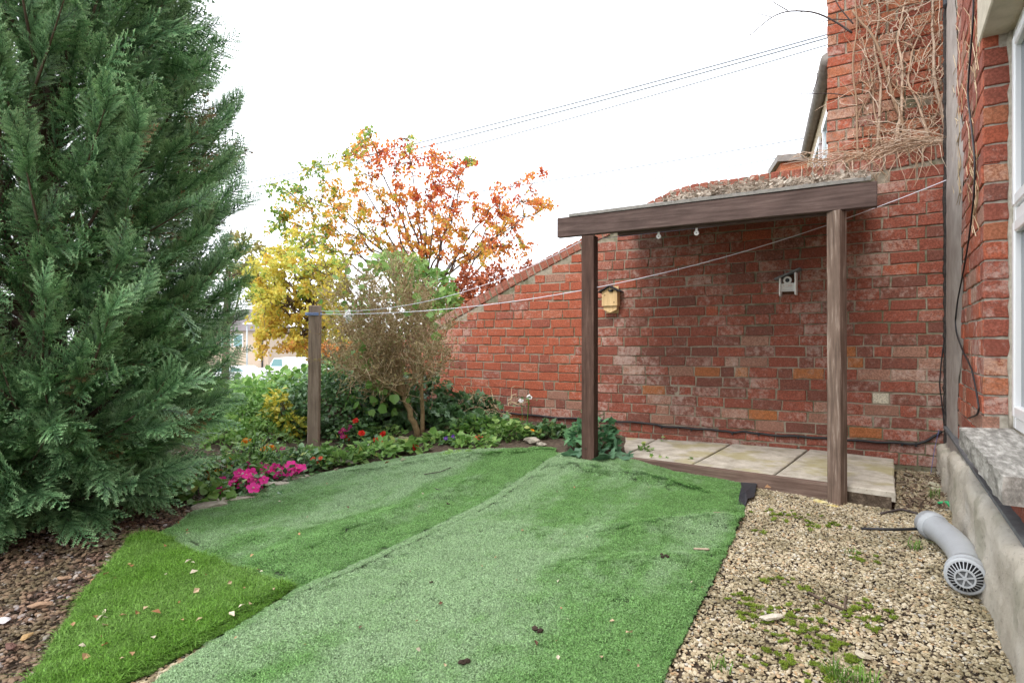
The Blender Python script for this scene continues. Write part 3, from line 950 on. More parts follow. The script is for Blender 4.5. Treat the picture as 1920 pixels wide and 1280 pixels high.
b = MB(); b.tube([(a0[0], 16, 3.0), (a0[0], 16, ray(1566, 152, 16.0)[2])], 0.012, 5)
b.tube([ray(1538, 160, 16.0), ray(1574, 152, 16.0)], 0.008, 5)
for k in range(7):
    q = ray(1540 + k * 5, 159.5 - k * 1.15, 16.0); b.tube([q - np.array([0.02, 0.16, 0]), q + np.array([0.02, 0.16, 0.0])], 0.005, 4)
b.build('mast', GUTM, aer)

# ================================================================== the slab patio with its timber edging
FL, FR = np.array([0.640, 4.785]), np.array([2.155, 3.325])
def zslab(p): return 0.062 + 0.035 * np.clip((p[0] - 0.7) / 1.4, 0, 1)
fd = unit(FR - FL)
flen = np.linalg.norm(FR - FL)
cuts = [0.0, 0.30, 0.86, 1.43, flen]
def wall_line(s, off=0.012):
    q = WALL_C - WU * s + WN * off
    return q[:2]
backs = [wall_line(wall_s(1132)), wall_line(wall_s(1232)), wall_line(wall_s(1372)), wall_line(wall_s(1517)), np.array([2.755, 4.27])]
patio = thing('patio', 'narrow strip of pale concrete paving slabs laid along the foot of the brick wall', 'paving', (FL[0], FL[1], 0))
t = NT('pale worn paving'); p = t.pos()
col = t.ramp(t.noise(p, 9, 6, 0.7), [(0.28, (0.26, 0.235, 0.19)), (0.5, (0.45, 0.41, 0.345)), (0.72, (0.60, 0.56, 0.49))])
col = t.mix(t.math('MULTIPLY', t.mask(t.noise(p, 60, 4, 0.7), 0.58, 0.72), 0.6), col, (0.16, 0.13, 0.10))
col = t.mix(t.math('MULTIPLY', t.mask(t.noise(p, 3.2, 3, 0.6), 0.50, 0.66), 0.65), col, (0.34, 0.30, 0.13))
t.bump(t.noise(p, 80, 5, 0.7), 0.5, 0.005)
PAVE = t.fin(col, 0.92, 0.2)
for i in range(4):
    f0 = FL + fd * cuts[i]; f1 = FL + fd * cuts[i + 1]
    g = 0.007
    P = [f0 + fd * g, f1 - fd * (g if i < 3 else 0), backs[i + 1] - (backs[i + 1] - backs[i]) * (0.014 if i < 3 else 0), backs[i] + (backs[i + 1] - backs[i]) * 0.014]
    dz = RNG.normal() * 0.002
    top = np.array([(q[0], q[1], zslab(q) + dz + RNG.normal() * 0.0015) for q in P])
    b = MB()
    # chipped arris: an inner and an outer ring
    n_side = 9; ring = []
    for k in range(4):
        a_, c_ = top[k], top[(k + 1) % 4]
        for j in range(n_side): ring.append(a_ + (c_ - a_) * j / n_side)
    ring = np.array(ring); cen = ring.mean(0)
    inward = unit(cen - ring)
    outer = ring + inward * np.abs(RNG.normal(size=(len(ring), 1))) * 0.0035 - np.array([0, 0, 0.006])
    inner = ring + inward * 0.012
    low = outer.copy(); low[:, 2] = top[:, 2].min() - 0.045
    m = len(ring)
    Vv = np.vstack([inner, outer, low]); Fs = [list(range(m))]
    for lv in range(2):
        for k in range(m):
            k2 = (k + 1) % m
            Fs.append([lv * m + k2, lv * m + k, lv * m + m + k, lv * m + m + k2])
    b.add(Vv, Fs)
    b.build('paving_slab', PAVE, patio)
# mortar bed under the slabs
b = MB(); P = [np.append(FL, 0.0), np.append(FR, 0.0) - np.append(fd, 0) * 0.02, np.append(backs[4], 0.0), np.append(backs[0], 0.0)]
P = [q + np.array([0, 0, -0.03]) for q in P]
top = [np.array([q[0], q[1], zslab(q) - 0.03]) for q in P]
b.add(P + top, [[3, 2, 1, 0], [4, 5, 6, 7], [0, 1, 5, 4], [1, 2, 6, 5], [2, 3, 7, 6], [3, 0, 4, 7]])
b.build('mortar_bed', SOIL, patio)
# timber edging in front, ends behind the post
e_rz = math.atan2(fd[1], fd[0]); nrm = np.array([fd[1], -fd[0]])
e_len = 1.80
em = FL + fd * (e_len / 2 + 0.01) + nrm * 0.022
edge = empty('edging_board', (em[0] - FL[0], em[1] - FL[1], 0)); edge.parent = patio
edge.rotation_euler = (0, math.atan2(0.035, 1.4) * -0.9, e_rz)
b = MB(); b.box((0, 0, 0.0), (e_len, 0.040, 0.15), bev=0.005)
o = b.build('board', W_EDGE, edge, world=False); o.location = (0, 0, 0.008)

# ================================================================== the timber lean-to
def off_wall(s, d, z=0.0): return WALL_C - WU * s + WN * d + np.array([0, 0, z])
def s_at(px, d):
    """Where the line at distance d off the wall is seen at that column."""
    P = WALL_C + WN * d; k = (px - CX) / F
    return (P[0] - k * P[1]) / (WU[0] - k * WU[1])
BD = 1.31
sL, sR = s_at(1047, BD), s_at(1645, BD)
pR = s_at(1570, BD - 0.02)
pL = s_at(1106, BD - 0.03)
lean = thing('lean_to', 'dark timber lean-to of two posts and a beam under a litter strewn roof', 'lean-to', off_wall((sL + sR) / 2, BD, 0), WALL_RZ)
def loc(s, d, z=0.0):     # in the lean-to's own frame
    return (-(s - (sL + sR) / 2), -(d - BD), z)
BZ0, BZ1 = 1.708, 1.852
b = MB(); b.box((0, 0, 0), (sL - sR, 0.047, BZ1 - BZ0), bev=0.004)
o = b.build('beam', W_BEAM, lean, world=False); o.location = (0, -0.0, (BZ0 + BZ1) / 2); o.rotation_euler = (0, 0.004, 0)
for s_, m_, wd, z0 in ((pL, W_POST, 0.094, 0.02), (pR, W_POST_WORN, 0.078, -0.05)):
    b = MB()
    nz_ = 14; zz = np.linspace(0, BZ0 - z0 - 0.002, nz_)
    for k in range(nz_ - 1):
        pass
    b.box((0, 0, (BZ0 - z0) / 2 - 0.001), (wd, wd, BZ0 - z0 - 0.002), bev=0.004)
    o = b.build('post', m_, lean, world=False)
    o.location = loc(s_, BD - (0.03 if s_ == pL else 0.02), z0); o.rotation_euler = (0.004, RNG.normal() * 0.003, 0.06 if s_ == pL else -0.45)
# roof sheet rising to the wall, boards under it
RZ_W = 2.185
tilt = math.atan2(RZ_W - BZ1 - 0.01, BD - 0.02)
b = MB()
LW = sL - sR
b.prism([(-LW / 2 + 0.10, -0.03, BZ1 + 0.002), (LW / 2 - 0.03, -0.03, BZ1 + 0.002), (LW / 2 - 0.03, BD - 0.02, RZ_W), (-LW / 2 + 0.10, BD - 0.02, RZ_W - 0.12)], (0, 0, 0.02))
b.build('roof_sheet', ROOFING, lean, world=False)
for s_ in np.linspace(sR + 0.12, sL - 0.25, 5):
    b = MB(); x = loc(s_, BD)[0]
    b.prism([(x - 0.022, 0.027, BZ1 - 0.085), (x + 0.022, 0.027, BZ1 - 0.085), (x + 0.022, BD - 0.02, RZ_W - 0.21), (x - 0.022, BD - 0.02, RZ_W - 0.21)], (0, 0, 0.078))
    b.build('rafter', W_BEAM, lean, world=False)
b = MB(); b.box((0, BD - 0.035, RZ_W - 0.15), (LW - 0.3, 0.04, 0.10)); b.build('wall_plate', W_BEAM, lean, world=False)
# dark batten behind the beam's lower edge
b = MB(); b.box((0.1, 0.05, BZ0 + 0.012), (LW - 0.7, 0.045, 0.05)); b.build('batten', W_BEAM, lean, world=False)
for px, py, hh in ((1235, 439, 0.050), (1306, 425, 0.042)):
    s_ = s_at(px, BD - 0.05)
    b = MB()
    c_ = loc(s_, BD - 0.05, 0)
    b.box((c_[0], c_[1], BZ0 - 0.018), (0.016, 0.010, 0.045), bev=0.003)
    M_ = np.eye(4); M_[:3, :3] = np.array(Matrix.Rotation(R(90), 3, 'X')); M_[:3, 3] = (c_[0], c_[1] + 0.006, BZ0 - 0.045)
    b.lathe([(0.004, -0.004), (0.016, -0.004), (0.016, 0.012), (0.004, 0.012), (0.004, -0.004)], M_, 14)
    o = b.build('line_cleat', WHITE_PAINT, lean, world=False)
# litter lying on the roof
tw = MB()
n = 1500
xs_ = RNG.uniform(-LW / 2 + 0.75, LW / 2 - 0.05, n); ys_ = BD * RNG.random(n) ** 1.4 * 0.95
xs_ = np.where(RNG.random(n) < 0.7, xs_, RNG.normal(0.35, 0.25, n))
dens = np.exp(-((xs_ - 0.1) / 0.6) ** 2)
zs_ = BZ1 + 0.03 + ys_ / BD * (RZ_W - BZ1) + np.abs(RNG.normal(size=n)) * (0.010 + 0.022 * dens)
keep = np.abs(xs_) < LW / 2 - 0.04
P = np.stack([xs_, ys_, zs_], -1)[keep]; n = len(P)
d = rand_unit(n); d[:, 2] *= 0.35
M_ = np.array(local_matrix(lean))
P = P @ M_[:3, :3].T + M_[:3, 3]
tw.scatter(LEAF, frames(d[: n // 2], rand_unit(n // 2), RNG.uniform(0.025, 0.05, n // 2)), P[: n // 2], RNG.random(n // 2))
for q, dd in zip(P[n // 2:], d[n // 2:]):
    L_ = RNG.uniform(0.03, 0.09)
    tw.tube([q - dd * L_, q + dd * L_ + rand_unit(1)[0] * 0.008], 0.0022, 3, RNG.random(), caps=False)
LITTER = leafmat('bleached leaf litter', [(0.0, (0.20, 0.15, 0.11)), (0.5, (0.42, 0.35, 0.28)), (1.0, (0.60, 0.54, 0.46))], 0.1, 0.85)
o = tw.build('leaf_litter', LITTER)
tag(o, 'pale dry leaf and twig litter lying on the lean-to roof', 'leaf litter', kind='stuff')

# ================================================================== clothes post, clothes lines, pegs
cp = gpt(588, 846)
cpost = thing('clothes_post', 'grey brown square timber post standing in the flower bed with lines tied to its top', 'post', cp, 0.12)
hp = ray(588, 573, cp[1])[2] - cp[2]
b = MB(); b.box((0, 0, hp / 2 - 0.1), (0.082, 0.082, hp + 0.2), bev=0.004)
o = b.build('shaft', W_GREY, cpost, world=False); o.rotation_euler = (0, 0.012, 0)
LINE = plain('pale blue clothes line', (0.62, 0.62, 0.72), (0.78, 0.77, 0.84), 30, 0.6, 0.3)
b = MB()
for k in range(3):
    a = np.linspace(0, 2 * np.pi, 24)
    zc = hp - 0.055 - 0.008 * k
    b.tube(np.stack([0.060 * np.cos(a), 0.060 * np.sin(a), zc + 0.004 * np.sin(a)], -1), 0.0032, 5)
b.build('line_knot', plain('blue cord', (0.16, 0.26, 0.50), (0.25, 0.35, 0.6), 30, 0.7), cpost, world=False)
def line(a, c_, sag, n=40):
    t = np.linspace(0, 1, n)[:, None]
    P = np.asarray(a) * (1 - t) + np.asarray(c_) * t
    P[:, 2] -= (sag * 4 * t * (1 - t))[:, 0]
    return P
A1 = ray(600, 589, cp[1] - 0.03); A2 = ray(602, 583, cp[1] - 0.02)
Bw = WALL_C + HU * 0.30 + HN * 0.03; Bw[2] = CAM_H + (HY - 338) / F * Bw[1]
b = MB(); P1 = line(A1, Bw, 0.235); b.tube(P1, 0.0028, 5); o = b.build('clothes_line', LINE)
tag(o, 'long clothes line sagging from the bed post past the lean-to to the house corner', 'clothes line')
P_ = off_wall(pL, BD - 0.0, BZ0 - 0.012)
b = MB(); P2 = line(A2, P_, 0.15); b.tube(P2, 0.0024, 5); o = b.build('clothes_line', LINE)
tag(o, 'shorter clothes line from the bed post up to the dark post under the beam end', 'clothes line')
b = MB(); P3 = line(off_wall(pL, BD - 0.02, BZ0 - 0.02), off_wall(sR + 0.02, BD - 0.03, BZ0 + 0.008), 0.006); P3[:, :2] += WN[:2] * -0.03
b.tube(P3, 0.0022, 5); o = b.build('clothes_line', plain('dull violet cord', (0.22, 0.20, 0.32), (0.3, 0.28, 0.4), 30, 0.7))
tag(o, 'violet clothes line running under the lean-to beam from post to post', 'clothes line')
# the bunch of white cloth strip tied on the line
i0 = int(np.argmin([abs(proj(q)[0] - 658) for q in P1])); q0 = P1[i0]
b = MB()
for k in range(6):
    a = np.linspace(0, 2 * np.pi, 12)
    ax, bx = rand_unit(1)[0] * 0.020, rand_unit(1)[0] * 0.028
    b.tube(q0 + np.array([0, 0, -0.012]) + np.cos(a)[:, None] * ax + np.sin(a)[:, None] * bx + RNG.normal(size=3) * 0.008, 0.0065, 5)
b.tube([q0, q0 + np.array([-0.012, 0, -0.05]), q0 + np.array([-0.006, 0.0, -0.07])], 0.007, 5)
tag(b.build('cloth_tie', WHITE_PAINT, smooth=True), 'knotted bunch of white cloth hanging on the line beside the bed post', 'cloth')

# ================================================================== nest boxes on the wall
def on_wall(px, py, off=0.0):
    s = wall_s(px); q = WALL_C - WU * s + WN * off
    q[2] = CAM_H - (py - HY) / F * q[1]
    return q
bx = on_wall(1149, 578)
bat = thing('bug_box', 'natural pine insect box with black pitched roof hanging by the dark post', 'nest box', bx, WALL_RZ)
BW, BHH, BDp = 0.150, 0.175, 0.085
b = MB()                      # five-sided body with a pitched top
b.prism([(-BW / 2, -BDp, 0.02), (BW / 2, -BDp, 0.02), (BW / 2, -BDp, 0.150), (0, -BDp, 0.192), (-BW / 2, -BDp, 0.150)], (0, BDp - 0.012, 0))
b.build('body', W_PALE, bat, world=False)
b = MB()
b.prism([(-0.065, -BDp * 0.8, 0.018), (0.065, -BDp * 0.8, 0.018), (0.065, -BDp * 0.8, -0.015), (0.0, -BDp * 0.8, -0.042), (-0.065, -BDp * 0.8, -0.015)][::-1], (0, 0.045, 0))
b.build('lower_ledge', W_PALE, bat, world=False)
b = MB(); b.box((0, -0.006, 0.08), (0.12, 0.011, 0.25)); b.build('back_board', W_PALE, bat, world=False)
FELT = plain('black felt roof', (0.018, 0.018, 0.022), (0.04, 0.04, 0.045), 30, 0.8, 0.3)
for sgn in (-1, 1):
    b = MB()
    b.prism([(0, -BDp - 0.022, 0.196), (sgn * 0.108, -BDp - 0.022, 0.142), (sgn * 0.108, -BDp - 0.022, 0.152), (0, -BDp - 0.022, 0.208)], (0, BDp + 0.02, 0))
    b.build('roof', FELT, bat, world=False)
b = MB(); b.tube([(-0.012, -BDp - 0.004, 0.165), (0.01, -BDp - 0.012, 0.158), (0.035, -BDp - 0.004, 0.150)], [0.004, 0.011, 0.005], 7)
b.tube([(0.01, -BDp - 0.006, 0.160), (0.028, -BDp - 0.012, 0.168), (0.046, -BDp - 0.002, 0.160)], [0.003, 0.008, 0.002], 6); b.build('bee_badge', BLACK, bat, world=False, smooth=True)
KNOT = plain('pine knot', (0.10, 0.05, 0.025), (0.16, 0.08, 0.04), 30)
for (kx, kz) in ((-0.045, 0.118), (0.045, 0.05)):
    b = MB(); M_ = np.eye(4); M_[:3, :3] = np.array(Matrix.Rotation(R(90), 3, 'X')); M_[:3, 3] = (kx, -BDp - 0.0005, kz)
    b.lathe([(0.0001, 0.0008), (0.005, 0.0006), (0.0065, 0.0)], M_, 10); b.build('knot', KNOT, bat, world=False)

bx = on_wall(1480, 538)
cam_box = thing('bird_box', 'white bird box with round eye hole and slanted slate roof on shaded bricks', 'bird box', bx, WALL_RZ - 0.04)
b = MB(); Wd, Hd, Dd = 0.125, 0.165, 0.085
for x, h0, h1 in ((-Wd / 2 + 0.006, -0.075, 0.070), (Wd / 2 - 0.006, -0.070, 0.108)):
    b = MB(); b.box((x, -Dd / 2 - 0.01, (h0 + h1) / 2), (0.012, Dd, h1 - h0), bev=0.002); b.build('side_panel', WHITE_PAINT, cam_box, world=False)
b = MB(); b.box((0, -0.005, 0.02), (Wd - 0.026, 0.008, 0.16)); b.build('back_board', plain('rusty brown board', (0.11, 0.045, 0.028), (0.16, 0.07, 0.04), 20), cam_box, world=False)
b = MB(); b.box((0, -Dd + 0.012, -0.008), (Wd - 0.026, 0.010, 0.066), bev=0.001); pn = b.build('front_panel', WHITE_PAINT, cam_box, world=False)
# faint printed lines on the front panel
INK = plain('grey print', (0.30, 0.31, 0.34), (0.4, 0.4, 0.42), 40)
INK2 = plain('red brown print', (0.42, 0.20, 0.17), (0.5, 0.26, 0.22), 40)
b = MB()
def glyph_row(mb, z, h, x0, x1, n_, seed):
    r = np.random.default_rng(seed); w = (x1 - x0) / n_
    for i in range(n_):
        if r.random() < 0.12: continue
        x = x0 + i * w
        mb.box((x + w * 0.22, -Dd + 0.0066, z), (w * 0.16, 0.0004, h))
        if r.random() < 0.7: mb.box((x + w * 0.66, -Dd + 0.0066, z - h * 0.1), (w * 0.15, 0.0004, h * 0.7))
        mb.box((x + w * 0.45, -Dd + 0.0062, z + (h * 0.36 if r.random() < 0.5 else -h * 0.3)), (w * 0.5, 0.0004, h * 0.2))
glyph_row(b, 0.006, 0.011, -0.032, 0.034, 8, 2)
o = b.build('print', INK2, pn, world=False)
b = MB(); glyph_row(b, -0.009, 0.006, -0.026, 0.026, 11, 3); glyph_row(b, -0.029, 0.006, -0.042, 0.042, 17, 4); b.build('print', INK, pn, world=False)
M_ = np.eye(4); M_[:3, :3] = np.array(Matrix.Rotation(R(90), 3, 'X')); M_[:3, 3] = (-0.003, -Dd + 0.012, 0.048)
b = MB(); b.lathe([(0.0165, 0.0), (0.0165, 0.006), (0.031, 0.006), (0.031, -0.004), (0.0165, 0.0)], M_, 24); b.build('eye_ring', WHITE_PAINT, cam_box, world=False)
b = MB(); b.lathe([(0.0001, 0.002), (0.0162, 0.002)], M_, 20); b.build('eye_hole', BLACK, cam_box, world=False)
b = MB(); rt = math.atan2(0.050, Wd)
b.box((0.0, -0.052, 0.097), (0.205, 0.125, 0.013), rot=Matrix.Rotation(-rt, 3, 'Y'), bev=0.002); b.build('roof', SLATE, cam_box, world=False)

# ================================================================== cables
b = MB()
pts = [(930, 771), (985, 777), (1050, 783), (1120, 787), (1160, 790), (1215, 793), (1245, 799), (1300, 803), (1345, 806), (1372, 810), (1400, 809), (1440, 815), (1500, 818), (1555, 822), (1610, 826), (1680, 830), (1722, 832), (1745, 822), (1765, 808)]
P = np.array([on_wall(a, c_, 0.016) for a, c_ in pts])
tt = np.linspace(0, len(P) - 1, 120); P = np.stack([np.interp(tt, np.arange(len(P)), P[:, k]) for k in range(3)], -1)
P[:, 2] += 0.003 * np.sin(np.arange(120) * 0.9)
b.tube(P, 0.0095, 8)
cab = b.build('wall_cable', BLACK, smooth=True); tag(cab, 'thick black cable clipped along the foot of the brick wall', 'cable')
for px in (1240, 1300, 1372, 1425, 1500, 1720, 1050, 1690):
    i0 = int(np.argmin([abs(proj(q)[0] - px) for q in P])); q = P[i0]
    b = MB(); b.box(q + WN * 0.003 + np.array([0, 0, -0.006]), (0.014, 0.020, 0.028), rot=Matrix.Rotation(WALL_RZ, 3, 'Z'), bev=0.002); b.build('clip', BLACK, cab)
def corner_cable(name, label, pts, r, off=0.02, mat=BLACK):
    P = np.array([on_wall(a, c_, off) for a, c_ in pts])
    tt = np.linspace(0, len(P) - 1, 70); P = np.stack([np.interp(tt, np.arange(len(P)), P[:, k]) for k in range(3)], -1)
    b = MB(); b.tube(P, r, 6); tag(b.build(name, mat, smooth=True), label, 'cable')
corner_cable('corner_cable', 'thin black cable hanging loosely down the brick corner to the junction', [(1779, 330), (1772, 420), (1774, 500), (1778, 575), (1772, 620), (1764, 680), (1761, 720), (1766, 760), (1771, 795)], 0.004)
corner_cable('corner_cable', 'dark looped cable lying flat against the wall beside the corner drip', [(1774, 470), (1770, 540), (1775, 600), (1772, 660), (1770, 720), (1773, 770), (1776, 812)], 0.0035, 0.014)
corner_cable('corner_cable', 'blue cord dangling from the corner junction towards the moss', [(1758, 805), (1750, 840), (1744, 880), (1738, 925)], 0.002, 0.10, plain('blue violet cord', (0.10, 0.11, 0.26), (0.16, 0.17, 0.34), 30))
# the dark gap with debris in the corner, drawn as a lumpy black tube
b = MB()
zz = np.linspace(0.15, 3.6, 120)
cpos = WALL_C + WN * 0.012 + HN * 0.012
b.tube(np.stack([cpos[0] + RNG.normal(size=120) * 0.002, cpos[1] + RNG.normal(size=120) * 0.002, zz], -1), 0.012 + RNG.random(120) * 0.008, 6)
tag(b.build('corner_seam', plain('black corner filling', (0.015, 0.014, 0.014), (0.06, 0.05, 0.045), 60, 0.9), smooth=True), 'black crumbling seam where the brick wall meets the house', 'seam')
# cable on the house face
def house_pt(s, e, z): 
    q = WALL_C + HU * s + HN * e; q = q.copy(); q[2] = z; return q
def on_house(px, py, e=0.0):
    P = WALL_C + HN * e; k = (px - CX) / F
    s = (k * P[1] - P[0]) / (HU[0] - k * HU[1])
    q = P + HU * s; q = q.copy(); q[2] = CAM_H - (py - HY) / F * q[1]
    return q
pts = [(1826, -40), (1825, 40), (1818, 120), (1814, 180), (1822, 240), (1828, 300), (1827, 360), (1818, 440), (1808, 500), (1796, 560), (1791, 600), (1793, 625), (1806, 660), (1822, 690), (1830, 730), (1836, 765), (1832, 778), (1817, 783)]
P = np.array([on_house(a, c_, 0.012) for a, c_ in pts])
tt = np.linspace(0, len(P) - 1, 110)
P = np.stack([np.interp(tt, np.arange(len(P)), P[:, k]) for k in range(3)], -1)
for _ in range(3): P[1:-1] = (P[:-2] + 2 * P[1:-1] + P[2:]) / 4
b = MB(); b.tube(P, 0.0045, 6); tag(b.build('house_cable', BLACK, smooth=True), 'black cable snaking down the brick pier beside the window to the sill', 'cable')
q = on_wall(1779, -4, 0.05)
b = MB(); b.box(q, (0.075, 0.075, 0.13), rot=Matrix.Rotation(WALL_RZ, 3, 'Z'), bev=0.012)
tag(b.build('junction_box', plain('dark grey plastic', (0.035, 0.04, 0.05), (0.06, 0.065, 0.075), 20, 0.5)), 'dark plastic junction box high in the corner above the vine', 'box')

# ================================================================== grey plastic vent pipe lying on the gravel
t = NT('light grey plastic pipe'); p = t.pos()
col = t.ramp(t.noise(p, 4, 4, 0.6), [(0.3, (0.33, 0.35, 0.37)), (0.7, (0.39, 0.41, 0.43))])
col = t.mix(t.math('MULTIPLY', t.mask(t.noise(p, 75, 5, 0.75), 0.55, 0.70), 0.35), col, (0.22, 0.19, 0.15))
t.bump(t.noise(p, 120, 4, 0.7), 0.12, 0.004)
PIPE = t.fin(col, 0.42, 0.45)
e1, e2 = np.array([2.005, 2.83, 0.068]), np.array([1.675, 2.185, 0.082])
pr = thing('vent_pipe', 'grey plastic pipe bend with a slotted grille end lying beside the plinth', 'pipe', (e1[0], e1[1], 0))
d1 = unit(np.array([-0.22, -0.97, 0.0])); d2 = unit(np.array([-0.64, -0.77, 0.0]))
Pp = bez(e1, e1 + d1 * 0.36, e2, 40)
b = MB(); b.tube(Pp, 0.055, 28, caps=False); b.build('bend', PIPE, pr, smooth=True)
def axis_M(o, d):
    z_ = unit(d); x_ = unit(np.cross(np.array([0, 0, 1.0]), z_)); y_ = np.cross(z_, x_)
    M_ = np.eye(4); M_[:3, 0] = x_; M_[:3, 1] = y_; M_[:3, 2] = z_; M_[:3, 3] = o
    return M_
t1 = unit(Pp[1] - Pp[0]); t2 = unit(Pp[-1] - Pp[-2])
b = MB(); b.lathe([(0.045, -0.035), (0.058, -0.035), (0.0625, -0.030), (0.0625, 0.002), (0.066, 0.006), (0.066, 0.020), (0.0625, 0.024), (0.0625, 0.040), (0.056, 0.046)], axis_M(e1, t1), 32); b.build('socket', PIPE, pr, smooth=True)
b = MB(); b.lathe([(0.0001, -0.022), (0.047, -0.022)], axis_M(e1, t1), 24); b.build('bore', BLACK, pr)
b = MB(); b.lathe([(0.056, -0.075), (0.0645, -0.068), (0.0645, -0.042), (0.068, -0.038), (0.068, -0.024), (0.0645, -0.020), (0.0645, 0.0), (0.066, 0.004), (0.066, 0.018), (0.060, 0.022), (0.054, 0.022)], axis_M(e2, t2), 32); sk = b.build('socket', PIPE, pr, smooth=True)
# slotted dome: bars between an outer and an inner ring, then a six-spoked disc
M_ = axis_M(e2 + t2 * 0.021, t2)
gr = empty('grille'); gr.parent = pr
b = MB(); b.lathe([(0.0001, -0.012), (0.056, -0.012)], M_, 28); b.build('dark_inside', BLACK, gr)
def on_M(p): return M_[:3, :3] @ np.array(p) + M_[:3, 3]
for k in range(26):
    a = k * 2 * math.pi / 26
    ca, sa = math.cos(a), math.sin(a)
    b = MB(); w_ = 0.0032
    tx, ty = -sa * w_ / 2, ca * w_ / 2
    P = [on_M((0.056 * ca - tx, 0.056 * sa - ty, 0.0)), on_M((0.056 * ca + tx, 0.056 * sa + ty, 0.0)), on_M((0.032 * ca + tx * 0.8, 0.032 * sa + ty * 0.8, 0.026)), on_M((0.032 * ca - tx * 0.8, 0.032 * sa - ty * 0.8, 0.026))]
    b.prism(P, -t2 * 0.004); b.build('bar', PIPE, gr)
b = MB(); b.lathe([(0.0275, 0.024), (0.0275, 0.030), (0.033, 0.030), (0.034, 0.024), (0.0275, 0.024)], M_, 28)
for k in range(3):
    a = k * math.pi / 3 + 0.3; ca, sa = math.cos(a), math.sin(a)
    P = [on_M((s_ * 0.030 * ca + u * -sa * 0.003, s_ * 0.030 * sa + u * ca * 0.003, 0.028)) for s_, u in ((-1, -1), (1, -1), (1, 1), (-1, 1))]
    b.prism(P, -t2 * 0.004)
b.lathe([(0.0001, 0.031), (0.007, 0.031), (0.007, 0.026)], M_, 14)
b.build('spoked_disc', PIPE, gr)
MESHG = plain('dusty grey mesh', (0.10, 0.105, 0.11), (0.15, 0.155, 0.16), 60)
b = MB(); b.lathe([(0.0001, 0.022), (0.029, 0.022)], M_, 24); b.build('mesh_disc', MESHG, gr)
# the clip that ties it to the plinth
q = e2 + np.array([0.075, 0.03, 0.0])
b = MB(); b.tube([e2 - t2 * 0.03 + np.array([0.05, 0, -0.03]), q + np.array([0.02, 0.0, -0.02]), q + np.array([0.05, 0.02, 0.03])], 0.012, 8); b.build('clip', PIPE, pr, smooth=True)
b = MB(); b.tube([e1 + np.array([-0.30, 0.06, -0.035]), e1 + np.array([-0.16, 0.03, -0.03]), e1 + np.array([-0.02, 0.01, -0.02])], 0.007, 6)
tag(b.build('black_hose', BLACK, smooth=True), 'short black hose end lying on the gravel against the vent pipe', 'hose')

# ================================================================== artificial turf
def resample(poly, n):
    P = np.array(poly, float); d = np.r_[0, np.cumsum(np.linalg.norm(np.diff(P, axis=0), axis=1))]
    t = np.linspace(0, d[-1], n)
    return np.stack([np.interp(t, d, P[:, k]) for k in range(P.shape[1])], -1)
def gp2(pts): return [gpt(a, c_)[:2] for a, c_ in pts]

B_left = gp2([(1038, 853), (1028, 868), (955, 922), (850, 985), (700, 1055), (548, 1122), (440, 1186), (285, 1288), (100, 1420)])
B_right = gp2([(1397, 902), (1394, 968), (1340, 1085), (1240, 1285), (1180, 1420)])
A_left = gp2([(1040, 842), (955, 843), (850, 845), (750, 860), (570, 896), (380, 950), (300, 1006)])
A_right = gp2([(1042, 852), (1034, 866), (962, 920), (858, 983), (710, 1052), (640, 1081), (556, 1107)])
C_left = gp2([(246, 1014), (150, 1132), (62, 1280), (0, 1420)])
C_right = gp2([(300, 1008), (385, 1052), (470, 1082), (556, 1104), (440, 1184), (232, 1290), (80, 1420)])

def ridge(x, y, p, q, w, h):
    p = np.array(p); q = np.array(q); d = unit(q - p); L_ = np.linalg.norm(q - p)
    t = (x - p[0]) * d[0] + (y - p[1]) * d[1]; n_ = (x - p[0]) * -d[1] + (y - p[1]) * d[0]
    fade = sstep(-0.15, 0.15, t) * (1 - sstep(L_ - 0.15, L_ + 0.15, t))
    return h * np.exp(-(n_ / w) ** 2) * fade
RD = [(gpt(1050, 878)[:2], gpt(1310, 926)[:2], 0.040, 0.040), (gpt(1110, 1010)[:2], gpt(1390, 985)[:2], 0.09, 0.045), (gpt(1020, 1075)[:2], gpt(1330, 1060)[:2], 0.10, 0.028),
      (gpt(480, 1068)[:2], gpt(900, 900)[:2], 0.10, 0.036), (gpt(860, 985)[:2], gpt(1060, 1010)[:2], 0.10, 0.016), (gpt(560, 940)[:2], gpt(900, 858)[:2], 0.10, 0.018),
      (gpt(600, 900)[:2], gpt(1030, 846)[:2], 0.05, 0.022), (gpt(860, 1100)[:2], gpt(1190, 1120)[:2], 0.16, 0.016), (gpt(400, 1010)[:2], gpt(640, 1000)[:2], 0.10, 0.014)]
def turf_z(x, y):
    x = np.asarray(x, float); y = np.asarray(y, float)
    z = ground(x, y) + 0.008 + 0.004 * np.sin(x * 4.1 + y * 2.3) * np.sin(y * 3.7 - x)
    for r_ in RD: z = z + ridge(x, y, *r_)
    return z
LIP = np.concatenate([resample(B_left[1:6], 90)])
def lip_z(x, y):
    d = np.min(np.hypot(np.asarray(x)[..., None] - LIP[:, 0], np.asarray(y)[..., None] - LIP[:, 1]), axis=-1)
    return 0.016 * np.exp(-(d / 0.05) ** 2)

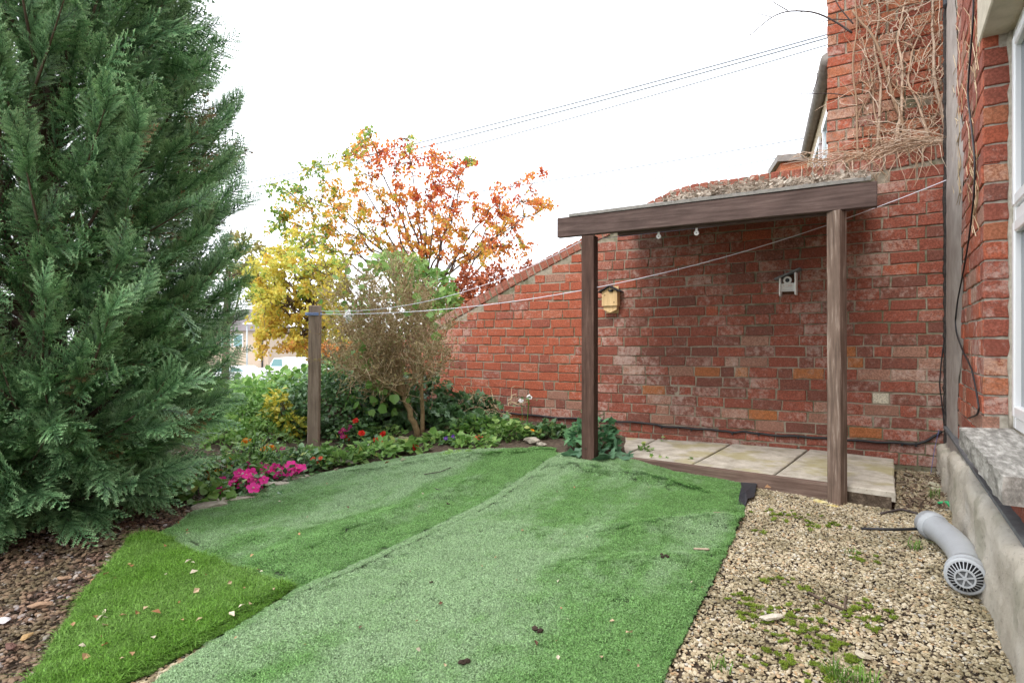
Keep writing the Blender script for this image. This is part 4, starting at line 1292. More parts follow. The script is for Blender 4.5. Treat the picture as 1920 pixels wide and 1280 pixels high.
SP0, SP1 = gpt(548, 1122)[:2], gpt(1028, 868)[:2]
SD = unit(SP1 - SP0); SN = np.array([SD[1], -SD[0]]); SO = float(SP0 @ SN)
def turf_material(name, deep, mid, bleached, bl_amt, tips, seam=False):
    t = NT(name); p = t.pos()
    mp = t.n('ShaderNodeMapping'); mp.inputs['Rotation'].default_value = (0, 0, R(-61.6)); t.l(p, mp.inputs['Vector'])
    n1 = t.noise(mp.outputs[0], 1.7, 3, 0.55, [0.45, 1.6, 1.0]); n2 = t.noise(p, 11.0, 4, 0.65)  # stretched noise puts the light and dark of the pile's lay into colour
    f = t.math('ADD', t.math('MULTIPLY', n1, 0.7), t.math('MULTIPLY', n2, 0.3))
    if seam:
        # pile-lay light and dark put into the colour by strips, along with bleaching
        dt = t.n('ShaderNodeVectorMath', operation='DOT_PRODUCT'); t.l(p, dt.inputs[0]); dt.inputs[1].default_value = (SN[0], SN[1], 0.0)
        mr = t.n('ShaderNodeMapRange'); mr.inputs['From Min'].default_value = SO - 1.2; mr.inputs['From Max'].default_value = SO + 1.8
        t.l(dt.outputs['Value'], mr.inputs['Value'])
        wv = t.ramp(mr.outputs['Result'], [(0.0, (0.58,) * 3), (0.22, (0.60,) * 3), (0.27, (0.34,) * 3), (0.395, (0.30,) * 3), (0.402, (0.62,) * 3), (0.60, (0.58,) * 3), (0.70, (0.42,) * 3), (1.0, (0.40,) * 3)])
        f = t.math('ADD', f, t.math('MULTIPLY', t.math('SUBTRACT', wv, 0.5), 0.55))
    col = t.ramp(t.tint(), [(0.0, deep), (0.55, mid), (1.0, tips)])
    o = t.n('ShaderNodeObjectInfo')
    col = t.hsv(col, 0.5, 1.0, t.math('ADD', t.math('MULTIPLY', t.math('FRACT', t.math('ADD', t.tint(), t.math('MULTIPLY', o.outputs['Random'], 7.0))), 0.5), 0.75))
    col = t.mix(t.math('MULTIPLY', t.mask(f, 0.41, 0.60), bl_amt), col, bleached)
    sp = t.noise(p, 170, 2, 0.6)
    col = t.hsv(col, 0.5, 1.0, t.math('ADD', t.math('MULTIPLY', t.mask(sp, 0.32, 0.70), 0.95), 0.5))
    t.fin(col, 0.55, 0.3)
    tr = t.n('ShaderNodeBsdfTranslucent'); t.l(col, tr.inputs['Color'])
    mx = t.n('ShaderNodeMixShader'); mx.inputs[0].default_value = 0.25
    t.l(t.b.outputs[0], mx.inputs[1]); t.l(tr.outputs[0], mx.inputs[2]); t.l(mx.outputs[0], t.out.inputs[0])
    return t.m
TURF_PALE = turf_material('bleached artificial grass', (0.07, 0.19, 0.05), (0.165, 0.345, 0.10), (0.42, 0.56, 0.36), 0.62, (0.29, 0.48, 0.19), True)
TURF_LUSH = turf_material('lush artificial grass', (0.05, 0.14, 0.014), (0.115, 0.265, 0.028), (0.26, 0.40, 0.14), 0.28, (0.20, 0.38, 0.06))
BACKING = plain('turf backing', (0.022, 0.036, 0.016), (0.045, 0.07, 0.032), 60, 0.95)  # shade between the blades put into the backing's dark colour

def grass_patch(seed, n, rad, h, w, lean, mat, curl=0.5):
    """A tuft-bed of single blades, each two bent quads."""
    r = np.random.default_rng(seed)
    a = r.uniform(0, 2 * np.pi, n); q = rad * np.sqrt(r.random(n))
    base = np.stack([q * np.cos(a), q * np.sin(a), np.zeros(n)], -1)
    dirs = r.uniform(0, 2 * np.pi, n); ln = np.abs(r.normal(size=n)) * lean
    hh = h * r.uniform(0.65, 1.25, n); ww = w * r.uniform(0.7, 1.3, n)
    out = np.stack([np.cos(dirs), np.sin(dirs), np.zeros(n)], -1); side = np.stack([-np.sin(dirs + r.normal(size=n) * 0.8), np.cos(dirs), np.zeros(n)], -1)
    mid = base + out * (ln * hh * 0.35)[:, None] + np.array([0, 0, 1]) * (hh * 0.6)[:, None]
    tip = base + out * (ln * hh * (0.8 + curl))[:, None] + np.array([0, 0, 1]) * (hh * (1 - 0.25 * np.clip(ln, 0, 1.5)))[:, None]
    V = np.stack([base - side * ww[:, None] / 2, base + side * ww[:, None] / 2, mid + side * ww[:, None] / 2, mid - side * ww[:, None] / 2, tip], 1)
    k = np.arange(n)[:, None] * 5
    mb = MB(); mb.v.append(V.reshape(-1, 3)); mb.n = 5 * n
    mb.loops.append(np.concatenate([k + np.array([0, 1, 2, 3]), k + np.array([3, 2, 4])], 1).ravel())
    mb.tot = [4, 3] * n; mb.mi = [0] * (2 * n)
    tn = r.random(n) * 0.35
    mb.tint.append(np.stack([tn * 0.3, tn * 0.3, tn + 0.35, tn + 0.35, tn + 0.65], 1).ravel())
    return mb.mesh('blades', [mat])

def turf(name, label, left, right, mat, h, w, lean, step, npatch, zadd=0.0, nblade=330, thick=0.012, lip=False):
    n1, n2 = 90, 50
    Lp, Rp = resample(left, n1), resample(right, n1)
    t = np.linspace(0, 1, n2)
    G = Lp[:, None, :] * (1 - t)[None, :, None] + Rp[:, None, :] * t[None, :, None]
    lf = lip_z if lip else (lambda x, y: 0.0)
    Z = turf_z(G[..., 0], G[..., 1]) + zadd + lf(G[..., 0], G[..., 1])
    V = np.concatenate([G, Z[..., None]], -1).reshape(-1, 3)
    id_ = np.arange(n1 * n2).reshape(n1, n2)
    top = np.stack([id_[:-1, :-1], id_[:-1, 1:], id_[1:, 1:], id_[1:, :-1]], -1).reshape(-1, 4)
    # orientation up
    a, b_, c_ = V[top[0][0]], V[top[0][1]], V[top[0][2]]
    if np.cross(b_ - a, c_ - a)[2] < 0: top = top[:, ::-1]
    mb = MB()
    rim = np.concatenate([id_[0, :], id_[1:, -1], id_[-1, -2::-1], id_[-2:0:-1, 0]])
    V2 = V[rim] - np.array([0, 0, thick])
    allV = np.vstack([V, V2]); m = len(rim); k0 = len(V)
    side = [[rim[i], rim[(i + 1) % m], k0 + (i + 1) % m, k0 + i] for i in range(m)]
    mb.add(allV, top.tolist() + side)
    cen = V.mean(0)
    root = thing(name, label, 'artificial grass', (cen[0], cen[1], cen[2]))
    mb.build('backing', BACKING, root)
    outline = np.concatenate([Lp, Rp[::-1]])
    lo, hi = outline.min(0), outline.max(0)
    nx_, ny_ = int((hi[0] - lo[0]) / step), int((hi[1] - lo[1]) / step)
    Q = np.stack(np.meshgrid(lo[0] + (np.arange(nx_) + 0.5) * step, lo[1] + (np.arange(ny_) + 0.5) * step), -1).reshape(-1, 2)
    Q = Q + RNG.uniform(-0.5, 0.5, Q.shape) * step
    Q = Q[in_poly(Q, outline)]
    Q = Q[Q[:, 1] > 1.15]
    # keep the patches inside the sheet's edge
    dmin = np.min(np.linalg.norm(Q[:, None, :] - resample(outline, 260)[None], axis=2), axis=1)
    rad = step * 0.98
    ring_ = resample(np.vstack([outline, outline[:1]]), int(np.linalg.norm(np.diff(outline, axis=0), axis=1).sum() / 0.017))
    ring_ = ring_ + RNG.normal(size=ring_.shape) * 0.003
    tg = unit(np.gradient(ring_, axis=0)); nn_ = np.stack([-tg[:, 1], tg[:, 0]], -1)
    if not in_poly((ring_ + nn_ * 0.02)[len(ring_) // 2:len(ring_) // 2 + 1], outline)[0]: nn_ = -nn_
    E_ = ring_ + nn_ * 0.017; E_ = E_[E_[:, 1] > 1.15]
    Q = Q[dmin > rad * 0.8]; n_in = len(Q); Q = np.vstack([Q, E_, E_ + RNG.normal(size=E_.shape) * 0.004 + 0.0])
    e = 0.01
    zx = (turf_z(Q[:, 0] + e, Q[:, 1]) - turf_z(Q[:, 0] - e, Q[:, 1])) / (2 * e)
    zy = (turf_z(Q[:, 0], Q[:, 1] + e) - turf_z(Q[:, 0], Q[:, 1] - e)) / (2 * e)
    nrm_ = unit(np.stack([-zx, -zy, np.ones(len(Q))], -1))
    ang = RNG.uniform(0, 2 * np.pi, len(Q)); d = np.stack([np.cos(ang), np.sin(ang), np.zeros(len(Q))], -1)
    d = unit(d - nrm_ * np.sum(d * nrm_, 1)[:, None])
    E = eulers(frames(d, nrm_, np.ones(len(Q))))
    P = np.c_[Q, turf_z(Q[:, 0], Q[:, 1]) + zadd + lf(Q[:, 0], Q[:, 1]) - 0.001]
    src = [grass_patch(100 + i + int(h * 1e4), nblade, rad, h, w, lean, mat) for i in range(npatch)]
    gn_scatter('pile', P, E, np.r_[RNG.uniform(0.9, 1.15, n_in), RNG.uniform(0.36, 0.42, len(Q) - n_in) * (0.05 / step)], src, mat, root)
    return outline

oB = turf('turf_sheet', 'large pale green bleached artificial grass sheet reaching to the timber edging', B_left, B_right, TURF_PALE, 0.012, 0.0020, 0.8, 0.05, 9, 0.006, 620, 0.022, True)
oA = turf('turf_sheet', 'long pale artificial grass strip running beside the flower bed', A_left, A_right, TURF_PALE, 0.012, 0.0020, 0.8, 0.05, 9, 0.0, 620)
oC = turf('turf_sheet', 'small bright lush green artificial grass offcut under the conifer', C_left, C_right, TURF_LUSH, 0.034, 0.0021, 0.75, 0.05, 8, 0.001, 420)

# torn black membrane at the turf's corner
q = gpt(1402, 925)
b = MB()
pts = [(1388, 908, 0.02), (1420, 912, 0.03), (1414, 938, 0.02), (1402, 944, 0.03), (1396, 955, 0.005), (1383, 952, 0.01), (1386, 938, 0.03), (1390, 922, 0.035)]
ring = np.array([np.append(gpt(a, c_)[:2], z_) for a, c_, z_ in pts]); cen = ring.mean(0) + np.array([0, 0, 0.012])
b.add(np.vstack([ring, cen]), [[i, (i + 1) % 8, 8] for i in range(8)])
o = b.build('membrane_scrap', plain('black ground membrane', (0.02, 0.022, 0.028), (0.045, 0.05, 0.06), 40, 0.5, 0.4), smooth=False)
tag(o, 'crumpled scrap of black membrane at the corner of the turf', 'membrane')
sol = o.modifiers.new('thickness', 'SOLIDIFY'); sol.thickness = 0.002

# ================================================================== gravel, bark and stones
def colored_stone(name, stops, rough=0.85):
    t = NT(name); o = t.n('ShaderNodeObjectInfo')
    col = t.ramp(o.outputs['Random'], stops)
    g = t.noise(t.pos(), 160, 4, 0.7)
    col = t.hsv(col, 0.5, 1.0, t.math('ADD', t.math('MULTIPLY', g, 0.7), 0.62))
    d = t.mask(t.noise(t.pos(), 3.4, 5, 0.7), 0.44, 0.62)
    col = t.mix(t.math('MULTIPLY', d, 0.6), col, (0.135, 0.115, 0.06))
    return t.fin(col, rough, 0.25)
GRAVEL = colored_stone('buff gravel', [(0.0, (0.13, 0.10, 0.065)), (0.15, (0.27, 0.215, 0.135)), (0.40, (0.40, 0.33, 0.21)), (0.62, (0.49, 0.42, 0.29)), (0.82, (0.55, 0.49, 0.37)), (0.92, (0.42, 0.26, 0.13)), (0.96, (0.32, 0.31, 0.28)), (1.0, (0.66, 0.62, 0.53))])
CHIPS = colored_stone('shade-darkened brown stones', [(0.0, (0.035, 0.02, 0.016)), (0.3, (0.085, 0.05, 0.036)), (0.6, (0.155, 0.095, 0.066)), (0.88, (0.25, 0.16, 0.105)), (0.96, (0.24, 0.22, 0.22)), (1.0, (0.36, 0.30, 0.26))], 0.6)  # brown stones, their colour darkened partly for the shade they lie in
def stones(prefix, n_var, flat, mat, seed):
    out = []
    for i in range(n_var):
        mb = MB(); V, Fs = rock(1, 0.25, flat, seed + i, 5); mb.add(V * 0.5, Fs); out.append(mb.mesh(prefix, [mat], smooth=False))
    return out
ST_G = stones('pebble', 9, 0.48, GRAVEL, 40)
ST_C = stones('chip', 9, 0.45, CHIPS, 70)

def house_front(y):      # x of the plinth's foot at that depth
    q = WALL_C + HN * 0.065; return q[0] + (q[1] - y) * HU[0] / -HU[1] * 1.0
def scatter_stones(name, label, polyg, spacing, smin, smax, src, mat, excl, maxn=60000, zlift=0.0):
    P = np.array(polyg); lo, hi = P.min(0), P.max(0)
    n = int((hi[0] - lo[0]) * (hi[1] - lo[1]) / spacing ** 2)
    Q = RNG.uniform(lo, hi, (n, 2)); Q = Q[in_poly(Q, polyg)]
    for e_ in excl: Q = Q[~in_poly(Q, e_)]
    Q = Q[:maxn]
    n = len(Q)
    sz = smin + (smax - smin) * RNG.random(n) ** 2.2
    M_ = frames(rand_unit(n) * np.array([1, 1, 0.25]), np.array([0, 0, 1.0]) + RNG.normal(size=(n, 3)) * 0.25, np.ones(n))
    Z = ground(Q[:, 0], Q[:, 1]) + sz * 0.05 + RNG.random(n) * 0.004 + zlift
    o = gn_scatter(name, np.c_[Q, Z], eulers(M_), sz, src, mat)
    tag(o, label, 'gravel', kind='stuff')
    return o
in_sheet = lambda P, k: [tuple(np.mean(P, 0) + (q - np.mean(P, 0)) * k) for q in P]
slab_poly = [tuple(FL), tuple(FR), tuple(backs[4]), tuple(backs[0])]
gpoly = [tuple(gpt(1386, 900)[:2] + np.array([0, 0.1])), tuple(FL + fd * 1.2 + nrm * 0.03), tuple(FR + nrm * 0.02), tuple(backs[4] + np.array([0.02, 0])), (2.80, 4.36), tuple((WALL_C + HN * 0.07)[:2]),
         (house_front(3.0), 3.0), (house_front(2.0), 2.0), (house_front(1.1), 1.1), (0.1, 1.1), tuple(oB[0] * 0 + gpt(1150, 1300)[:2]), tuple(gpt(1330, 1085)[:2])]
scatter_stones('gravel', 'buff pea gravel bed between the turf and the house plinth', gpoly, 0.0076, 0.006, 0.0185, ST_G, GRAVEL, [oB], 60000)
strip = [tuple(gpt(*q)[:2]) for q in ((575, 1098), (560, 1118), (440, 1200), (285, 1300), (120, 1415), (40, 1415), (225, 1280), (430, 1175), (550, 1100))]
scatter_stones('gravel', 'thin line of buff gravel showing between the two turf pieces', strip, 0.0085, 0.009, 0.024, ST_G, GRAVEL, [oB], 6000)
cpoly = [(-3.6, 1.15), (-0.95, 1.15), tuple(gpt(62, 1280)[:2] + np.array([0.06, 0])), tuple(gpt(150, 1132)[:2] + np.array([0.06, 0])), tuple(gpt(246, 1014)[:2] + np.array([0.1, 0])), tuple(gpt(300, 1000)[:2]), tuple(gpt(400, 940)[:2]), (-2.6, 4.2), (-4.2, 4.2)]
scatter_stones('bark_chips', 'dark brown stones and bark under the conifer', cpoly, 0.0112, 0.008, 0.030, ST_C, CHIPS, [oC, oA], 42000)

# ================================================================== PLANTS
# ---- the big conifer
CON = np.array([-2.42, 3.02])
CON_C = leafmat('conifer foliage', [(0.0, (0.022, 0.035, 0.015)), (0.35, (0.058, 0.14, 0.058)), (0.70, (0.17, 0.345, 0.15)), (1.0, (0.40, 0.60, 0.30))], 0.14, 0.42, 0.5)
CON_BROWN = leafmat('browned conifer tips', [(0.0, (0.06, 0.07, 0.035)), (0.5, (0.16, 0.16, 0.09)), (1.0, (0.42, 0.24, 0.12))], 0.2, 0.6, 0.3)
def spray_mesh(seed, mat, L_=1.0):
    """A flat, plume-like cypress spray one unit long: axis, side shoots, and scale-leaf twiglets."""
    r = np.random.default_rng(seed); mb = MB()
    Vs, Fs, Ts = [], [], []
    def strip(p, q, w0, w1, nrm_, t0, t1):
        d = unit(q - p); s_ = unit(np.cross(d, nrm_)); k = len(Vs)
        Vs.extend([p - s_ * w0, p + s_ * w0, q + s_ * w1, q - s_ * w1]); Fs.append([k, k + 1, k + 2, k + 3]); Ts.extend([t0, t0, t1, t1])
    up = np.array([0, 0, 1.0])
    def axis(u): return np.array([0.05 * math.sin(u * 3 + seed), u, 0.10 * math.sin(u * 2.2) - 0.16 * u * u])
    us = np.linspace(0, 1, 9)
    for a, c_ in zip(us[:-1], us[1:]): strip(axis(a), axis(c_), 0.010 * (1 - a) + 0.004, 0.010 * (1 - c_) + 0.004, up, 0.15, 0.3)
    n = [17, 15, 19, 13, 17, 21][seed % 6]; wide = [1.0, 0.8, 1.1, 1.25, 0.9, 0.7][(seed * 5 + 1) % 6]
    for i in range(n):
        u = 0.10 + 0.88 * i / (n - 1); side = 1 if i % 2 else -1
        p = axis(u)
        ln = (0.40 * math.sin(math.pi * min(1, 0.25 + u * 0.72)) ** 0.8) * (1.0 - 0.35 * u) * r.uniform(0.7, 1.2) * wide
        ang = R(r.uniform(38, 55))
        d = unit(np.array([side * math.sin(ang), math.cos(ang), r.normal() * 0.13 - 0.05]))
        nn = unit(up + rand3(r) * 0.25)
        m = max(3, int(ln / 0.042))
        pts = [p]
        for j in range(1, m + 1):
            t_ = j / m
            q = p + d * ln * t_ + np.array([0, 0.05 * ln * t_ * t_, -0.14 * ln * t_ * t_]); pts.append(q)
        for j in range(m):
            t_ = j / m
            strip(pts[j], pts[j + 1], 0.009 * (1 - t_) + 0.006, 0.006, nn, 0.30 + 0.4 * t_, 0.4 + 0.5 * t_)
        for j in range(1, m + 1):
            for sd in (-1, 1):
                l2 = 0.105 * (1 - 0.55 * j / m) * r.uniform(0.7, 1.3) * (0.55 + ln)
                a2 = R(r.uniform(30, 48)) * sd
                d2 = np.array([d[0] * math.cos(a2) - d[1] * math.sin(a2), d[0] * math.sin(a2) + d[1] * math.cos(a2), d[2] + r.normal() * 0.15])
                d2 = unit(d2)
                tb = 0.35 + 0.45 * j / m
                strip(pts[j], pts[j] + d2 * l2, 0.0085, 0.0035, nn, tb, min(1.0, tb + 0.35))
    mb.add(np.array(Vs), Fs, np.array(Ts))
    return mb.mesh('spray', [mat])
def rand3(r): return unit(r.normal(size=3))
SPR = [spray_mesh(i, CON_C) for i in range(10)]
SPR_B = [spray_mesh(20 + i, CON_BROWN) for i in range(2)]

def con_r(z):
    return np.interp(z, [0.0, 0.25, 0.6, 1.2, 1.9, 2.7, 3.6, 4.6, 5.4], [0.42, 0.64, 0.82, 0.90, 0.95, 0.83, 0.58, 0.28, 0.05])
con = thing('conifer', 'huge dark green feathery cypress filling the side of the garden', 'tree', (CON[0], CON[1], float(ground(CON[0], CON[1]))))
sp_p, sp_M, sp_sz, sp_br = [], [], [], []
br = MB()
nplume = 470
zs_c = np.linspace(0.10, 5.2, nplume)
for i in range(nplume):
    z0 = 0.05 + 5.2 * ((i + RNG.random()) / nplume) ** 1.25
    th = i * 2.39996 + RNG.normal() * 0.25
    rr = float(con_r(z0))
    # clumps: some plumes stand out, some leave dark hollows
    cl = math.sin(th * 3.0 + z0 * 2.1) * math.sin(z0 * 3.3 + 1.0 + th) 
    inset = 1.0 + 0.13 * cl - (0.26 if RNG.random() < 0.22 else 0)
    out = np.array([math.cos(th), math.sin(th), 0])
    up = 1.0 if z0 > 0.9 else np.interp(z0, [0, 0.4, 0.9], [-0.15, 0.2, 0.85])
    up += RNG.normal() * 0.16
    ln = RNG.uniform(0.46, 0.80) * (1 if z0 < 3.6 else 0.7)
    d = unit(out + np.array([0, 0, up]) + RNG.normal(size=3) * 0.14)
    tipr = rr * inset
    tip = np.array([CON[0], CON[1], 0]) + out * tipr + np.array([0, 0, z0 + 0.12 * up])
    base = tip - d * ln
    tip_z = max(tip[2], 0.10)
    pts = bez(base, base + d * ln * 0.5 + np.array([0, 0, -0.04]), tip, 6); pts[:, 2] = np.maximum(pts[:, 2], 0.09 + 0.05 * RNG.random())
    br.tube(pts, np.linspace(0.009, 0.002, 6), 4, caps=False)
    inner = bez(np.array([CON[0], CON[1], max(0.1, base[2] - 0.35)]), base - d * 0.1, base, 5)
    br.tube(inner, np.linspace(0.016, 0.009, 5), 5, caps=False)
    m = 28
    for k in range(m):
        u = 0.12 + 0.88 * k / (m - 1)
        p = base + (tip - base) * u
        p[2] = max(p[2], 0.12)
        lat0 = unit(np.cross(d, np.array([0, 0, 1.0]) if abs(d[2]) < 0.95 else out))
        sg = 1 if k % 2 else -1
        ph = RNG.normal() * 0.7; lat = lat0 * math.cos(ph) + np.cross(d, lat0) * math.sin(ph)
        spread = 0.62 * (1 - u) ** 0.7 + 0.06
        dd = unit(d * (0.9 - 0.3 * (1 - u)) + lat * sg * spread + RNG.normal(size=3) * 0.20 + np.array([0, 0, -0.10 if z0 < 0.7 else 0.22]))
        nh = unit(out * 0.75 + np.array([0, 0, 0.65 if up > 0.3 else 1.3]) + RNG.normal(size=3) * 0.40)
        size = RNG.uniform(0.12, 0.20) * (1.12 if z0 < 0.7 else 1.0) * (1.15 if k == m - 1 else 1.0)
        sp_p.append(p); sp_M.append(frames(dd[None], nh[None], np.ones(1))[0]); sp_sz.append(size)
        toL = (p[0] - (-1.75)) ** 2 + (p[1] - 1.95) ** 2 + ((p[2] - 0.93) * 1.2) ** 2
        sp_br.append(toL < 0.05 or RNG.random() < 0.004)
# dark inside: sprays closer to the stem, so the tree is not hollow
for i in range(3600):
    z0 = 0.15 + 4.6 * RNG.random(); th = RNG.uniform(0, 2 * np.pi); rr = float(con_r(z0)) * RNG.uniform(0.30, 0.78)
    out = np.array([math.cos(th), math.sin(th), 0])
    p = np.array([CON[0], CON[1], z0]) + out * rr
    dd = unit(out + np.array([0, 0, 0.5]) + RNG.normal(size=3) * 0.4)
    sp_p.append(p); sp_M.append(frames(dd[None], rand_unit(1), np.ones(1))[0]); sp_sz.append(RNG.uniform(0.22, 0.34)); sp_br.append(RNG.random() < 0.05)
sp_p = np.array(sp_p); sp_M = np.array(sp_M); sp_sz = np.array(sp_sz); sp_br = np.array(sp_br)
# the 300 that show largest stand as sprays of their own
camv = np.array([0, 0, CAM_H]) - sp_p; dist = np.linalg.norm(camv, axis=1)
outw = unit(np.c_[sp_p[:, :2] - CON, np.zeros(len(sp_p))])
face = np.sum(outw * unit(camv), 1)
px_ = CX + F * sp_p[:, 0] / sp_p[:, 1]; py_ = HY - F * (sp_p[:, 2] - CAM_H) / sp_p[:, 1]
rad_ = np.linalg.norm(sp_p[:, :2] - CON, axis=1)
sc_ = sp_sz / dist * np.clip(face, 0.01, 1) * ((px_ > -20) & (py_ > -30) & (rad_ > 0.75 * con_r(sp_p[:, 2])))
own = set(np.argsort(-sc_)[:296].tolist())
for i in own:
    o = bpy.data.objects.new('spray', (SPR_B if sp_br[i] else SPR)[i % (2 if sp_br[i] else 10)])
    M4 = Matrix(np.vstack([np.c_[sp_M[i] * sp_sz[i], sp_p[i] - np.array(con.location)], [0, 0, 0, 1]]).tolist())
    C.objects.link(o); o.parent = con; o.matrix_local = M4
rest_i = np.array([i for i in range(len(sp_p)) if i not in own and not sp_br[i]])
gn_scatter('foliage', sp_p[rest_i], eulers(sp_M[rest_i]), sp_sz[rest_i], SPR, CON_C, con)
rb = np.array([i for i in range(len(sp_p)) if i not in own and sp_br[i]])
o = gn_scatter('browned_foliage', sp_p[rb], eulers(sp_M[rb]), sp_sz[rb], SPR_B, CON_BROWN, con); o['label'] = 'browned orange tinted sprays'
br.build('branchwork', BARK, con, kind='stuff', smooth=True)
b = MB(); zz = np.linspace(0, 5.0, 14)
b.tube(np.stack([CON[0] + 0.03 * np.sin(zz), CON[1] + 0.03 * np.cos(zz * 1.3), ground(*CON) + zz - 0.05], -1), np.linspace(0.12, 0.02, 14), 10); b.build('trunk', BARK, con, smooth=True)

# ---- general woody plants
def curve_to(p0, p1, lift, n, jit=0.02):
    mid = (np.asarray(p0) + np.asarray(p1)) / 2 + np.asarray(lift)
    P = bez(p0, mid, p1, n)
    P[1:-1] += RNG.normal(size=(n - 2, 3)) * jit
    return P

def leafy_tree(root, base, trunk_r, forks, blobs, depth, dspread, leaf_mat, lsize, twig_len, per_twig, tmpl=LEAF, hang=0.8, bark=BARK, seed_t=0.5, trunk_top=None):
    """Trunk, limbs to each blob of the crown, twigs with leaves along them. blobs: (px, py, rx, ry, twigs, tint)."""
    wood, limbs_mb, lv = MB(), MB(), MB()
    tt = trunk_top
    P = curve_to(base, tt, (0.05, 0, 0), 7); wood.tube(P, np.linspace(trunk_r, trunk_r * 0.6, 7), 9)
    wood.build('trunk', bark, root, smooth=True)
    limb_pts = [tt[None]]
    for (px, py, rx, ry, nt, tint) in blobs:
        for _ in range(max(1, forks)):
            end = ray(px + RNG.normal() * rx * 0.4, py + RNG.normal() * ry * 0.3, depth + RNG.normal() * dspread * 0.6)
            start = P[RNG.integers(3, 7)]
            Q = curve_to(start, end, (0, 0, 0.15 + 0.25 * RNG.random()), 12, 0.03)
            limbs_mb.tube(Q, np.linspace(trunk_r * 0.40, 0.005, 12), 6, caps=False)
            limb_pts.append(Q[3:])
    LPts = np.vstack(limb_pts)
    lp, ld, lt = [], [], []
    for (px, py, rx, ry, nt, tint) in blobs:
        for _ in range(nt):
            a = RNG.uniform(0, 2 * np.pi); q = math.sqrt(RNG.random())
            end = ray(px + rx * q * math.cos(a), py + ry * q * math.sin(a), depth + RNG.normal() * dspread)
            i0 = int(np.argmin(np.sum((LPts - end) ** 2, 1) + RNG.random(len(LPts)) * 0.08))
            st = LPts[i0]
            v = end - st; L_ = np.linalg.norm(v)
            Q = curve_to(st, end, (0, 0, 0.10 * L_), 6, 0.012)
            limbs_mb.tube(Q, np.linspace(0.007, 0.002, 6), 4, caps=False)
            n_l = max(3, int(per_twig * RNG.uniform(0.6, 1.4)))
            u = 1 - np.abs(RNG.normal(size=n_l)) * 0.40; u = np.clip(u, 0.05, 1) * 5
            k = np.minimum(u.astype(int), 4); f = (u - k)[:, None]
            lp.append(Q[k] * (1 - f) + Q[k + 1] * f + RNG.normal(size=(n_l, 3)) * 0.03)
            ld.append(unit(RNG.normal(size=(n_l, 3)) * 0.75 + unit(v) * 0.35 + np.array([0, 0, -hang])))
            lt.append(np.clip(tint + RNG.normal() * 0.12 + RNG.normal(size=n_l) * 0.13, 0.0, 1.0))
    lp = np.vstack(lp); ld = np.vstack(ld); lt = np.concatenate(lt); n = len(lp)
    lv.scatter(tmpl, frames(ld, rand_unit(n), lsize * RNG.uniform(0.65, 1.25, n)), lp, lt)
    limbs_mb.build('limbs', bark, root, smooth=True)
    lv.build('crown', leaf_mat, root, kind='stuff')

AUTUMN = leafmat('autumn cherry leaves', [(0.0, (0.44, 0.075, 0.035)), (0.22, (0.60, 0.18, 0.06)), (0.42, (0.70, 0.32, 0.075)), (0.60, (0.60, 0.38, 0.05)), (0.78, (0.40, 0.42, 0.07)), (1.0, (0.14, 0.26, 0.05))], 0.55, 0.5)
D = 10.0
base = ray(795, 720, D); base[2] = float(ground(base[0], D))
cherry = thing('cherry_tree', 'autumn cherry tree with thinning red, orange and green leaves against the sky', 'tree', base)
cherry_blobs = [(530, 365, 45, 35, 16, 0.97), (575, 310, 28, 22, 8, 0.98), (520, 430, 26, 50, 14, 0.92), (585, 400, 55, 50, 34, 0.74), (610, 440, 50, 40, 26, 0.7), (680, 380, 60, 40, 26, 0.5), (560, 460, 40, 25, 10, 0.9), (640, 350, 45, 45, 22, 0.62),
                (660, 420, 60, 45, 30, 0.58), (690, 270, 32, 32, 14, 0.30), (685, 243, 18, 12, 5, 0.8), (720, 310, 45, 40, 26, 0.20), (650, 300, 30, 20, 10, 0.75), (790, 290, 50, 22, 18, 0.14), (775, 262, 10, 12, 3, 0.8),
                (800, 340, 55, 35, 30, 0.18), (860, 312, 38, 14, 10, 0.16), (880, 300, 14, 6, 4, 0.95), (760, 390, 60, 45, 34, 0.36), (850, 380, 55, 35, 26, 0.24), (830, 440, 60, 40, 28, 0.42), (900, 420, 50, 40, 24, 0.30),
                (715, 470, 60, 25, 22, 0.52), (945, 400, 40, 35, 16, 0.22), (960, 350, 45, 25, 10, 0.16), (1010, 325, 22, 12, 4, 0.3), (985, 400, 45, 30, 16, 0.34), (1025, 385, 30, 14, 8, 0.36), (960, 450, 45, 35, 14, 0.34), (905, 480, 50, 22, 16, 0.45), (870, 470, 60, 30, 20, 0.42), (945, 475, 45, 25, 14, 0.35), (800, 480, 50, 30, 16, 0.5), (780, 440, 60, 40, 22, 0.4), (640, 500, 50, 18, 8, 0.55)]
leafy_tree(cherry, base, 0.055, 1, cherry_blobs, D, 0.55, AUTUMN, 0.064, 0.5, 21, LEAF, 0.75, trunk_top=ray(800, 545, D))

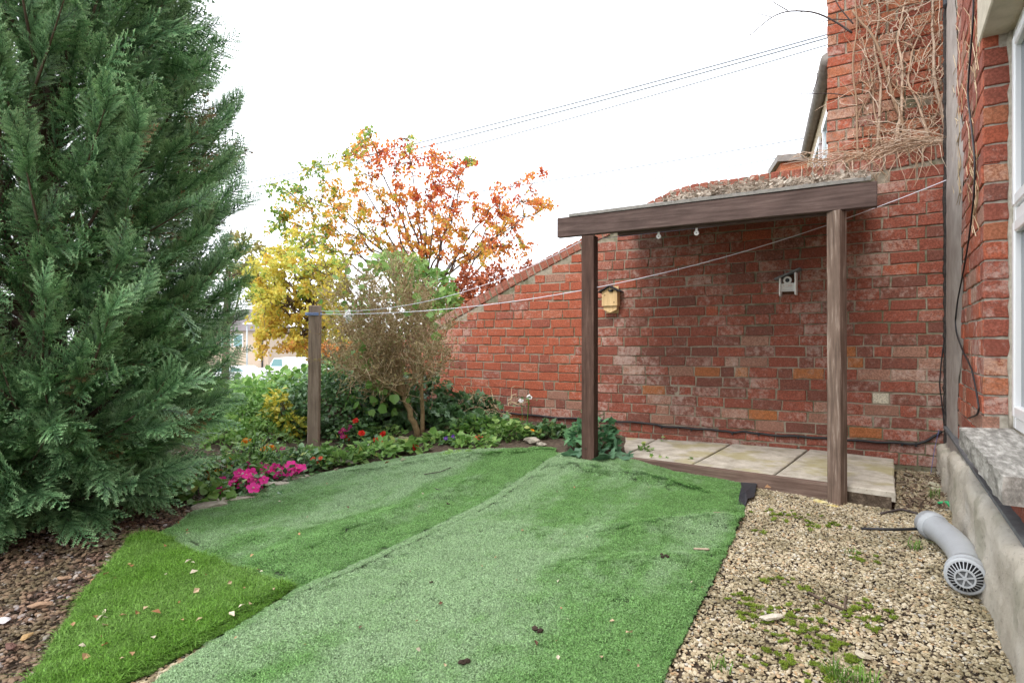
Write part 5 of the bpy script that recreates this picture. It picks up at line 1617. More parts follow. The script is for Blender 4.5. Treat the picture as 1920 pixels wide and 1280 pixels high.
YELLOW = leafmat('yellowing leaves', [(0.0, (0.72, 0.34, 0.09)), (0.35, (0.82, 0.62, 0.10)), (0.65, (0.78, 0.72, 0.15)), (0.88, (0.56, 0.66, 0.14)), (1.0, (0.28, 0.44, 0.10))], 0.55, 0.5)
D = 9.0
base = ray(590, 700, D); base[2] = float(ground(base[0], D))
yt = thing('yellow_tree', 'lime and yellow leaved tree glowing behind the grey clothes post', 'tree', base)
leafy_tree(yt, base, 0.06, 2, [(478, 515, 26, 34, 18, 0.7), (515, 490, 30, 34, 18, 0.62), (500, 530, 36, 36, 24, 0.62), (560, 500, 50, 40, 30, 0.6), (610, 500, 40, 40, 16, 0.7), (625, 580, 30, 50, 22, 0.62), (565, 452, 55, 24, 10, 0.8), (640, 520, 40, 40, 12, 0.7), (655, 610, 30, 40, 10, 0.66), (478, 580, 22, 50, 14, 0.6), (490, 640, 16, 34, 9, 0.35), (585, 655, 30, 22, 10, 0.4), (490, 560, 30, 30, 22, 0.72), (540, 565, 48, 34, 34, 0.55), (590, 545, 30, 40, 18, 0.62), (505, 610, 22, 26, 18, 0.42), (550, 620, 40, 25, 24, 0.38), (600, 610, 30, 30, 14, 0.6), (535, 648, 22, 14, 8, 0.3), (640, 560, 22, 40, 10, 0.75)],
           D, 0.45, YELLOW, 0.062, 0.4, 36, LEAF, 0.85, trunk_top=ray(588, 570, D))
FARLEAF = leafmat('dull olive leaves', [(0.0, (0.22, 0.15, 0.05)), (0.5, (0.30, 0.28, 0.09)), (1.0, (0.20, 0.25, 0.08))], 0.3, 0.6)
D = 24.0
base = ray(420, 700, D); base[2] = float(ground(base[0], D))
ft = thing('olive_tree', 'distant olive brown tree rising beside the conifer edge', 'tree', base)
leafy_tree(ft, base, 0.16, 2, [(450, 460, 35, 28, 34, 0.4), (480, 480, 28, 25, 24, 0.6), (430, 500, 40, 30, 24, 0.5), (475, 520, 35, 30, 24, 0.5)], D, 0.9, FARLEAF, 0.17, 0.6, 13, LEAF, 0.4, trunk_top=ray(425, 530, D))
ORANGEL = leafmat('far orange leaves', [(0.0, (0.50, 0.15, 0.035)), (0.5, (0.58, 0.24, 0.05)), (1.0, (0.58, 0.36, 0.10))], 0.35, 0.6)
D = 30.0
base = ray(640, 735, D); base[2] = float(ground(base[0], D))
ot = thing('orange_tree', 'low orange autumn tree seen under the yellow leaves behind the parked van', 'tree', base)
leafy_tree(ot, base, 0.12, 2, [(600, 650, 30, 18, 26, 0.3), (650, 655, 40, 20, 32, 0.4), (560, 640, 25, 15, 16, 0.2), (690, 660, 30, 22, 20, 0.5)], D, 1.0, ORANGEL, 0.20, 0.6, 14, LEAF, 0.3, trunk_top=ray(640, 690, D))

def bush(name, label, cat, base, blobs, leaf_mat, lsize, tmpl=LEAF, hang=0.0, shell=0.55, stems=6, stem_mat=BARK, group=None):
    """A dense shrub: leaves through each ellipsoid's volume (more near its skin), on stems from the base. blobs: (centre, radii, n, tint)."""
    root = thing(name, label, cat, base, group=group)
    st, lv = MB(), MB()
    for (c_, r_, n, tint) in blobs:
        c_ = np.asarray(c_); r_ = np.asarray(r_)
        q = rand_unit(n) * (shell + (1 - shell) * RNG.random((n, 1)) ** 0.5)
        # uneven skin
        q *= (1 + 0.16 * np.sin(q[:, :1] * 9 + c_[0] * 3) * np.sin(q[:, 2:3] * 8 + 1))
        P = c_ + q * r_
        out = unit(q)
        d = unit(out * 0.8 + RNG.normal(size=(n, 3)) * 0.7 + np.array([0, 0, -hang]))
        nh = unit(out + np.array([0, 0, 0.6]) + RNG.normal(size=(n, 3)) * 0.5)
        ok = P[:, 2] > ground(P[:, 0], P[:, 1]) + 0.01
        lv.scatter(tmpl, frames(d, nh, lsize * RNG.uniform(0.6, 1.3, n))[ok], P[ok], np.clip(tint + RNG.normal(size=n) * 0.16, 0, 1)[ok])
        for _ in range(stems):
            e = c_ + rand_unit(1)[0] * r_ * 0.85
            st.tube(curve_to(base, e, (0, 0, 0.05), 6, 0.01), np.linspace(0.010, 0.003, 6), 4, caps=False)
    if stems: st.build('stems', stem_mat, root, smooth=True)
    lv.build('leaves', leaf_mat, root, kind='stuff')
    return root

def gz(px, py, d):
    q = ray(px, py, d); return np.array([q[0], q[1], float(ground(q[0], q[1]))])

GLOSSY = leafmat('glossy dark leaves', [(0.0, (0.035, 0.075, 0.03)), (0.5, (0.085, 0.185, 0.065)), (0.85, (0.19, 0.33, 0.12)), (1.0, (0.42, 0.48, 0.13))], 0.25, 0.3, 0.55)
GLOSSYP = leafmat('fresh green leaves', [(0.0, (0.065, 0.16, 0.035)), (0.5, (0.17, 0.33, 0.075)), (0.9, (0.33, 0.49, 0.15)), (1.0, (0.5, 0.54, 0.15))], 0.35, 0.4, 0.4)
VARIEG = leafmat('yellow variegated leaves', [(0.0, (0.06, 0.14, 0.03)), (0.45, (0.18, 0.28, 0.05)), (0.7, (0.58, 0.52, 0.06)), (1.0, (0.75, 0.66, 0.12))], 0.3, 0.4, 0.4)
# laurel between cherry and bare shrub
D = 7.4
bush('laurel_shrub', 'bright green laurel shrub topping the bare brown bush', 'shrub', gz(770, 760, D), [(ray(748, 498, D), (0.34, 0.35, 0.13), 230, 0.75), (ray(800, 545, D), (0.34, 0.35, 0.26), 330, 0.6), (ray(828, 575, D - 0.2), (0.2, 0.3, 0.18), 200, 0.65), (ray(730, 600, D + 0.2), (0.5, 0.3, 0.42), 330, 0.4), (ray(770, 690, D), (0.6, 0.35, 0.5), 450, 0.3)], GLOSSYP, 0.11, LEAF)
# browned hedge behind the wall's slope
HEDGE = leafmat('browned clipped hedge', [(0.0, (0.16, 0.045, 0.025)), (0.5, (0.38, 0.11, 0.05)), (1.0, (0.5, 0.2, 0.10))], 0.2, 0.8, 0.2)
D = 8.2
bush('brown_hedge', 'clipped hedge browned to rust red showing above the wall slope', 'hedge', gz(910, 760, D), [(ray(905, 585, D), (0.55, 0.5, 0.62), 9000, 0.5), (ray(985, 592, D + 0.1), (0.45, 0.5, 0.72), 6000, 0.45)], HEDGE, 0.05, LEAF, stems=10)
# tall light shrubs and brambles at the bed's back
D = 6.6
bush('bramble', 'pale green bramble and weeds sprawling beyond the bed under the parked van', 'bramble', gz(500, 740, D), [(ray(470, 748, D), (0.55, 0.5, 0.22), 900, 0.55), (ray(545, 735, D), (0.5, 0.4, 0.26), 900, 0.6), (ray(610, 735, D), (0.4, 0.4, 0.30), 700, 0.45), (ray(690, 725, D), (0.5, 0.4, 0.34), 700, 0.35)], GLOSSYP, 0.06, LEAF_WIDE)
D = 5.6
bush('evergreen_shrub', 'dark glossy evergreen shrub right behind the grey clothes post', 'shrub', gz(630, 830, 5.3), [(ray(640, 760, 5.4), (0.44, 0.4, 0.36), 1900, 0.45), (ray(590, 770, 5.3), (0.30, 0.3, 0.32), 1000, 0.5), (ray(560, 800, 5.2), (0.28, 0.25, 0.22), 800, 0.45), (ray(690, 720, 5.7), (0.38, 0.35, 0.30), 900, 0.4), (ray(640, 700, 5.9), (0.42, 0.35, 0.2), 700, 0.6), (ray(520, 770, 5.7), (0.42, 0.35, 0.28), 900, 0.62)], GLOSSY, 0.046, LEAF)
bush('sprawling_weeds', 'sprawling grey green growth filling the bed between the conifer and the yellow splashed shrub', 'weeds', gz(470, 830, 5.3), [(ray(480, 770, 5.5), (0.30, 0.3, 0.26), 1300, 0.5), (ray(430, 780, 5.2), (0.34, 0.3, 0.30), 1300, 0.42), (ray(470, 820, 4.95), (0.30, 0.2, 0.16), 800, 0.6), (ray(400, 830, 4.7), (0.30, 0.2, 0.20), 800, 0.5)], GLOSSYP, 0.05, LEAF)
bush('variegated_shrub', 'yellow splashed variegated shrub beside the grey clothes post', 'shrub', gz(535, 835, 5.05), [(ray(520, 765, 5.1), (0.10, 0.12, 0.16), 260, 0.75), (ray(545, 800, 5.0), (0.13, 0.12, 0.10), 260, 0.6), (ray(505, 790, 5.1), (0.12, 0.12, 0.12), 180, 0.7)], VARIEG, 0.048, LEAF, stems=4)
bush('weed_clump', 'grey green weeds and dead stalks massed between conifer and clothes post', 'weeds', gz(460, 850, 4.9), [(ray(450, 800, 5.0), (0.36, 0.35, 0.22), 1400, 0.4), (ray(480, 830, 4.8), (0.34, 0.25, 0.14), 900, 0.55), (ray(410, 850, 4.6), (0.35, 0.3, 0.16), 900, 0.5)], GLOSSYP, 0.045, BLADE_LEAF)

# ---- the bare shrub
SB = gz(782, 806, 5.25)
shrub = thing('bare_shrub', 'almost leafless twiggy brown shrub fanning out of two olive stems', 'shrub', SB)
stem_mb, twig_mb, bud_mb = MB(), MB(), MB()
tips = []
fork_pts = []
for (px, py, r0) in ((757, 742, 0.030), (790, 720, 0.021)):
    st0 = SB + np.array([0.0 if px < 780 else 0.03, 0.0 if px < 780 else 0.10, -0.03])
    P = curve_to(st0, ray(px, py, 5.25 if px < 780 else 5.35), (0.015, 0, 0), 7, 0.006)
    stem_mb.tube(P, np.linspace(r0, r0 * 0.75, 7), 8); stem_mb.build('stem', SHRUB_STEM, shrub, smooth=True); stem_mb = MB()
    fork_pts.append((P[-1], r0 * 0.7))
targets = [(632, 575), (645, 600), (628, 640), (640, 680), (650, 545), (670, 530), (700, 520), (640, 560), (660, 610), (690, 540), (700, 590), (730, 520), (760, 540), (745, 600), (790, 560), (810, 600), (820, 650), (680, 660), (650, 640), (700, 690), (780, 640), (830, 620), (725, 650), (655, 700), (640, 660), (765, 500), (845, 690), (720, 560), (690, 620)]
for (px, py) in targets:
    f, r0 = fork_pts[RNG.integers(0, 2)] if px > 730 else fork_pts[0]
    e = ray(px + RNG.normal() * 8, py + RNG.normal() * 8, 5.25 + RNG.normal() * 0.28)
    P = curve_to(f, e, (RNG.normal() * 0.05, 0, -0.02 if py > 620 else 0.06), 14, 0.012)
    twig_mb.tube(P, np.linspace(r0 * 0.55, 0.0028, 14), 5, 0.3, caps=False)
    for k in range(44):
        i = RNG.integers(3, 14); p0 = P[i]
        dv = unit(unit(P[-1] - P[0]) * 0.5 + np.array([0, 0, 0.45]) + RNG.normal(size=3) * 0.60); L_ = RNG.uniform(0.10, 0.30)
        Q = curve_to(p0, p0 + dv * L_, RNG.normal(size=3) * 0.02, 5, 0.005)
        twig_mb.tube(Q, np.linspace(0.0032, 0.0014, 5), 3, RNG.random(), caps=False)
        tips.append(Q)
        for k2 in range(3):
            j = RNG.integers(1, 5); p1 = Q[j]; dv2 = unit(dv * 0.6 + RNG.normal(size=3) * 0.7 + np.array([0, 0, 0.2])); l2 = RNG.uniform(0.05, 0.13)
            Q2 = curve_to(p1, p1 + dv2 * l2, RNG.normal(size=3) * 0.008, 3, 0.002); twig_mb.tube(Q2, np.linspace(0.0020, 0.0010, 3), 3, RNG.random(), caps=False); tips.append(Q2)
SHRUB_TWIG = leafmat('brown shrub twigs', [(0.0, (0.27, 0.185, 0.105)), (0.5, (0.41, 0.31, 0.18)), (1.0, (0.56, 0.46, 0.31))], 0.0, 0.85)
twig_mb.build('twigs', SHRUB_TWIG, shrub, kind='stuff')
tp = np.vstack([q[RNG.integers(0, len(q), 3)] for q in tips]); n = len(tp)
bud_mb.scatter(LEAF, frames(rand_unit(n) + np.array([0, 0, 0.3]), rand_unit(n), RNG.uniform(0.012, 0.028, n)), tp, np.clip(RNG.normal(0.45, 0.25, n), 0, 1))
BUD = leafmat('dry olive bud leaves', [(0.0, (0.22, 0.14, 0.07)), (0.5, (0.34, 0.26, 0.13)), (0.8, (0.30, 0.30, 0.11)), (1.0, (0.16, 0.24, 0.08))], 0.25, 0.7)
bud_mb.build('withered_leaves', BUD, shrub, kind='stuff')
bush('bindweed', 'scattered green bindweed leaves climbing through the bare brown shrub', 'climber', SB + np.array([-0.2, -0.05, 0]), [(ray(660, 560, 5.1), (0.28, 0.2, 0.26), 22, 0.55), (ray(700, 500, 5.1), (0.24, 0.2, 0.12), 16, 0.55), (ray(800, 580, 5.1), (0.2, 0.2, 0.22), 14, 0.5), (ray(660, 670, 5.1), (0.26, 0.2, 0.2), 26, 0.5), (ray(700, 740, 5.1), (0.3, 0.2, 0.16), 40, 0.45)], GLOSSYP, 0.07, LEAF_WIDE, 0.4, 0.3, stems=0, stem_mat=TWIG)
# the thicket of ivy and brambles at the wall's end behind the shrub
bush('ivy_thicket', 'dark ivy thicket at the foot of the wall behind the twiggy shrub', 'ivy', gz(830, 800, 5.75), [(ray(720, 770, 5.6), (0.40, 0.25, 0.22), 700, 0.35), (ray(830, 785, 5.75), (0.45, 0.22, 0.14), 700, 0.40), (ray(870, 762, 5.9), (0.34, 0.14, 0.14), 420, 0.3), (ray(900, 800, 5.55), (0.40, 0.2, 0.10), 420, 0.55), (ray(790, 740, 6.0), (0.3, 0.2, 0.25), 300, 0.3)], GLOSSY, 0.07, LEAF_LOBED, 0.3, 0.35, stems=5)
# old dead clematis heap on the wall
root = thing('dead_creeper', 'tangle of dead brown creeper stems slumped against the wall foot', 'creeper', gz(900, 800, 5.85))
b = MB()
for k in range(90):
    p0 = ray(pick(840, 965), pick(745, 800), pick(5.65, 6.0)); dv = rand_unit(1)[0] * np.array([1, 0.5, 0.6]); L_ = pick(0.15, 0.4)
    P = curve_to(p0, p0 + dv * L_, RNG.normal(size=3) * 0.08, 7, 0.012); b.tube(P, np.linspace(0.004, 0.002, 7), 4, RNG.random(), caps=False)
b.build('stems', SHRUB_TWIG, root, kind='stuff')

# ---- low plants of the bed, along the turf's edge
def low_plant(name, label, cat, c_, rx, ry, h, n, mat, size, tmpl, tint=0.5, group=None, up=0.5):
    root = thing(name, label, cat, c_, group=group)
    a = RNG.uniform(0, 2 * np.pi, n); q = np.sqrt(RNG.random(n))
    P = np.stack([c_[0] + rx * q * np.cos(a), c_[1] + ry * q * np.sin(a), np.zeros(n)], -1)
    top = h * (1 - 0.75 * q ** 2)
    P[:, 2] = ground(P[:, 0], P[:, 1]) + top * (0.15 + 0.85 * RNG.random(n))
    d = unit(np.stack([np.cos(a), np.sin(a), np.full(n, 0.25)], -1) + RNG.normal(size=(n, 3)) * 0.6)
    nh = unit(np.array([0, 0, 1.0]) + RNG.normal(size=(n, 3)) * 0.45)
    lv = MB(); lv.scatter(tmpl, frames(d, nh, size * RNG.uniform(0.6, 1.3, n)), P, np.clip(tint + RNG.normal(size=n) * 0.18, 0, 1))
    st = MB()
    for i in range(0, n, 3):
        st.tube([(c_[0] + (P[i, 0] - c_[0]) * 0.5, c_[1] + (P[i, 1] - c_[1]) * 0.5, c_[2] - 0.01), P[i]], [0.0025, 0.0015], 3, caps=False)
    st.build('stalks', GLOSSYP, root, kind='stuff')
    lv.build('leaves', mat, root, kind='stuff')
    return root
spots = [(640, 862, 0.17, 0.13, 0.13, 170, GLOSSYP, 0.06, LEAF, 'lush pale green rosette spilling over the turf edge beside the grey post'),
         (700, 850, 0.18, 0.14, 0.13, 170, GLOSSYP, 0.06, LEAF, 'low green strawberry leaved clump below the red flowers'),
         (760, 838, 0.17, 0.12, 0.09, 130, GLOSSYP, 0.055, LEAF_WIDE, 'flat green clump at the turf edge in front of the mossy stone'),
         (835, 820, 0.20, 0.12, 0.09, 150, GLOSSYP, 0.05, LEAF_WIDE, 'small leaved green clump carrying the violet pansies'),
         (890, 828, 0.17, 0.10, 0.08, 120, GLOSSYP, 0.06, LEAF, 'primrose rosette at the turf edge with the orange bloom'),
         (905, 800, 0.28, 0.16, 0.14, 260, GLOSSYP, 0.05, LEAF_WIDE, 'fresh nettle like clump under the dead creeper'),
         (960, 815, 0.22, 0.12, 0.15, 190, GLOSSYP, 0.065, LEAF, 'broad leaved green weed against the cable on the wall'),
         (1020, 810, 0.22, 0.12, 0.13, 170, GLOSSY, 0.06, LEAF_LOBED, 'blue green leafy clump between the garden stones and the dark post'),
         (660, 815, 0.22, 0.16, 0.22, 240, GLOSSY, 0.05, LEAF, 'taller dark leaved plant bearing the crimson flowers'),
         (720, 815, 0.18, 0.12, 0.12, 140, GLOSSYP, 0.05, LEAF, 'green clump bearing the scarlet flowers'),
         (860, 850, 0.12, 0.06, 0.05, 60, GLOSSYP, 0.045, LEAF, 'thin line of weeds creeping onto the turf edge'),
         (600, 850, 0.16, 0.10, 0.12, 120, GLOSSYP, 0.05, LEAF, 'soft green weeds at the foot of the grey clothes post'),
         (480, 868, 0.26, 0.16, 0.24, 380, GLOSSYP, 0.05, BLADE_LEAF, 'ferny bright green marigold foliage behind the pink flowers'),
         (420, 890, 0.26, 0.18, 0.18, 300, GLOSSYP, 0.055, LEAF, 'lime green leafy clump beside the conifer skirt'),
         (370, 930, 0.22, 0.14, 0.12, 200, GLOSSYP, 0.05, LEAF_WIDE, 'mixed low foliage under the conifer edge behind the rockery stone'),
         (560, 870, 0.20, 0.12, 0.14, 220, GLOSSY, 0.05, LEAF, 'dark green foliage between the marigolds and the grey post')]
for (px, py, rx, ry, h, n, m_, s_, tm, lab) in spots:
    low_plant('bed_plant', lab, 'plant', gpt(px, py + 6), rx, ry, h, n, m_, s_, tm, 0.55, 'low green plants in the flower bed')
# ivy-like plant round the dark post
cI = gz(1115, 850, 4.62)
root = low_plant('climbing_plant', 'blue green lobed leaf plant growing round the foot of the dark post', 'plant', np.array([0.64, 4.72, 0.09]), 0.21, 0.17, 0.30, 250, leafmat('blue green lobed leaves', [(0.0, (0.035, 0.10, 0.05)), (0.6, (0.09, 0.22, 0.10)), (1.0, (0.18, 0.34, 0.16))], 0.25, 0.45), 0.058, LEAF_LOBED, 0.55)
low_plant('ivy_spray', 'large lobed ivy leaves lying on the timber edging by the dark post', 'plant', np.array([0.66, 4.33, 0.10]), 0.22, 0.09, 0.10, 26, leafmat('blue green ivy', [(0.0, (0.05, 0.13, 0.07)), (1.0, (0.13, 0.26, 0.14))], 0.2, 0.4), 0.10, LEAF_LOBED, 0.5)
for (px, py, lab, n) in ((1212, 852, 'feathery weed growing out of the slab edge beside the dark post', 46), (1235, 868, 'small ferny weed hanging over the timber edging', 26), (1300, 878, 'little grey green weed at the foot of the timber edging', 22), (1245, 838, 'seedling weed sprouting from the second paving slab', 20)):
    q = gpt(px, py); low_plant('weed', lab, 'weed', np.array([q[0], q[1], 0.06 if py < 870 else 0.02]), 0.07, 0.05, 0.10, n, GLOSSYP, 0.028, LEAF_LOBED, 0.6, 'weeds along the timber edging')

# ---- flowers
def flower_mesh(name, mat, n_pet, centre_mat=None, double=False):
    mb = MB()
    PET = (np.array([(0, 0, 0), (0.30, 0.30, 0.06), (0.40, 0.75, 0.05), (0, 1.0, 0.0), (-0.40, 0.75, 0.05), (-0.30, 0.30, 0.06)]), [[0, 1, 2, 3], [0, 3, 4, 5]])
    for ly in range(3 if double else 1):
        k = n_pet - ly; a = np.arange(k) * 2 * np.pi / k + ly * 0.5
        d = np.stack([np.cos(a), np.sin(a), np.full(k, 0.12 + 0.55 * ly)], -1)
        mb.scatter(PET, frames(d, np.tile([0, 0, 1.0], (k, 1)), np.full(k, 0.5 - 0.12 * ly)), np.zeros((k, 3)) + np.array([0, 0, 0.03 * ly]), RNG.random(k))
    V, Fs = ico(0); mb.add(V * np.array([0.09, 0.09, 0.06]) + np.array([0, 0, 0.06]), Fs, 0.5, 1 if centre_mat else 0)
    return mb.mesh(name, [mat] + ([centre_mat] if centre_mat else []))
def petal(name, c1, c2): return leafmat(name, [(0.0, c1), (1.0, c2)], 0.35, 0.6, 0.2)
PINK = petal('hot pink petals', (0.80, 0.02, 0.26), (0.90, 0.08, 0.42)); EYE = petal('pale eye', (0.7, 0.35, 0.4), (0.8, 0.5, 0.5))
FM = {'pink': flower_mesh('flower', PINK, 5, EYE), 'red': flower_mesh('flower', petal('scarlet petals', (0.62, 0.02, 0.012), (0.75, 0.06, 0.03)), 6, None, True),
      'orange': flower_mesh('flower', petal('marigold petals', (0.80, 0.25, 0.01), (0.85, 0.40, 0.03)), 9, None, True), 'violet': flower_mesh('flower', petal('violet petals', (0.09, 0.03, 0.30), (0.16, 0.06, 0.42)), 5, petal('yellow eye', (0.7, 0.5, 0.05), (0.7, 0.5, 0.05))),
      'white': flower_mesh('flower', petal('white petals', (0.75, 0.74, 0.72), (0.82, 0.82, 0.8)), 6), 'magenta': flower_mesh('flower', petal('magenta petals', (0.35, 0.015, 0.13), (0.5, 0.03, 0.2)), 6, petal('yellow heart', (0.8, 0.6, 0.05), (0.8, 0.6, 0.05))), 'coral': flower_mesh('flower', petal('coral petals', (0.72, 0.13, 0.07), (0.8, 0.22, 0.12)), 6, None, True)}
def flower_plant(name, label, cat, base_px, heads, kind, size, d_off=0.0, leaf_n=60, group=None, leaf_mat=GLOSSY):
    c_ = gpt(*base_px)
    root = thing(name, label, cat, c_, group=group)
    st, lv = MB(), MB()
    lp = []
    for (px, py) in heads:
        q = ray(px, py, c_[1] + d_off + RNG.normal() * 0.05 + (base_px[1] - py) * 0.002)
        zmin = ground(q[0], q[1]) + 0.03
        q[2] = max(q[2], zmin)
        o = bpy.data.objects.new('flower', FM[kind]); C.objects.link(o); o.parent = root
        o.location = q - np.array(root.location)
        s_ = size * RNG.uniform(0.8, 1.2); o.scale = (s_, s_, s_)
        tilt = unit(np.array([RNG.normal() * 0.35, -0.75 + RNG.normal() * 0.3, 0.8]))
        M_ = frames(np.cross(tilt, rand_unit(1)[0])[None], tilt[None], np.ones(1))[0]
        o.rotation_euler = Matrix(M_.tolist()).to_euler()
        st.tube(curve_to(np.array([c_[0] + (q[0] - c_[0]) * 0.6, q[1] + 0.02, float(ground(q[0], q[1]))]), q, (0, 0, 0), 4, 0.003), 0.003, 4, 0.5, caps=False)
        k = leaf_n // max(1, len(heads))
        P = q + RNG.normal(size=(k, 3)) * np.array([0.05, 0.04, 0.02]) - np.array([0, -0.01, 0.03]) ; P[:, 2] = np.clip(P[:, 2], ground(P[:, 0], P[:, 1]) + 0.008, None)
        lp.append(P)
    P = np.vstack(lp); n = len(P)
    lv.scatter(LEAF, frames(RNG.normal(size=(n, 3)) * np.array([1, 1, 0.4]), np.array([0, 0, 1.0]) + RNG.normal(size=(n, 3)) * 0.4, RNG.uniform(0.03, 0.055, n)), P, np.clip(RNG.normal(0.55, 0.2, n), 0, 1))
    st.build('stalks', GLOSSYP, root, kind='stuff'); lv.build('leaves', leaf_mat, root, kind='stuff')
    return root
G_ = 'pink impatiens along the turf edge'
flower_plant('impatiens', 'largest clump of hot pink impatiens spilling onto the bed stones', 'flowers', (455, 925), [(415, 902), (410, 912), (418, 922), (440, 905), (452, 893), (448, 887), (460, 908), (468, 897), (475, 915), (482, 914), (470, 888), (485, 894), (490, 905), (455, 910), (440, 900), (425, 908), (478, 900), (495, 900), (462, 890), (482, 908), (447, 897), (436, 911)], 'pink', 0.074, 0.0, 220, G_)
flower_plant('impatiens', 'hot pink impatiens clump nearest the grey clothes post', 'flowers', (545, 895), [(535, 880), (545, 872), (542, 882), (555, 878), (562, 882), (565, 877), (538, 886), (550, 885), (528, 892), (520, 894), (516, 891)], 'pink', 0.072, 0.0, 130, G_)
flower_plant('impatiens', 'pink impatiens row rising behind the largest pink clump', 'flowers', (495, 890), [(463, 873), (455, 876), (478, 880), (485, 882), (495, 882), (500, 886), (505, 881), (515, 877), (520, 878), (497, 890), (510, 898)], 'pink', 0.068, 0.0, 130, G_)
flower_plant('marigold', 'tall orange marigold with two heads beside the conifer', 'flowers', (470, 865), [(460, 828), (468, 828), (464, 831)], 'orange', 0.062, 0.1, 60)
flower_plant('marigold', 'orange marigold in front of the yellow splashed shrub', 'flowers', (505, 865), [(493, 842), (503, 838), (509, 839), (498, 845)], 'orange', 0.055, 0.1, 60)
flower_plant('marigold', 'low orange marigold half under the conifer skirt', 'flowers', (400, 905), [(376, 867), (411, 888), (396, 910), (434, 857), (407, 884)], 'orange', 0.05, 0.05, 80)
flower_plant('wallflower', 'dark magenta flowers behind the marigolds', 'flowers', (520, 860), [(515, 838), (521, 841), (531, 840), (513, 842)], 'magenta', 0.050, 0.1, 60)
flower_plant('zinnia', 'coral red blooms beside the lime green clump', 'flowers', (375, 905), [(372, 889), (390, 886), (432, 872), (346, 922), (372, 930)], 'coral', 0.05, 0.02, 70)
flower_plant('geranium', 'pink and white geranium right of the grey clothes post', 'flowers', (607, 880), [(587, 860), (601, 859), (609, 863), (622, 868), (592, 870)], 'coral', 0.045, 0.02, 60)
flower_plant('dahlia', 'single crimson dahlia standing above its dark foliage', 'flowers', (668, 845), [(667, 788), (666, 790), (678, 812), (651, 820)], 'red', 0.060, 0.15, 60)
flower_plant('primula', 'stack of magenta primula flowers beside the evergreen shrub', 'flowers', (645, 845), [(644, 805), (641, 812), (643, 818), (650, 804), (655, 801), (640, 810)], 'magenta', 0.050, 0.15, 60)
flower_plant('begonia', 'three scarlet begonias before the twiggy shrub', 'flowers', (718, 848), [(718, 814), (720, 826), (706, 824)], 'red', 0.062, 0.12, 60)
flower_plant('begonia', 'lone scarlet begonia against the turf edge beside the mossy stone', 'flowers', (778, 848), [(777, 838), (780, 842)], 'red', 0.05, 0.05, 30)
flower_plant('pansy', 'deep violet pansies at the turf edge', 'flowers', (842, 832), [(836, 822), (851, 819), (855, 823), (838, 832)], 'violet', 0.05, 0.05, 60)
flower_plant('primrose', 'flame orange primrose sitting on the turf edge', 'flowers', (897, 832), [(893, 822), (900, 820), (905, 821)], 'coral', 0.048, 0.03, 40)
flower_plant('marigold', 'solitary small orange bloom beside the garden stones', 'flowers', (998, 825), [(998, 808)], 'orange', 0.045, 0.05, 20)
flower_plant('white_flower', 'pair of white blooms lifted against the brick wall', 'flowers', (985, 815), [(977, 751), (991, 742), (993, 745)], 'white', 0.05, 0.35, 20)
flower_plant('snowdrop', 'two pale blue white flowers below the crimson dahlia', 'flowers', (682, 850), [(676, 835), (688, 834)], 'white', 0.04, 0.05, 24)

# ---- stones edging the bed
def stone(name, label, px, py, size, mat, seed, group=None, sink=0.35, sub=3, dz=0.0):
    c_ = gpt(px, py); mb = MB(); V, Fs = rock(sub, 0.10, 0.55, seed, 9)
    r_ = np.random.default_rng(seed)
    V = V + 0.04 * np.sin(V @ r_.normal(size=(3, 3)) * 6)
    mb.add(V * np.array(size) / 2, Fs)
    o = mb.build(name, mat, None, smooth=False); o.location = (c_[0], c_[1], c_[2] + size[2] * (0.5 - sink) + dz); o.rotation_euler = (0, 0, r_.uniform(0, 6))
    tag(o, label, 'stone', group); return o
G_ = 'stones edging the flower bed'
stone('edging_stone', 'long crumbling buff stone in front of the pink flowers near the conifer', 425, 942, (0.34, 0.13, 0.10), STONE, 3, G_).rotation_euler = (0, 0, 0.42)
stone('edging_stone', 'flat grey stone at the conifer end of the bed edge', 385, 955, (0.22, 0.12, 0.09), STONE, 4, G_).rotation_euler = (0, 0, 0.6)
stone('edging_stone', 'narrow buff stone under the middle of the pink flowers', 505, 913, (0.26, 0.10, 0.07), STONE, 5, G_).rotation_euler = (0, 0, 0.5)
stone('edging_stone', 'grey lichened stone beside the pink clump at the grey post', 560, 897, (0.20, 0.10, 0.06), STONE, 6, G_).rotation_euler = (0, 0, 0.5)
stone('edging_stone', 'low stone half buried right of the geranium', 650, 868, (0.22, 0.12, 0.06), STONE, 7, G_)
stone('edging_stone', 'green mossy stone at the foot of the twiggy shrub', 755, 835, (0.20, 0.18, 0.16), MOSSY, 8, G_)
stone('edging_stone', 'broad mossy boulder behind the violet pansies', 862, 806, (0.34, 0.20, 0.12), MOSSY, 9, G_)
stone('edging_stone', 'pale rounded stone between the weeds and the turf edge', 997, 830, (0.17, 0.13, 0.11), STONE, 10, G_)
stone('edging_stone', 'small dark stone next to the pale rounded one', 1015, 835, (0.11, 0.10, 0.08), STONE, 11, G_)
stone('gravel_stone', 'yellow lichened flat stone by the foot of the worn post', 1540, 943, (0.10, 0.08, 0.04), plain('yellow lichened stone', (0.40, 0.33, 0.12), (0.58, 0.52, 0.33), 20, 0.95), 12)
stone('gravel_stone', 'small yellow stone just in front of the worn post', 1562, 950, (0.07, 0.05, 0.035), plain('ochre stone', (0.44, 0.35, 0.12), (0.56, 0.48, 0.26), 20, 0.95), 13)
stone('gravel_stone', 'large pale flat stone lying among the moss on the gravel', 1445, 1168, (0.10, 0.055, 0.022), plain('pale flat stone', (0.44, 0.40, 0.32), (0.58, 0.54, 0.46), 20, 0.95), 14, None, 0.1, dz=0.012)
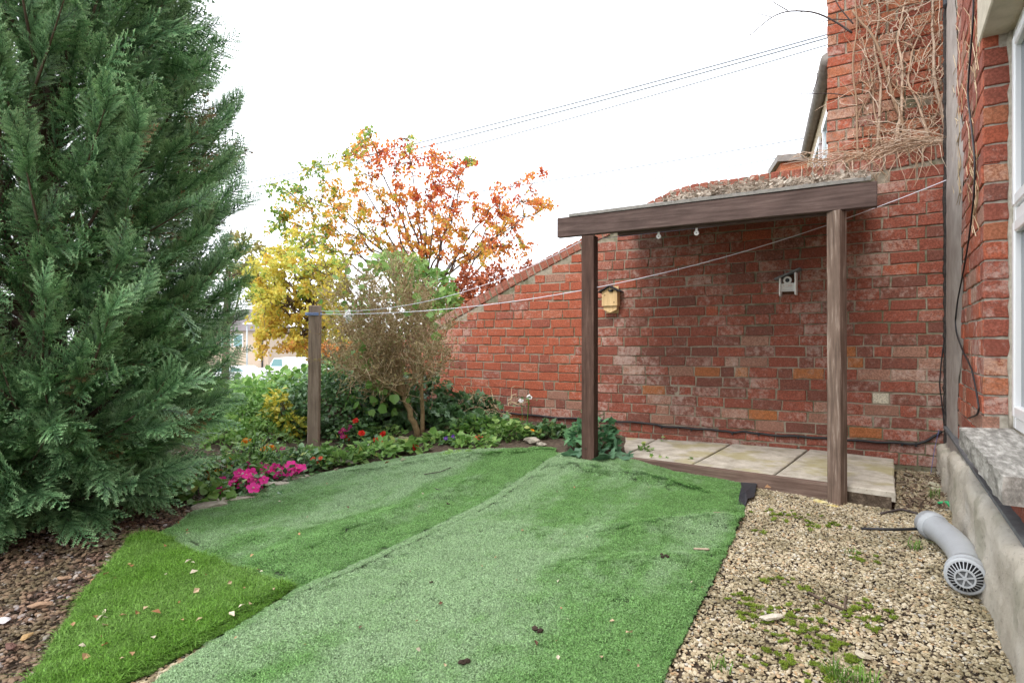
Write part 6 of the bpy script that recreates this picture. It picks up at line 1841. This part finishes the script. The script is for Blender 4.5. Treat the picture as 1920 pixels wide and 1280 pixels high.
stone('gravel_stone', 'smooth cream stone near the photo edge below the twig', 1617, 1238, (0.055, 0.04, 0.022), plain('cream stone', (0.44, 0.38, 0.28), (0.55, 0.5, 0.4), 20, 0.95), 15, None, 0.1, dz=0.01)
stone('corner_stone', 'broken pale stone among the twigs in the house corner', 1755, 915, (0.17, 0.12, 0.09), plain('greenish stone', (0.27, 0.26, 0.17), (0.45, 0.43, 0.34), 20, 0.95), 16)
stone('corner_stone', 'mossy green log shaped stone tight in the wall corner', 1715, 878, (0.34, 0.12, 0.09), plain('deep moss', (0.035, 0.07, 0.02), (0.09, 0.13, 0.04), 60, 1.0, 0.1, 0.8), 17).rotation_euler = (0, 0, WALL_RZ)
for i, (px, py, s_, m_) in enumerate([(75, 1145, 0.075, 'tan'), (50, 1200, 0.05, 'ochre'), (20, 1220, 0.055, 'dark'), (120, 1090, 0.055, 'tan'), (8, 1170, 0.05, 'grey')]):
    lab = ['biggest tan stone on the brown chippings under the conifer', 'ochre pebble on the brown chippings', 'dark red brown stone at the frame edge of the chippings', 'tan stone just under the lowest conifer sprays', 'pale grey flint at the frame edge'][i]
    cc = {'tan': (0.22, 0.14, 0.09), 'ochre': (0.28, 0.18, 0.08), 'dark': (0.09, 0.045, 0.035), 'grey': (0.36, 0.34, 0.35)}[m_]
    stone('chipping_stone', lab, px, py, (s_, s_ * 0.7, s_ * 0.55), plain('stone ' + m_, cc, None, 40, 0.7), 30 + i, 'larger stones among the brown chippings', 0.0)

# ---- moss and grass tufts on the gravel
MOSSM = leafmat('bright moss', [(0.0, (0.09, 0.13, 0.02)), (0.6, (0.20, 0.28, 0.035)), (1.0, (0.32, 0.40, 0.07))], 0.3, 0.8, 0.1)
moss_src = [grass_patch(900 + i, 80, 0.011, 0.006, 0.0022, 0.9, MOSSM) for i in range(4)]
mc = [(1475, 968, 0.09), (1540, 985, 0.12), (1460, 1150, 0.10), (1420, 1165, 0.06), (1510, 1195, 0.08), (1600, 1165, 0.09), (1640, 1150, 0.07), (1560, 1215, 0.07), (1450, 1240, 0.07), (1510, 1255, 0.08), (1400, 1135, 0.06), (1470, 1090, 0.05), (1500, 1105, 0.04), (1620, 1050, 0.06), (1590, 1240, 0.05), (1430, 1000, 0.04)]
Q = []
for px, py, r_ in mc:
    c_ = gpt(px, py); k = int(2300 * r_ * r_) + 5
    q = RNG.normal(size=(k, 2)) * r_ * np.array([0.65, 0.5])
    f = np.sin(q[:, 0] * 70 + px) * np.sin(q[:, 1] * 80 + py)
    Q.append((c_[:2] + q)[f > -0.35])
Q = np.vstack(Q); n = len(Q)
o = gn_scatter('moss', np.c_[Q, ground(Q[:, 0], Q[:, 1]) + 0.006 + RNG.random(n) * 0.006], np.c_[RNG.normal(size=(n, 2)) * 0.2, RNG.uniform(0, 6.28, n)], RNG.uniform(0.7, 1.3, n), moss_src, MOSSM)
tag(o, 'patches of bright yellow green moss on the gravel', 'moss', kind='stuff')
GRASS = leafmat('wild grass', [(0.0, (0.07, 0.16, 0.02)), (1.0, (0.24, 0.42, 0.08))], 0.35, 0.5)
for i, (px, py, n, h, lab) in enumerate([(1575, 1280, 60, 0.06, 'tuft of fresh grass at the bottom frame edge of the gravel'), (1620, 1285, 50, 0.05, 'second grass tuft at the bottom frame edge'), (1355, 1255, 30, 0.035, 'thin grass sprig beside the turf on the gravel'), (1715, 1030, 34, 0.05, 'pale green weed on the gravel beside the pipe'), (1600, 1040, 26, 0.03, 'low weed in the middle of the gravel'), (1750, 935, 34, 0.07, 'weed sprouting among the corner twigs'), (1600, 930, 20, 0.05, 'grass sprig at the foot of the worn post')]):
    mb = MB(); me = grass_patch(700 + i, n, 0.035, h, 0.0026, 0.7, GRASS, 0.3); q = gpt(px, py)
    o = bpy.data.objects.new('grass_tuft', me); C.objects.link(o); o.location = (q[0], q[1], q[2] + 0.004)
    tag(o, lab, 'grass tuft', 'grass tufts on the gravel')
# corner debris
b = MB()
for k in range(110):
    q = gpt(pick(1690, 1790), pick(880, 960)); q[2] += pick(0.005, 0.05)
    dv = rand_unit(1)[0] * np.array([1, 1, 0.25]); L_ = pick(0.03, 0.11); b.tube(curve_to(q, q + dv * L_, RNG.normal(size=3) * 0.01, 4, 0.003), pick(0.0015, 0.004), 4, RNG.random(), caps=False)
n = 160; P = np.array([gpt(pick(1690, 1785), pick(878, 960)) for _ in range(n)]); P[:, 2] += RNG.random(n) * 0.03
b.scatter(LEAF, frames(rand_unit(n), np.array([0, 0, 1.0]) + RNG.normal(size=(n, 3)) * 0.5, RNG.uniform(0.02, 0.045, n)), P, RNG.random(n) * 0.8)
o = b.build('corner_litter', leafmat('brown corner litter', [(0.0, (0.06, 0.04, 0.03)), (0.5, (0.18, 0.12, 0.08)), (1.0, (0.42, 0.33, 0.25))], 0.1, 0.8))
tag(o, 'dead leaves and twigs heaped in the corner between slab and plinth', 'leaf litter', kind='stuff')
b = MB(); q = gpt(1770, 955); b.tube(curve_to(q + np.array([-0.015, 0.03, 0.035]), q + np.array([0.025, -0.03, 0.015]), (0.02, 0, 0.02), 6, 0.008), [0.003, 0.009, 0.006, 0.011, 0.005, 0.002], 6)
tag(b.build('plastic_scrap', plain('green plastic', (0.02, 0.30, 0.10), (0.05, 0.42, 0.16), 30, 0.4), smooth=True), 'crumpled bright green plastic scrap in the corner litter', 'scrap')
# loose sticks
def stick(label, pts, r, mat=TWIG, group='fallen twigs', zo=0.012):
    P = np.array([gpt(a, c_) + np.array([0, 0, zo]) for a, c_ in pts])
    P[:, 2] = np.maximum(P[:, 2], np.where(in_poly(P[:, :2], oB) | in_poly(P[:, :2], oA), turf_z(P[:, 0], P[:, 1]) + 0.020, P[:, 2]))
    tt = np.linspace(0, len(P) - 1, 4 * len(P)); P = np.stack([np.interp(tt, np.arange(len(P)), P[:, k]) for k in range(3)], -1)
    b = MB(); b.tube(P, r * (1 + RNG.normal(size=len(P)) * 0.12), 6); tag(b.build('twig', mat, smooth=True), label, 'twig', group)
stick('bent brown twig lying on the gravel among the moss', [(1516, 1116), (1550, 1134), (1586, 1151), (1584, 1138), (1587, 1124)], 0.0045, BARK)
stick('short straight stick on the turf beside the gravel', [(1301, 1042), (1330, 1042)], 0.005, TWIG)
stick('thin pale twig over the turf edge', [(1338, 985), (1360, 984), (1392, 986)], 0.0022, TWIG)
stick('thin pale twig on the far turf beside the bed', [(795, 898), (825, 893), (845, 885)], 0.003, TWIG_DARK)
stick('curved stalk on the turf below the geranium', [(632, 895), (626, 888), (634, 885)], 0.0025, TWIG)
stick('dark stick against the pipe end on the gravel', [(1652, 966), (1690, 958), (1720, 966)], 0.006, TWIG_DARK)
stick('small twig crossing the last slab joint', [(1494, 862), (1532, 862)], 0.004, BARK, 'fallen twigs', 0.10)
stick('forked dark twig on the turf under the bed stones', [(815, 930), (823, 938)], 0.002, TWIG_DARK)

# fallen leaves and crumbs on the turf
LM = leafmat('fallen leaf', [(0.0, (0.12, 0.06, 0.035)), (0.35, (0.36, 0.17, 0.07)), (0.7, (0.52, 0.36, 0.22)), (1.0, (0.62, 0.54, 0.42))], 0.2, 0.7)
lms = []
for i in range(5):
    mb = MB(); mb.scatter(LEAF, frames(np.array([[0, 1.0, 0]]), np.array([[0.2 * i - 0.4, 0, 1.0]]), np.ones(1)), np.zeros((1, 3)), [i / 4.0]); mb.v[-1][:, 2] += 0.25 * np.abs(mb.v[-1][:, 0]); lms.append(mb.mesh('fallen_leaf', [LM]))
def drop_leaf(px, py, size, k, label, grp='fallen leaves'):
    q = gpt(px, py); z_ = float(turf_z(q[0], q[1])) + (0.022 if not in_poly(q[None, :2], oC)[0] else 0.034)
    o = bpy.data.objects.new('fallen_leaf', lms[k]); C.objects.link(o); o.location = (q[0], q[1], z_); o.scale = (size,) * 3
    o.rotation_euler = (RNG.normal() * 0.3, RNG.normal() * 0.3, RNG.uniform(0, 6.28)); tag(o, label, 'leaf', grp)
for i in range(46):
    while True:
        px, py = pick(200, 1380), pick(880, 1280)
        q = gpt(px, py)[None, :2]
        if in_poly(q, oA)[0] or in_poly(q, oB)[0]: break
    drop_leaf(px, py, RNG.uniform(0.010, 0.022), int(RNG.integers(0, 5)), 'tiny dry leaf scrap lying on the bleached artificial turf', 'dry leaf scraps on the pale turf')
for i in range(40):
    while True:
        px, py = pick(120, 520), pick(1015, 1260)
        if in_poly(gpt(px, py)[None, :2], oC)[0]: break
    drop_leaf(px, py, RNG.uniform(0.012, 0.034), int(RNG.integers(1, 5)), 'tan leaf scrap lying on the bright green turf offcut', 'dry leaf scraps on the bright turf')
drop_leaf(731, 872, 0.05, 1, 'rust brown leaf on the far turf edge below the begonias'); drop_leaf(762, 868, 0.05, 4, 'pale cream leaf on the far turf edge next to the rust brown one'); drop_leaf(1185, 1203, 0.035, 3, 'pale curled leaf on the turf near the bottom frame edge')
drop_leaf(1446, 922, 0.05, 2, 'orange leaf beside the black membrane scrap'); drop_leaf(194, 1173, 0.035, 4, 'whitish curled leaf on the bright green turf offcut')
CR = plain('dark soil crumb', (0.03, 0.02, 0.015), (0.06, 0.04, 0.03), 60, 1.0)
for px, py, s_, lab in ((1012, 1195, 0.022, 'dark soil crumb on the turf, nearer the gravel'), (866, 1256, 0.024, 'dark soil crumb at the bottom frame edge of the turf'), (1247, 1067, 0.018, 'brown crumb on the turf edge by the short stick'), (840, 955, 0.012, 'tiny crumb on the turf seam'), (808, 1103, 0.010, 'black speck of soil in the middle of the turf')):
    q = gpt(px, py); mb = MB()
    for k in range(5):
        V, Fs = rock(0, 0.3, 0.7, 300 + k + px, 3); mb.add(V * s_ * pick(0.3, 0.55) + RNG.normal(size=3) * s_ * 0.4 * np.array([1, 1, 0.3]), Fs)
    o = mb.build('soil_crumb', CR); o.location = (q[0], q[1], float(turf_z(q[0], q[1])) + 0.02); tag(o, lab, 'soil crumb')

# ================================================================== bare vine over the gable and the wall top
vine = thing('bare_vine', 'leafless vine webbing the orange gable and the wall top with pale stems', 'vine', off_wall(0.35, -0.02, 2.3))
def on_gable(px, py, off=0.02):
    P0 = WALL_C - WN * 0.28; k = (px - CX) / F
    s = (P0[0] - k * P0[1]) / (WU[0] - k * WU[1]); q = P0 - WU * s + WN * off; q = q.copy(); q[2] = CAM_H - (py - HY) / F * q[1]
    return q
VT = leafmat('pale vine wood', [(0.0, (0.20, 0.12, 0.07)), (0.5, (0.40, 0.27, 0.18)), (1.0, (0.55, 0.45, 0.36))], 0.0, 0.85)
main = [([(1700, 285), (1690, 240), (1672, 190), (1655, 120), (1630, 60), (1600, 20)], 0.012), ([(1640, 280), (1650, 200), (1655, 150), (1640, 90), (1648, 30), (1640, -20)], 0.008), ([(1680, 270), (1688, 210), (1690, 120), (1682, 70), (1700, -10)], 0.009),
        ([(1775, 260), (1765, 200), (1748, 140), (1752, 100), (1745, 40), (1752, -20)], 0.010), ([(1740, 260), (1720, 200), (1700, 160), (1712, 90), (1740, 40)], 0.007), ([(1610, 300), (1605, 200), (1600, 120), (1612, 60), (1602, -10)], 0.006), ([(1778, 200), (1772, 120), (1775, 40)], 0.012), ([(1660, 280), (1640, 200), (1632, 130), (1618, 70)], 0.006)]
vt = []
for pts, r in main:
    P = np.array([on_gable(a + RNG.normal() * 2, c_, 0.03 + 0.02 * RNG.random()) for a, c_ in pts]); tt = np.linspace(0, len(P) - 1, 26)
    P = np.stack([np.interp(tt, np.arange(len(P)), P[:, k]) for k in range(3)], -1); P[1:-1] += RNG.normal(size=(24, 3)) * 0.006
    for _ in range(2): P[1:-1] = (P[:-2] + 2 * P[1:-1] + P[2:]) / 4
    b = MB(); b.tube(P, np.linspace(r * 1.35, r * 0.7, 26), 6, 0.3 + 0.5 * RNG.random()); b.build('stem', VT, vine, smooth=True); vt.append(P)
b = MB()
for k in range(340):
    px, py = pick(1598, 1785), pick(-20, 300) 
    p0 = on_gable(px, py, pick(0.01, 0.06)); L_ = pick(0.08, 0.32); a = pick(0, 6.28)
    if RNG.random() < 0.5: a = R(90) + RNG.normal() * 0.5
    dv = -WU * math.cos(a) + np.array([0, 0, math.sin(a)])
    p1 = p0 + dv * L_
    if proj(p1)[0] > 1788: p1 = p0 + (p1 - p0) * 0.3
    b.tube(curve_to(p0, p1, RNG.normal(size=3) * 0.05 * np.array([1, 1, 1]) + WN * 0.02, 8, 0.006), np.linspace(pick(0.0022, 0.0052), 0.0014, 8), 4, RNG.random(), caps=False)
# mats of twigs on top of the wall and drooping from it
for k in range(330):
    s = abs(RNG.normal()) * 0.33 if RNG.random() < 0.6 else pick(0.0, 0.95)
    if s > 1.05: continue
    p0 = off_wall(s, pick(-0.2, 0.03), float(top_z(s)) + abs(RNG.normal()) * 0.05)
    dv = unit(-WU * RNG.choice([-1, 1]) + RNG.normal(size=3) * np.array([0.3, 0.3, 0.25])); L_ = pick(0.1, 0.4)
    p1 = p0 + dv * L_ * (1.0 if s < 0.8 else 0.5); p1 = p1 + (WN * 0.0)
    if proj(p1)[0] > 1784: p1 = p0 + (p1 - p0) * 0.2
    b.tube(curve_to(p0, p1, np.array([0, 0, pick(0.0, 0.06)]), 7, 0.006), np.linspace(pick(0.002, 0.0045), 0.0014, 7), 4, RNG.random(), caps=False)
for k in range(46):
    s = pick(0.02, 0.95); p0 = off_wall(s, 0.015, float(top_z(s)) + 0.01); L_ = pick(0.08, 0.34)
    p1 = p0 + np.array([0, 0, -L_]) + WU * RNG.normal() * 0.10
    if proj(p1)[0] > 1782: continue
    b.tube(curve_to(p0, p1, WN * 0.03 + WU * RNG.normal() * 0.04, 8, 0.004), np.linspace(0.0032, 0.0013, 8), 4, RNG.random(), caps=False)
b.build('twigs', VT, vine, kind='stuff')
lv = MB(); n = 170
P = np.array([on_gable(pick(1605, 1785), pick(-10, 300), 0.03) for _ in range(n)]); lv.scatter(LEAF, frames(rand_unit(n), rand_unit(n), RNG.uniform(0.015, 0.035, n)), P, RNG.random(n))
lv.build('withered_leaves', LITTER, vine, kind='stuff')
# arching shoots against the sky
for pts, r in (([(1598, 62), (1570, 42), (1530, 22), (1480, 20), (1450, 32), (1413, 66)], 0.006), ([(1598, 38), (1565, 36), (1540, 42), (1515, 57)], 0.003), ([(1600, 45), (1575, 15), (1562, -10)], 0.004), ([(1480, 20), (1455, 5), (1440, -12)], 0.003), ([(1450, 32), (1420, 24), (1404, 10)], 0.002),
               ([(1590, 180), (1560, 175), (1530, 176), (1505, 176), (1486, 182), (1476, 162)], 0.0025), ([(1525, 175), (1536, 145), (1528, 122), (1523, 102)], 0.002), ([(1506, 176), (1498, 152), (1499, 138)], 0.0015), ([(1413, 66), (1400, 48), (1383, 45)], 0.0015), ([(1545, 35), (1520, 30), (1494, 18)], 0.0015)):
    P = np.array([on_gable(a, c_, 0.05 + 0.0006 * (1600 - a)) for a, c_ in pts]); tt = np.linspace(0, len(P) - 1, 20); P = np.stack([np.interp(tt, np.arange(len(P)), P[:, k]) for k in range(3)], -1)
    for _ in range(2): P[1:-1] = (P[:-2] + 2 * P[1:-1] + P[2:]) / 4
    b = MB(); b.tube(P, np.linspace(r * 1.3 + 0.001, r * 0.5 + 0.001, 20), 5, 0.1); b.build('shoot', TWIG_DARK, vine, smooth=True)
# fine dead tendrils on the house pier
vp = thing('dead_tendrils', 'fine dead tendrils streaking the brick pier above the grey render', 'vine', house_pt(1.3, 0.02, 2.5))
b = MB()
for k in range(34):
    px = pick(1787, 1838); py = pick(-10, 330); L_ = pick(40, 150)
    P = np.array([on_house(px + RNG.normal() * 3, py + L_ * u, 0.008) for u in np.linspace(0, 1, 7)]); b.tube(P, 0.0016, 4, RNG.random(), caps=False)
b.build('stems', SHRUB_TWIG, vp, kind='stuff')

# ================================================================== overhead wires
WIRE = plain('grey overhead wire', (0.17, 0.19, 0.225), (0.22, 0.245, 0.28), 2, 0.6)
def wire(pts, d0, d1, r, label, group):
    (x0, y0), (x1, y1) = pts
    A, B_ = ray(x0, y0, d0), ray(x1, y1, d1)
    t = np.linspace(0, 1, 30)[:, None]; P = A * (1 - t) + B_ * t; P[:, 2] -= (0.15 * 4 * t * (1 - t))[:, 0]
    b = MB(); b.tube(P, r, 5); tag(b.build('overhead_wire', WIRE), label, 'wire', group)
G_ = 'overhead wires above the garden'
wire([(1640, 40), (440, 348)], 13, 23, 0.019, 'topmost overhead wire crossing the sky from the gable to the conifer', G_)
wire([(1640, 46), (440, 360)], 13, 23, 0.019, 'second overhead wire, close under the topmost one', G_)
wire([(1640, 58), (440, 385)], 13.5, 23, 0.016, 'third overhead wire, lowest of the bundle meeting the gable', G_)
wire([(1560, 250), (440, 420)], 16, 22, 0.015, 'faint overhead wire low behind the cherry tree and the wall slope', G_)
wire([(1490, 290), (900, 372)], 16, 20, 0.014, 'lowest faint overhead wire just above the wall coping', G_)

# ================================================================== far beyond: house, lamp post, van, cars
D = 60.0
FARW = plain('beige render far', (0.42, 0.33, 0.25), (0.50, 0.40, 0.31), 0.4, 0.9)
FARR = plain('dark tiled roof far', (0.11, 0.095, 0.10), (0.16, 0.14, 0.145), 1.0, 0.9)
bq = ray(415, 690, D); zb = -2.36
fh = thing('far_house', 'beige house with a dark hipped roof seen beside the conifer edge', 'house', (bq[0], D, zb))
xl, xr = ray(380, 690, D)[0], ray(503, 690, D)[0]
ze = ray(0, 620, D)[2]; zr = ray(0, 592, D)[2]
b = MB(); b.box(((xl + xr) / 2, D + 4, (zb + ze) / 2), (xr - xl, 8, ze - zb)); b.build('wall', FARW, fh)
b = MB(); o_ = 0.35
e = [(xl - o_, D - o_, ze), (xr + o_, D - o_, ze), (xr + o_, D + 8 + o_, ze), (xl - o_, D + 8 + o_, ze), (xl + 2.2, D + 4, zr + 0.9), (xr - 2.8, D + 4, zr + 0.9)]
b.add(e, [[0, 1, 5, 4], [1, 2, 5], [2, 3, 4, 5], [3, 0, 4], [3, 2, 1, 0]]); b.build('roof', FARR, fh)
for px in (425, 447):
    x = ray(px, 640, D)[0]; b = MB(); b.box((x, D - 0.03, ray(0, 638, D)[2]), (1.0, 0.08, 1.3)); w_ = b.build('window', UPVC, fh); b = MB(); b.box((x, D - 0.085, ray(0, 638, D)[2]), (0.8, 0.04, 1.1)); b.build('pane', TEAL, w_)
b = MB(); b.box((ray(492, 640, D)[0], D - 0.06, (zb + ze) / 2), (0.12, 0.12, ze - zb)); b.build('downpipe', BLACK, fh)
b = MB(); b.box((ray(487, 673, D)[0], D - 0.02, ray(0, 673, D)[2]), (0.25, 0.04, 0.25)); b.build('vent', WHITE_PAINT, fh)
D = 48.0
lp_ = ray(463, 700, D)
lam = thing('lamp_post', 'tall grey lamp post in front of the far beige house', 'lamp post', (lp_[0], D, -2.3))
GALV = plain('galvanised steel', (0.28, 0.31, 0.32), (0.36, 0.38, 0.39), 4, 0.5, 0.4)
zt = ray(0, 608, D)[2]
b = MB(); b.tube([(lp_[0], D, -2.4), (lp_[0], D, 0.0), (lp_[0], D, zt)], [0.075, 0.065, 0.05], 10); b.build('pole', GALV, lam, smooth=True)
b = MB(); b.box((lp_[0] + 0.1, D - 0.05, zt + 0.05), (0.75, 0.28, 0.10), bev=0.03); b.build('lamp_head', WHITE_PAINT, lam)
def vehicle(name, label, cat, x, d, L_, H_, paint, van=False, rz=0.0):
    root = thing(name, label, cat, (x, d, -2.32), rz)
    hood = 0.30 if van else 0.26
    prof = [(-L_ / 2, 0.30), (-L_ / 2, 0.75), (-L_ / 2 + 0.10, 0.88), (-L_ / 2 + L_ * hood * 0.75, 1.0), (-L_ / 2 + L_ * hood * 1.15, H_ * 0.97), (-L_ / 2 + L_ * hood * 1.5, H_), (L_ / 2 - (0.12 if van else 0.9), H_), (L_ / 2 - 0.03, H_ * (0.9 if van else 0.62)), (L_ / 2, 0.5), (L_ / 2 - 0.05, 0.30)]
    b = MB(); b.prism([(q[0], -0.85, q[1]) for q in prof], (0, 1.7, 0)); b.build('body', paint, root, world=False)
    g = MB(); x0 = -L_ / 2 + L_ * hood * 0.92; g.prism([(x0, -0.862, 1.05), (x0 + 0.28, -0.862, H_ * 0.92), (x0 + 1.05, -0.862, H_ * 0.93), (x0 + 1.10, -0.862, 1.05)], (0, 0.01, 0)); g.build('side_window', TEAL, root, world=False)
    if not van:
        g = MB(); g.prism([(x0 + 1.18, -0.862, 1.05), (x0 + 1.16, -0.862, H_ * 0.92), (x0 + 1.85, -0.862, H_ * 0.9), (x0 + 2.15, -0.862, 1.05)], (0, 0.01, 0)); g.build('side_window', TEAL, root, world=False)
    for xw in (-L_ / 2 + 0.8, L_ / 2 - 0.85):
        for yw in (-0.80, 0.80):
            M_ = np.eye(4); M_[:3, :3] = np.array(Matrix.Rotation(R(90), 3, 'X')); M_[:3, 3] = (xw, yw, 0.31)
            b = MB(); b.lathe([(0.19, 0.10), (0.31, 0.09), (0.31, -0.09), (0.19, -0.10)], M_, 20); w_ = b.build('wheel', BLACK, root, world=False)
            b = MB(); b.lathe([(0.001, 0.085), (0.19, 0.095), (0.19, -0.095), (0.001, -0.085)], M_, 16); b.build('rim', GALV, w_, world=False)
    b = MB(); b.box((-L_ / 2 + 0.02, -0.6, 0.72), (0.10, 0.3, 0.14)); b.build('headlight', UPVC, root, world=False)
    b = MB(); b.box((0, -0.858, 0.52), (L_ * 0.55, 0.02, 0.08)); b.build('side_strip', BLACK, root, world=False)
CARW = plain('white car paint', (0.78, 0.79, 0.80), (0.82, 0.83, 0.84), 1, 0.3, 0.5)
CARS = plain('silver car paint', (0.45, 0.47, 0.50), (0.5, 0.52, 0.55), 1, 0.3, 0.5)
vehicle('parked_van', 'white panel van parked beside the far beige house', 'van', ray(533, 690, 56)[0], 56, 4.2, 1.85, CARW, True)
vehicle('parked_car', 'white car parked lower down in front of the lamp post', 'car', ray(440, 700, 46)[0], 46, 4.1, 1.45, CARW)
vehicle('parked_car', 'silver car glimpsed through the twiggy shrub', 'car', ray(690, 695, 50)[0], 50, 4.1, 1.45, CARS)
# far woods along the skyline behind the car park, low
WOOD = leafmat('far woodland leaves', [(0.0, (0.16, 0.10, 0.045)), (0.4, (0.24, 0.20, 0.07)), (1.0, (0.12, 0.17, 0.06))], 0.2, 0.8)
b = MB(); n = 9000
X = RNG.uniform(-75, 30, n); Y = RNG.uniform(95, 108, n); Hh = 3.6 + 1.6 * np.sin(X * 0.31) * np.sin(X * 0.13 + 1); Z = -2.5 + Hh * 1.15 * RNG.random(n)
b.scatter(LEAF_WIDE, frames(rand_unit(n), rand_unit(n), RNG.uniform(0.5, 1.1, n)), np.stack([X, Y, Z], -1), RNG.random(n))
tag(b.build('far_woods', WOOD), 'low line of far autumn woodland beyond the car park', 'woods', kind='stuff')
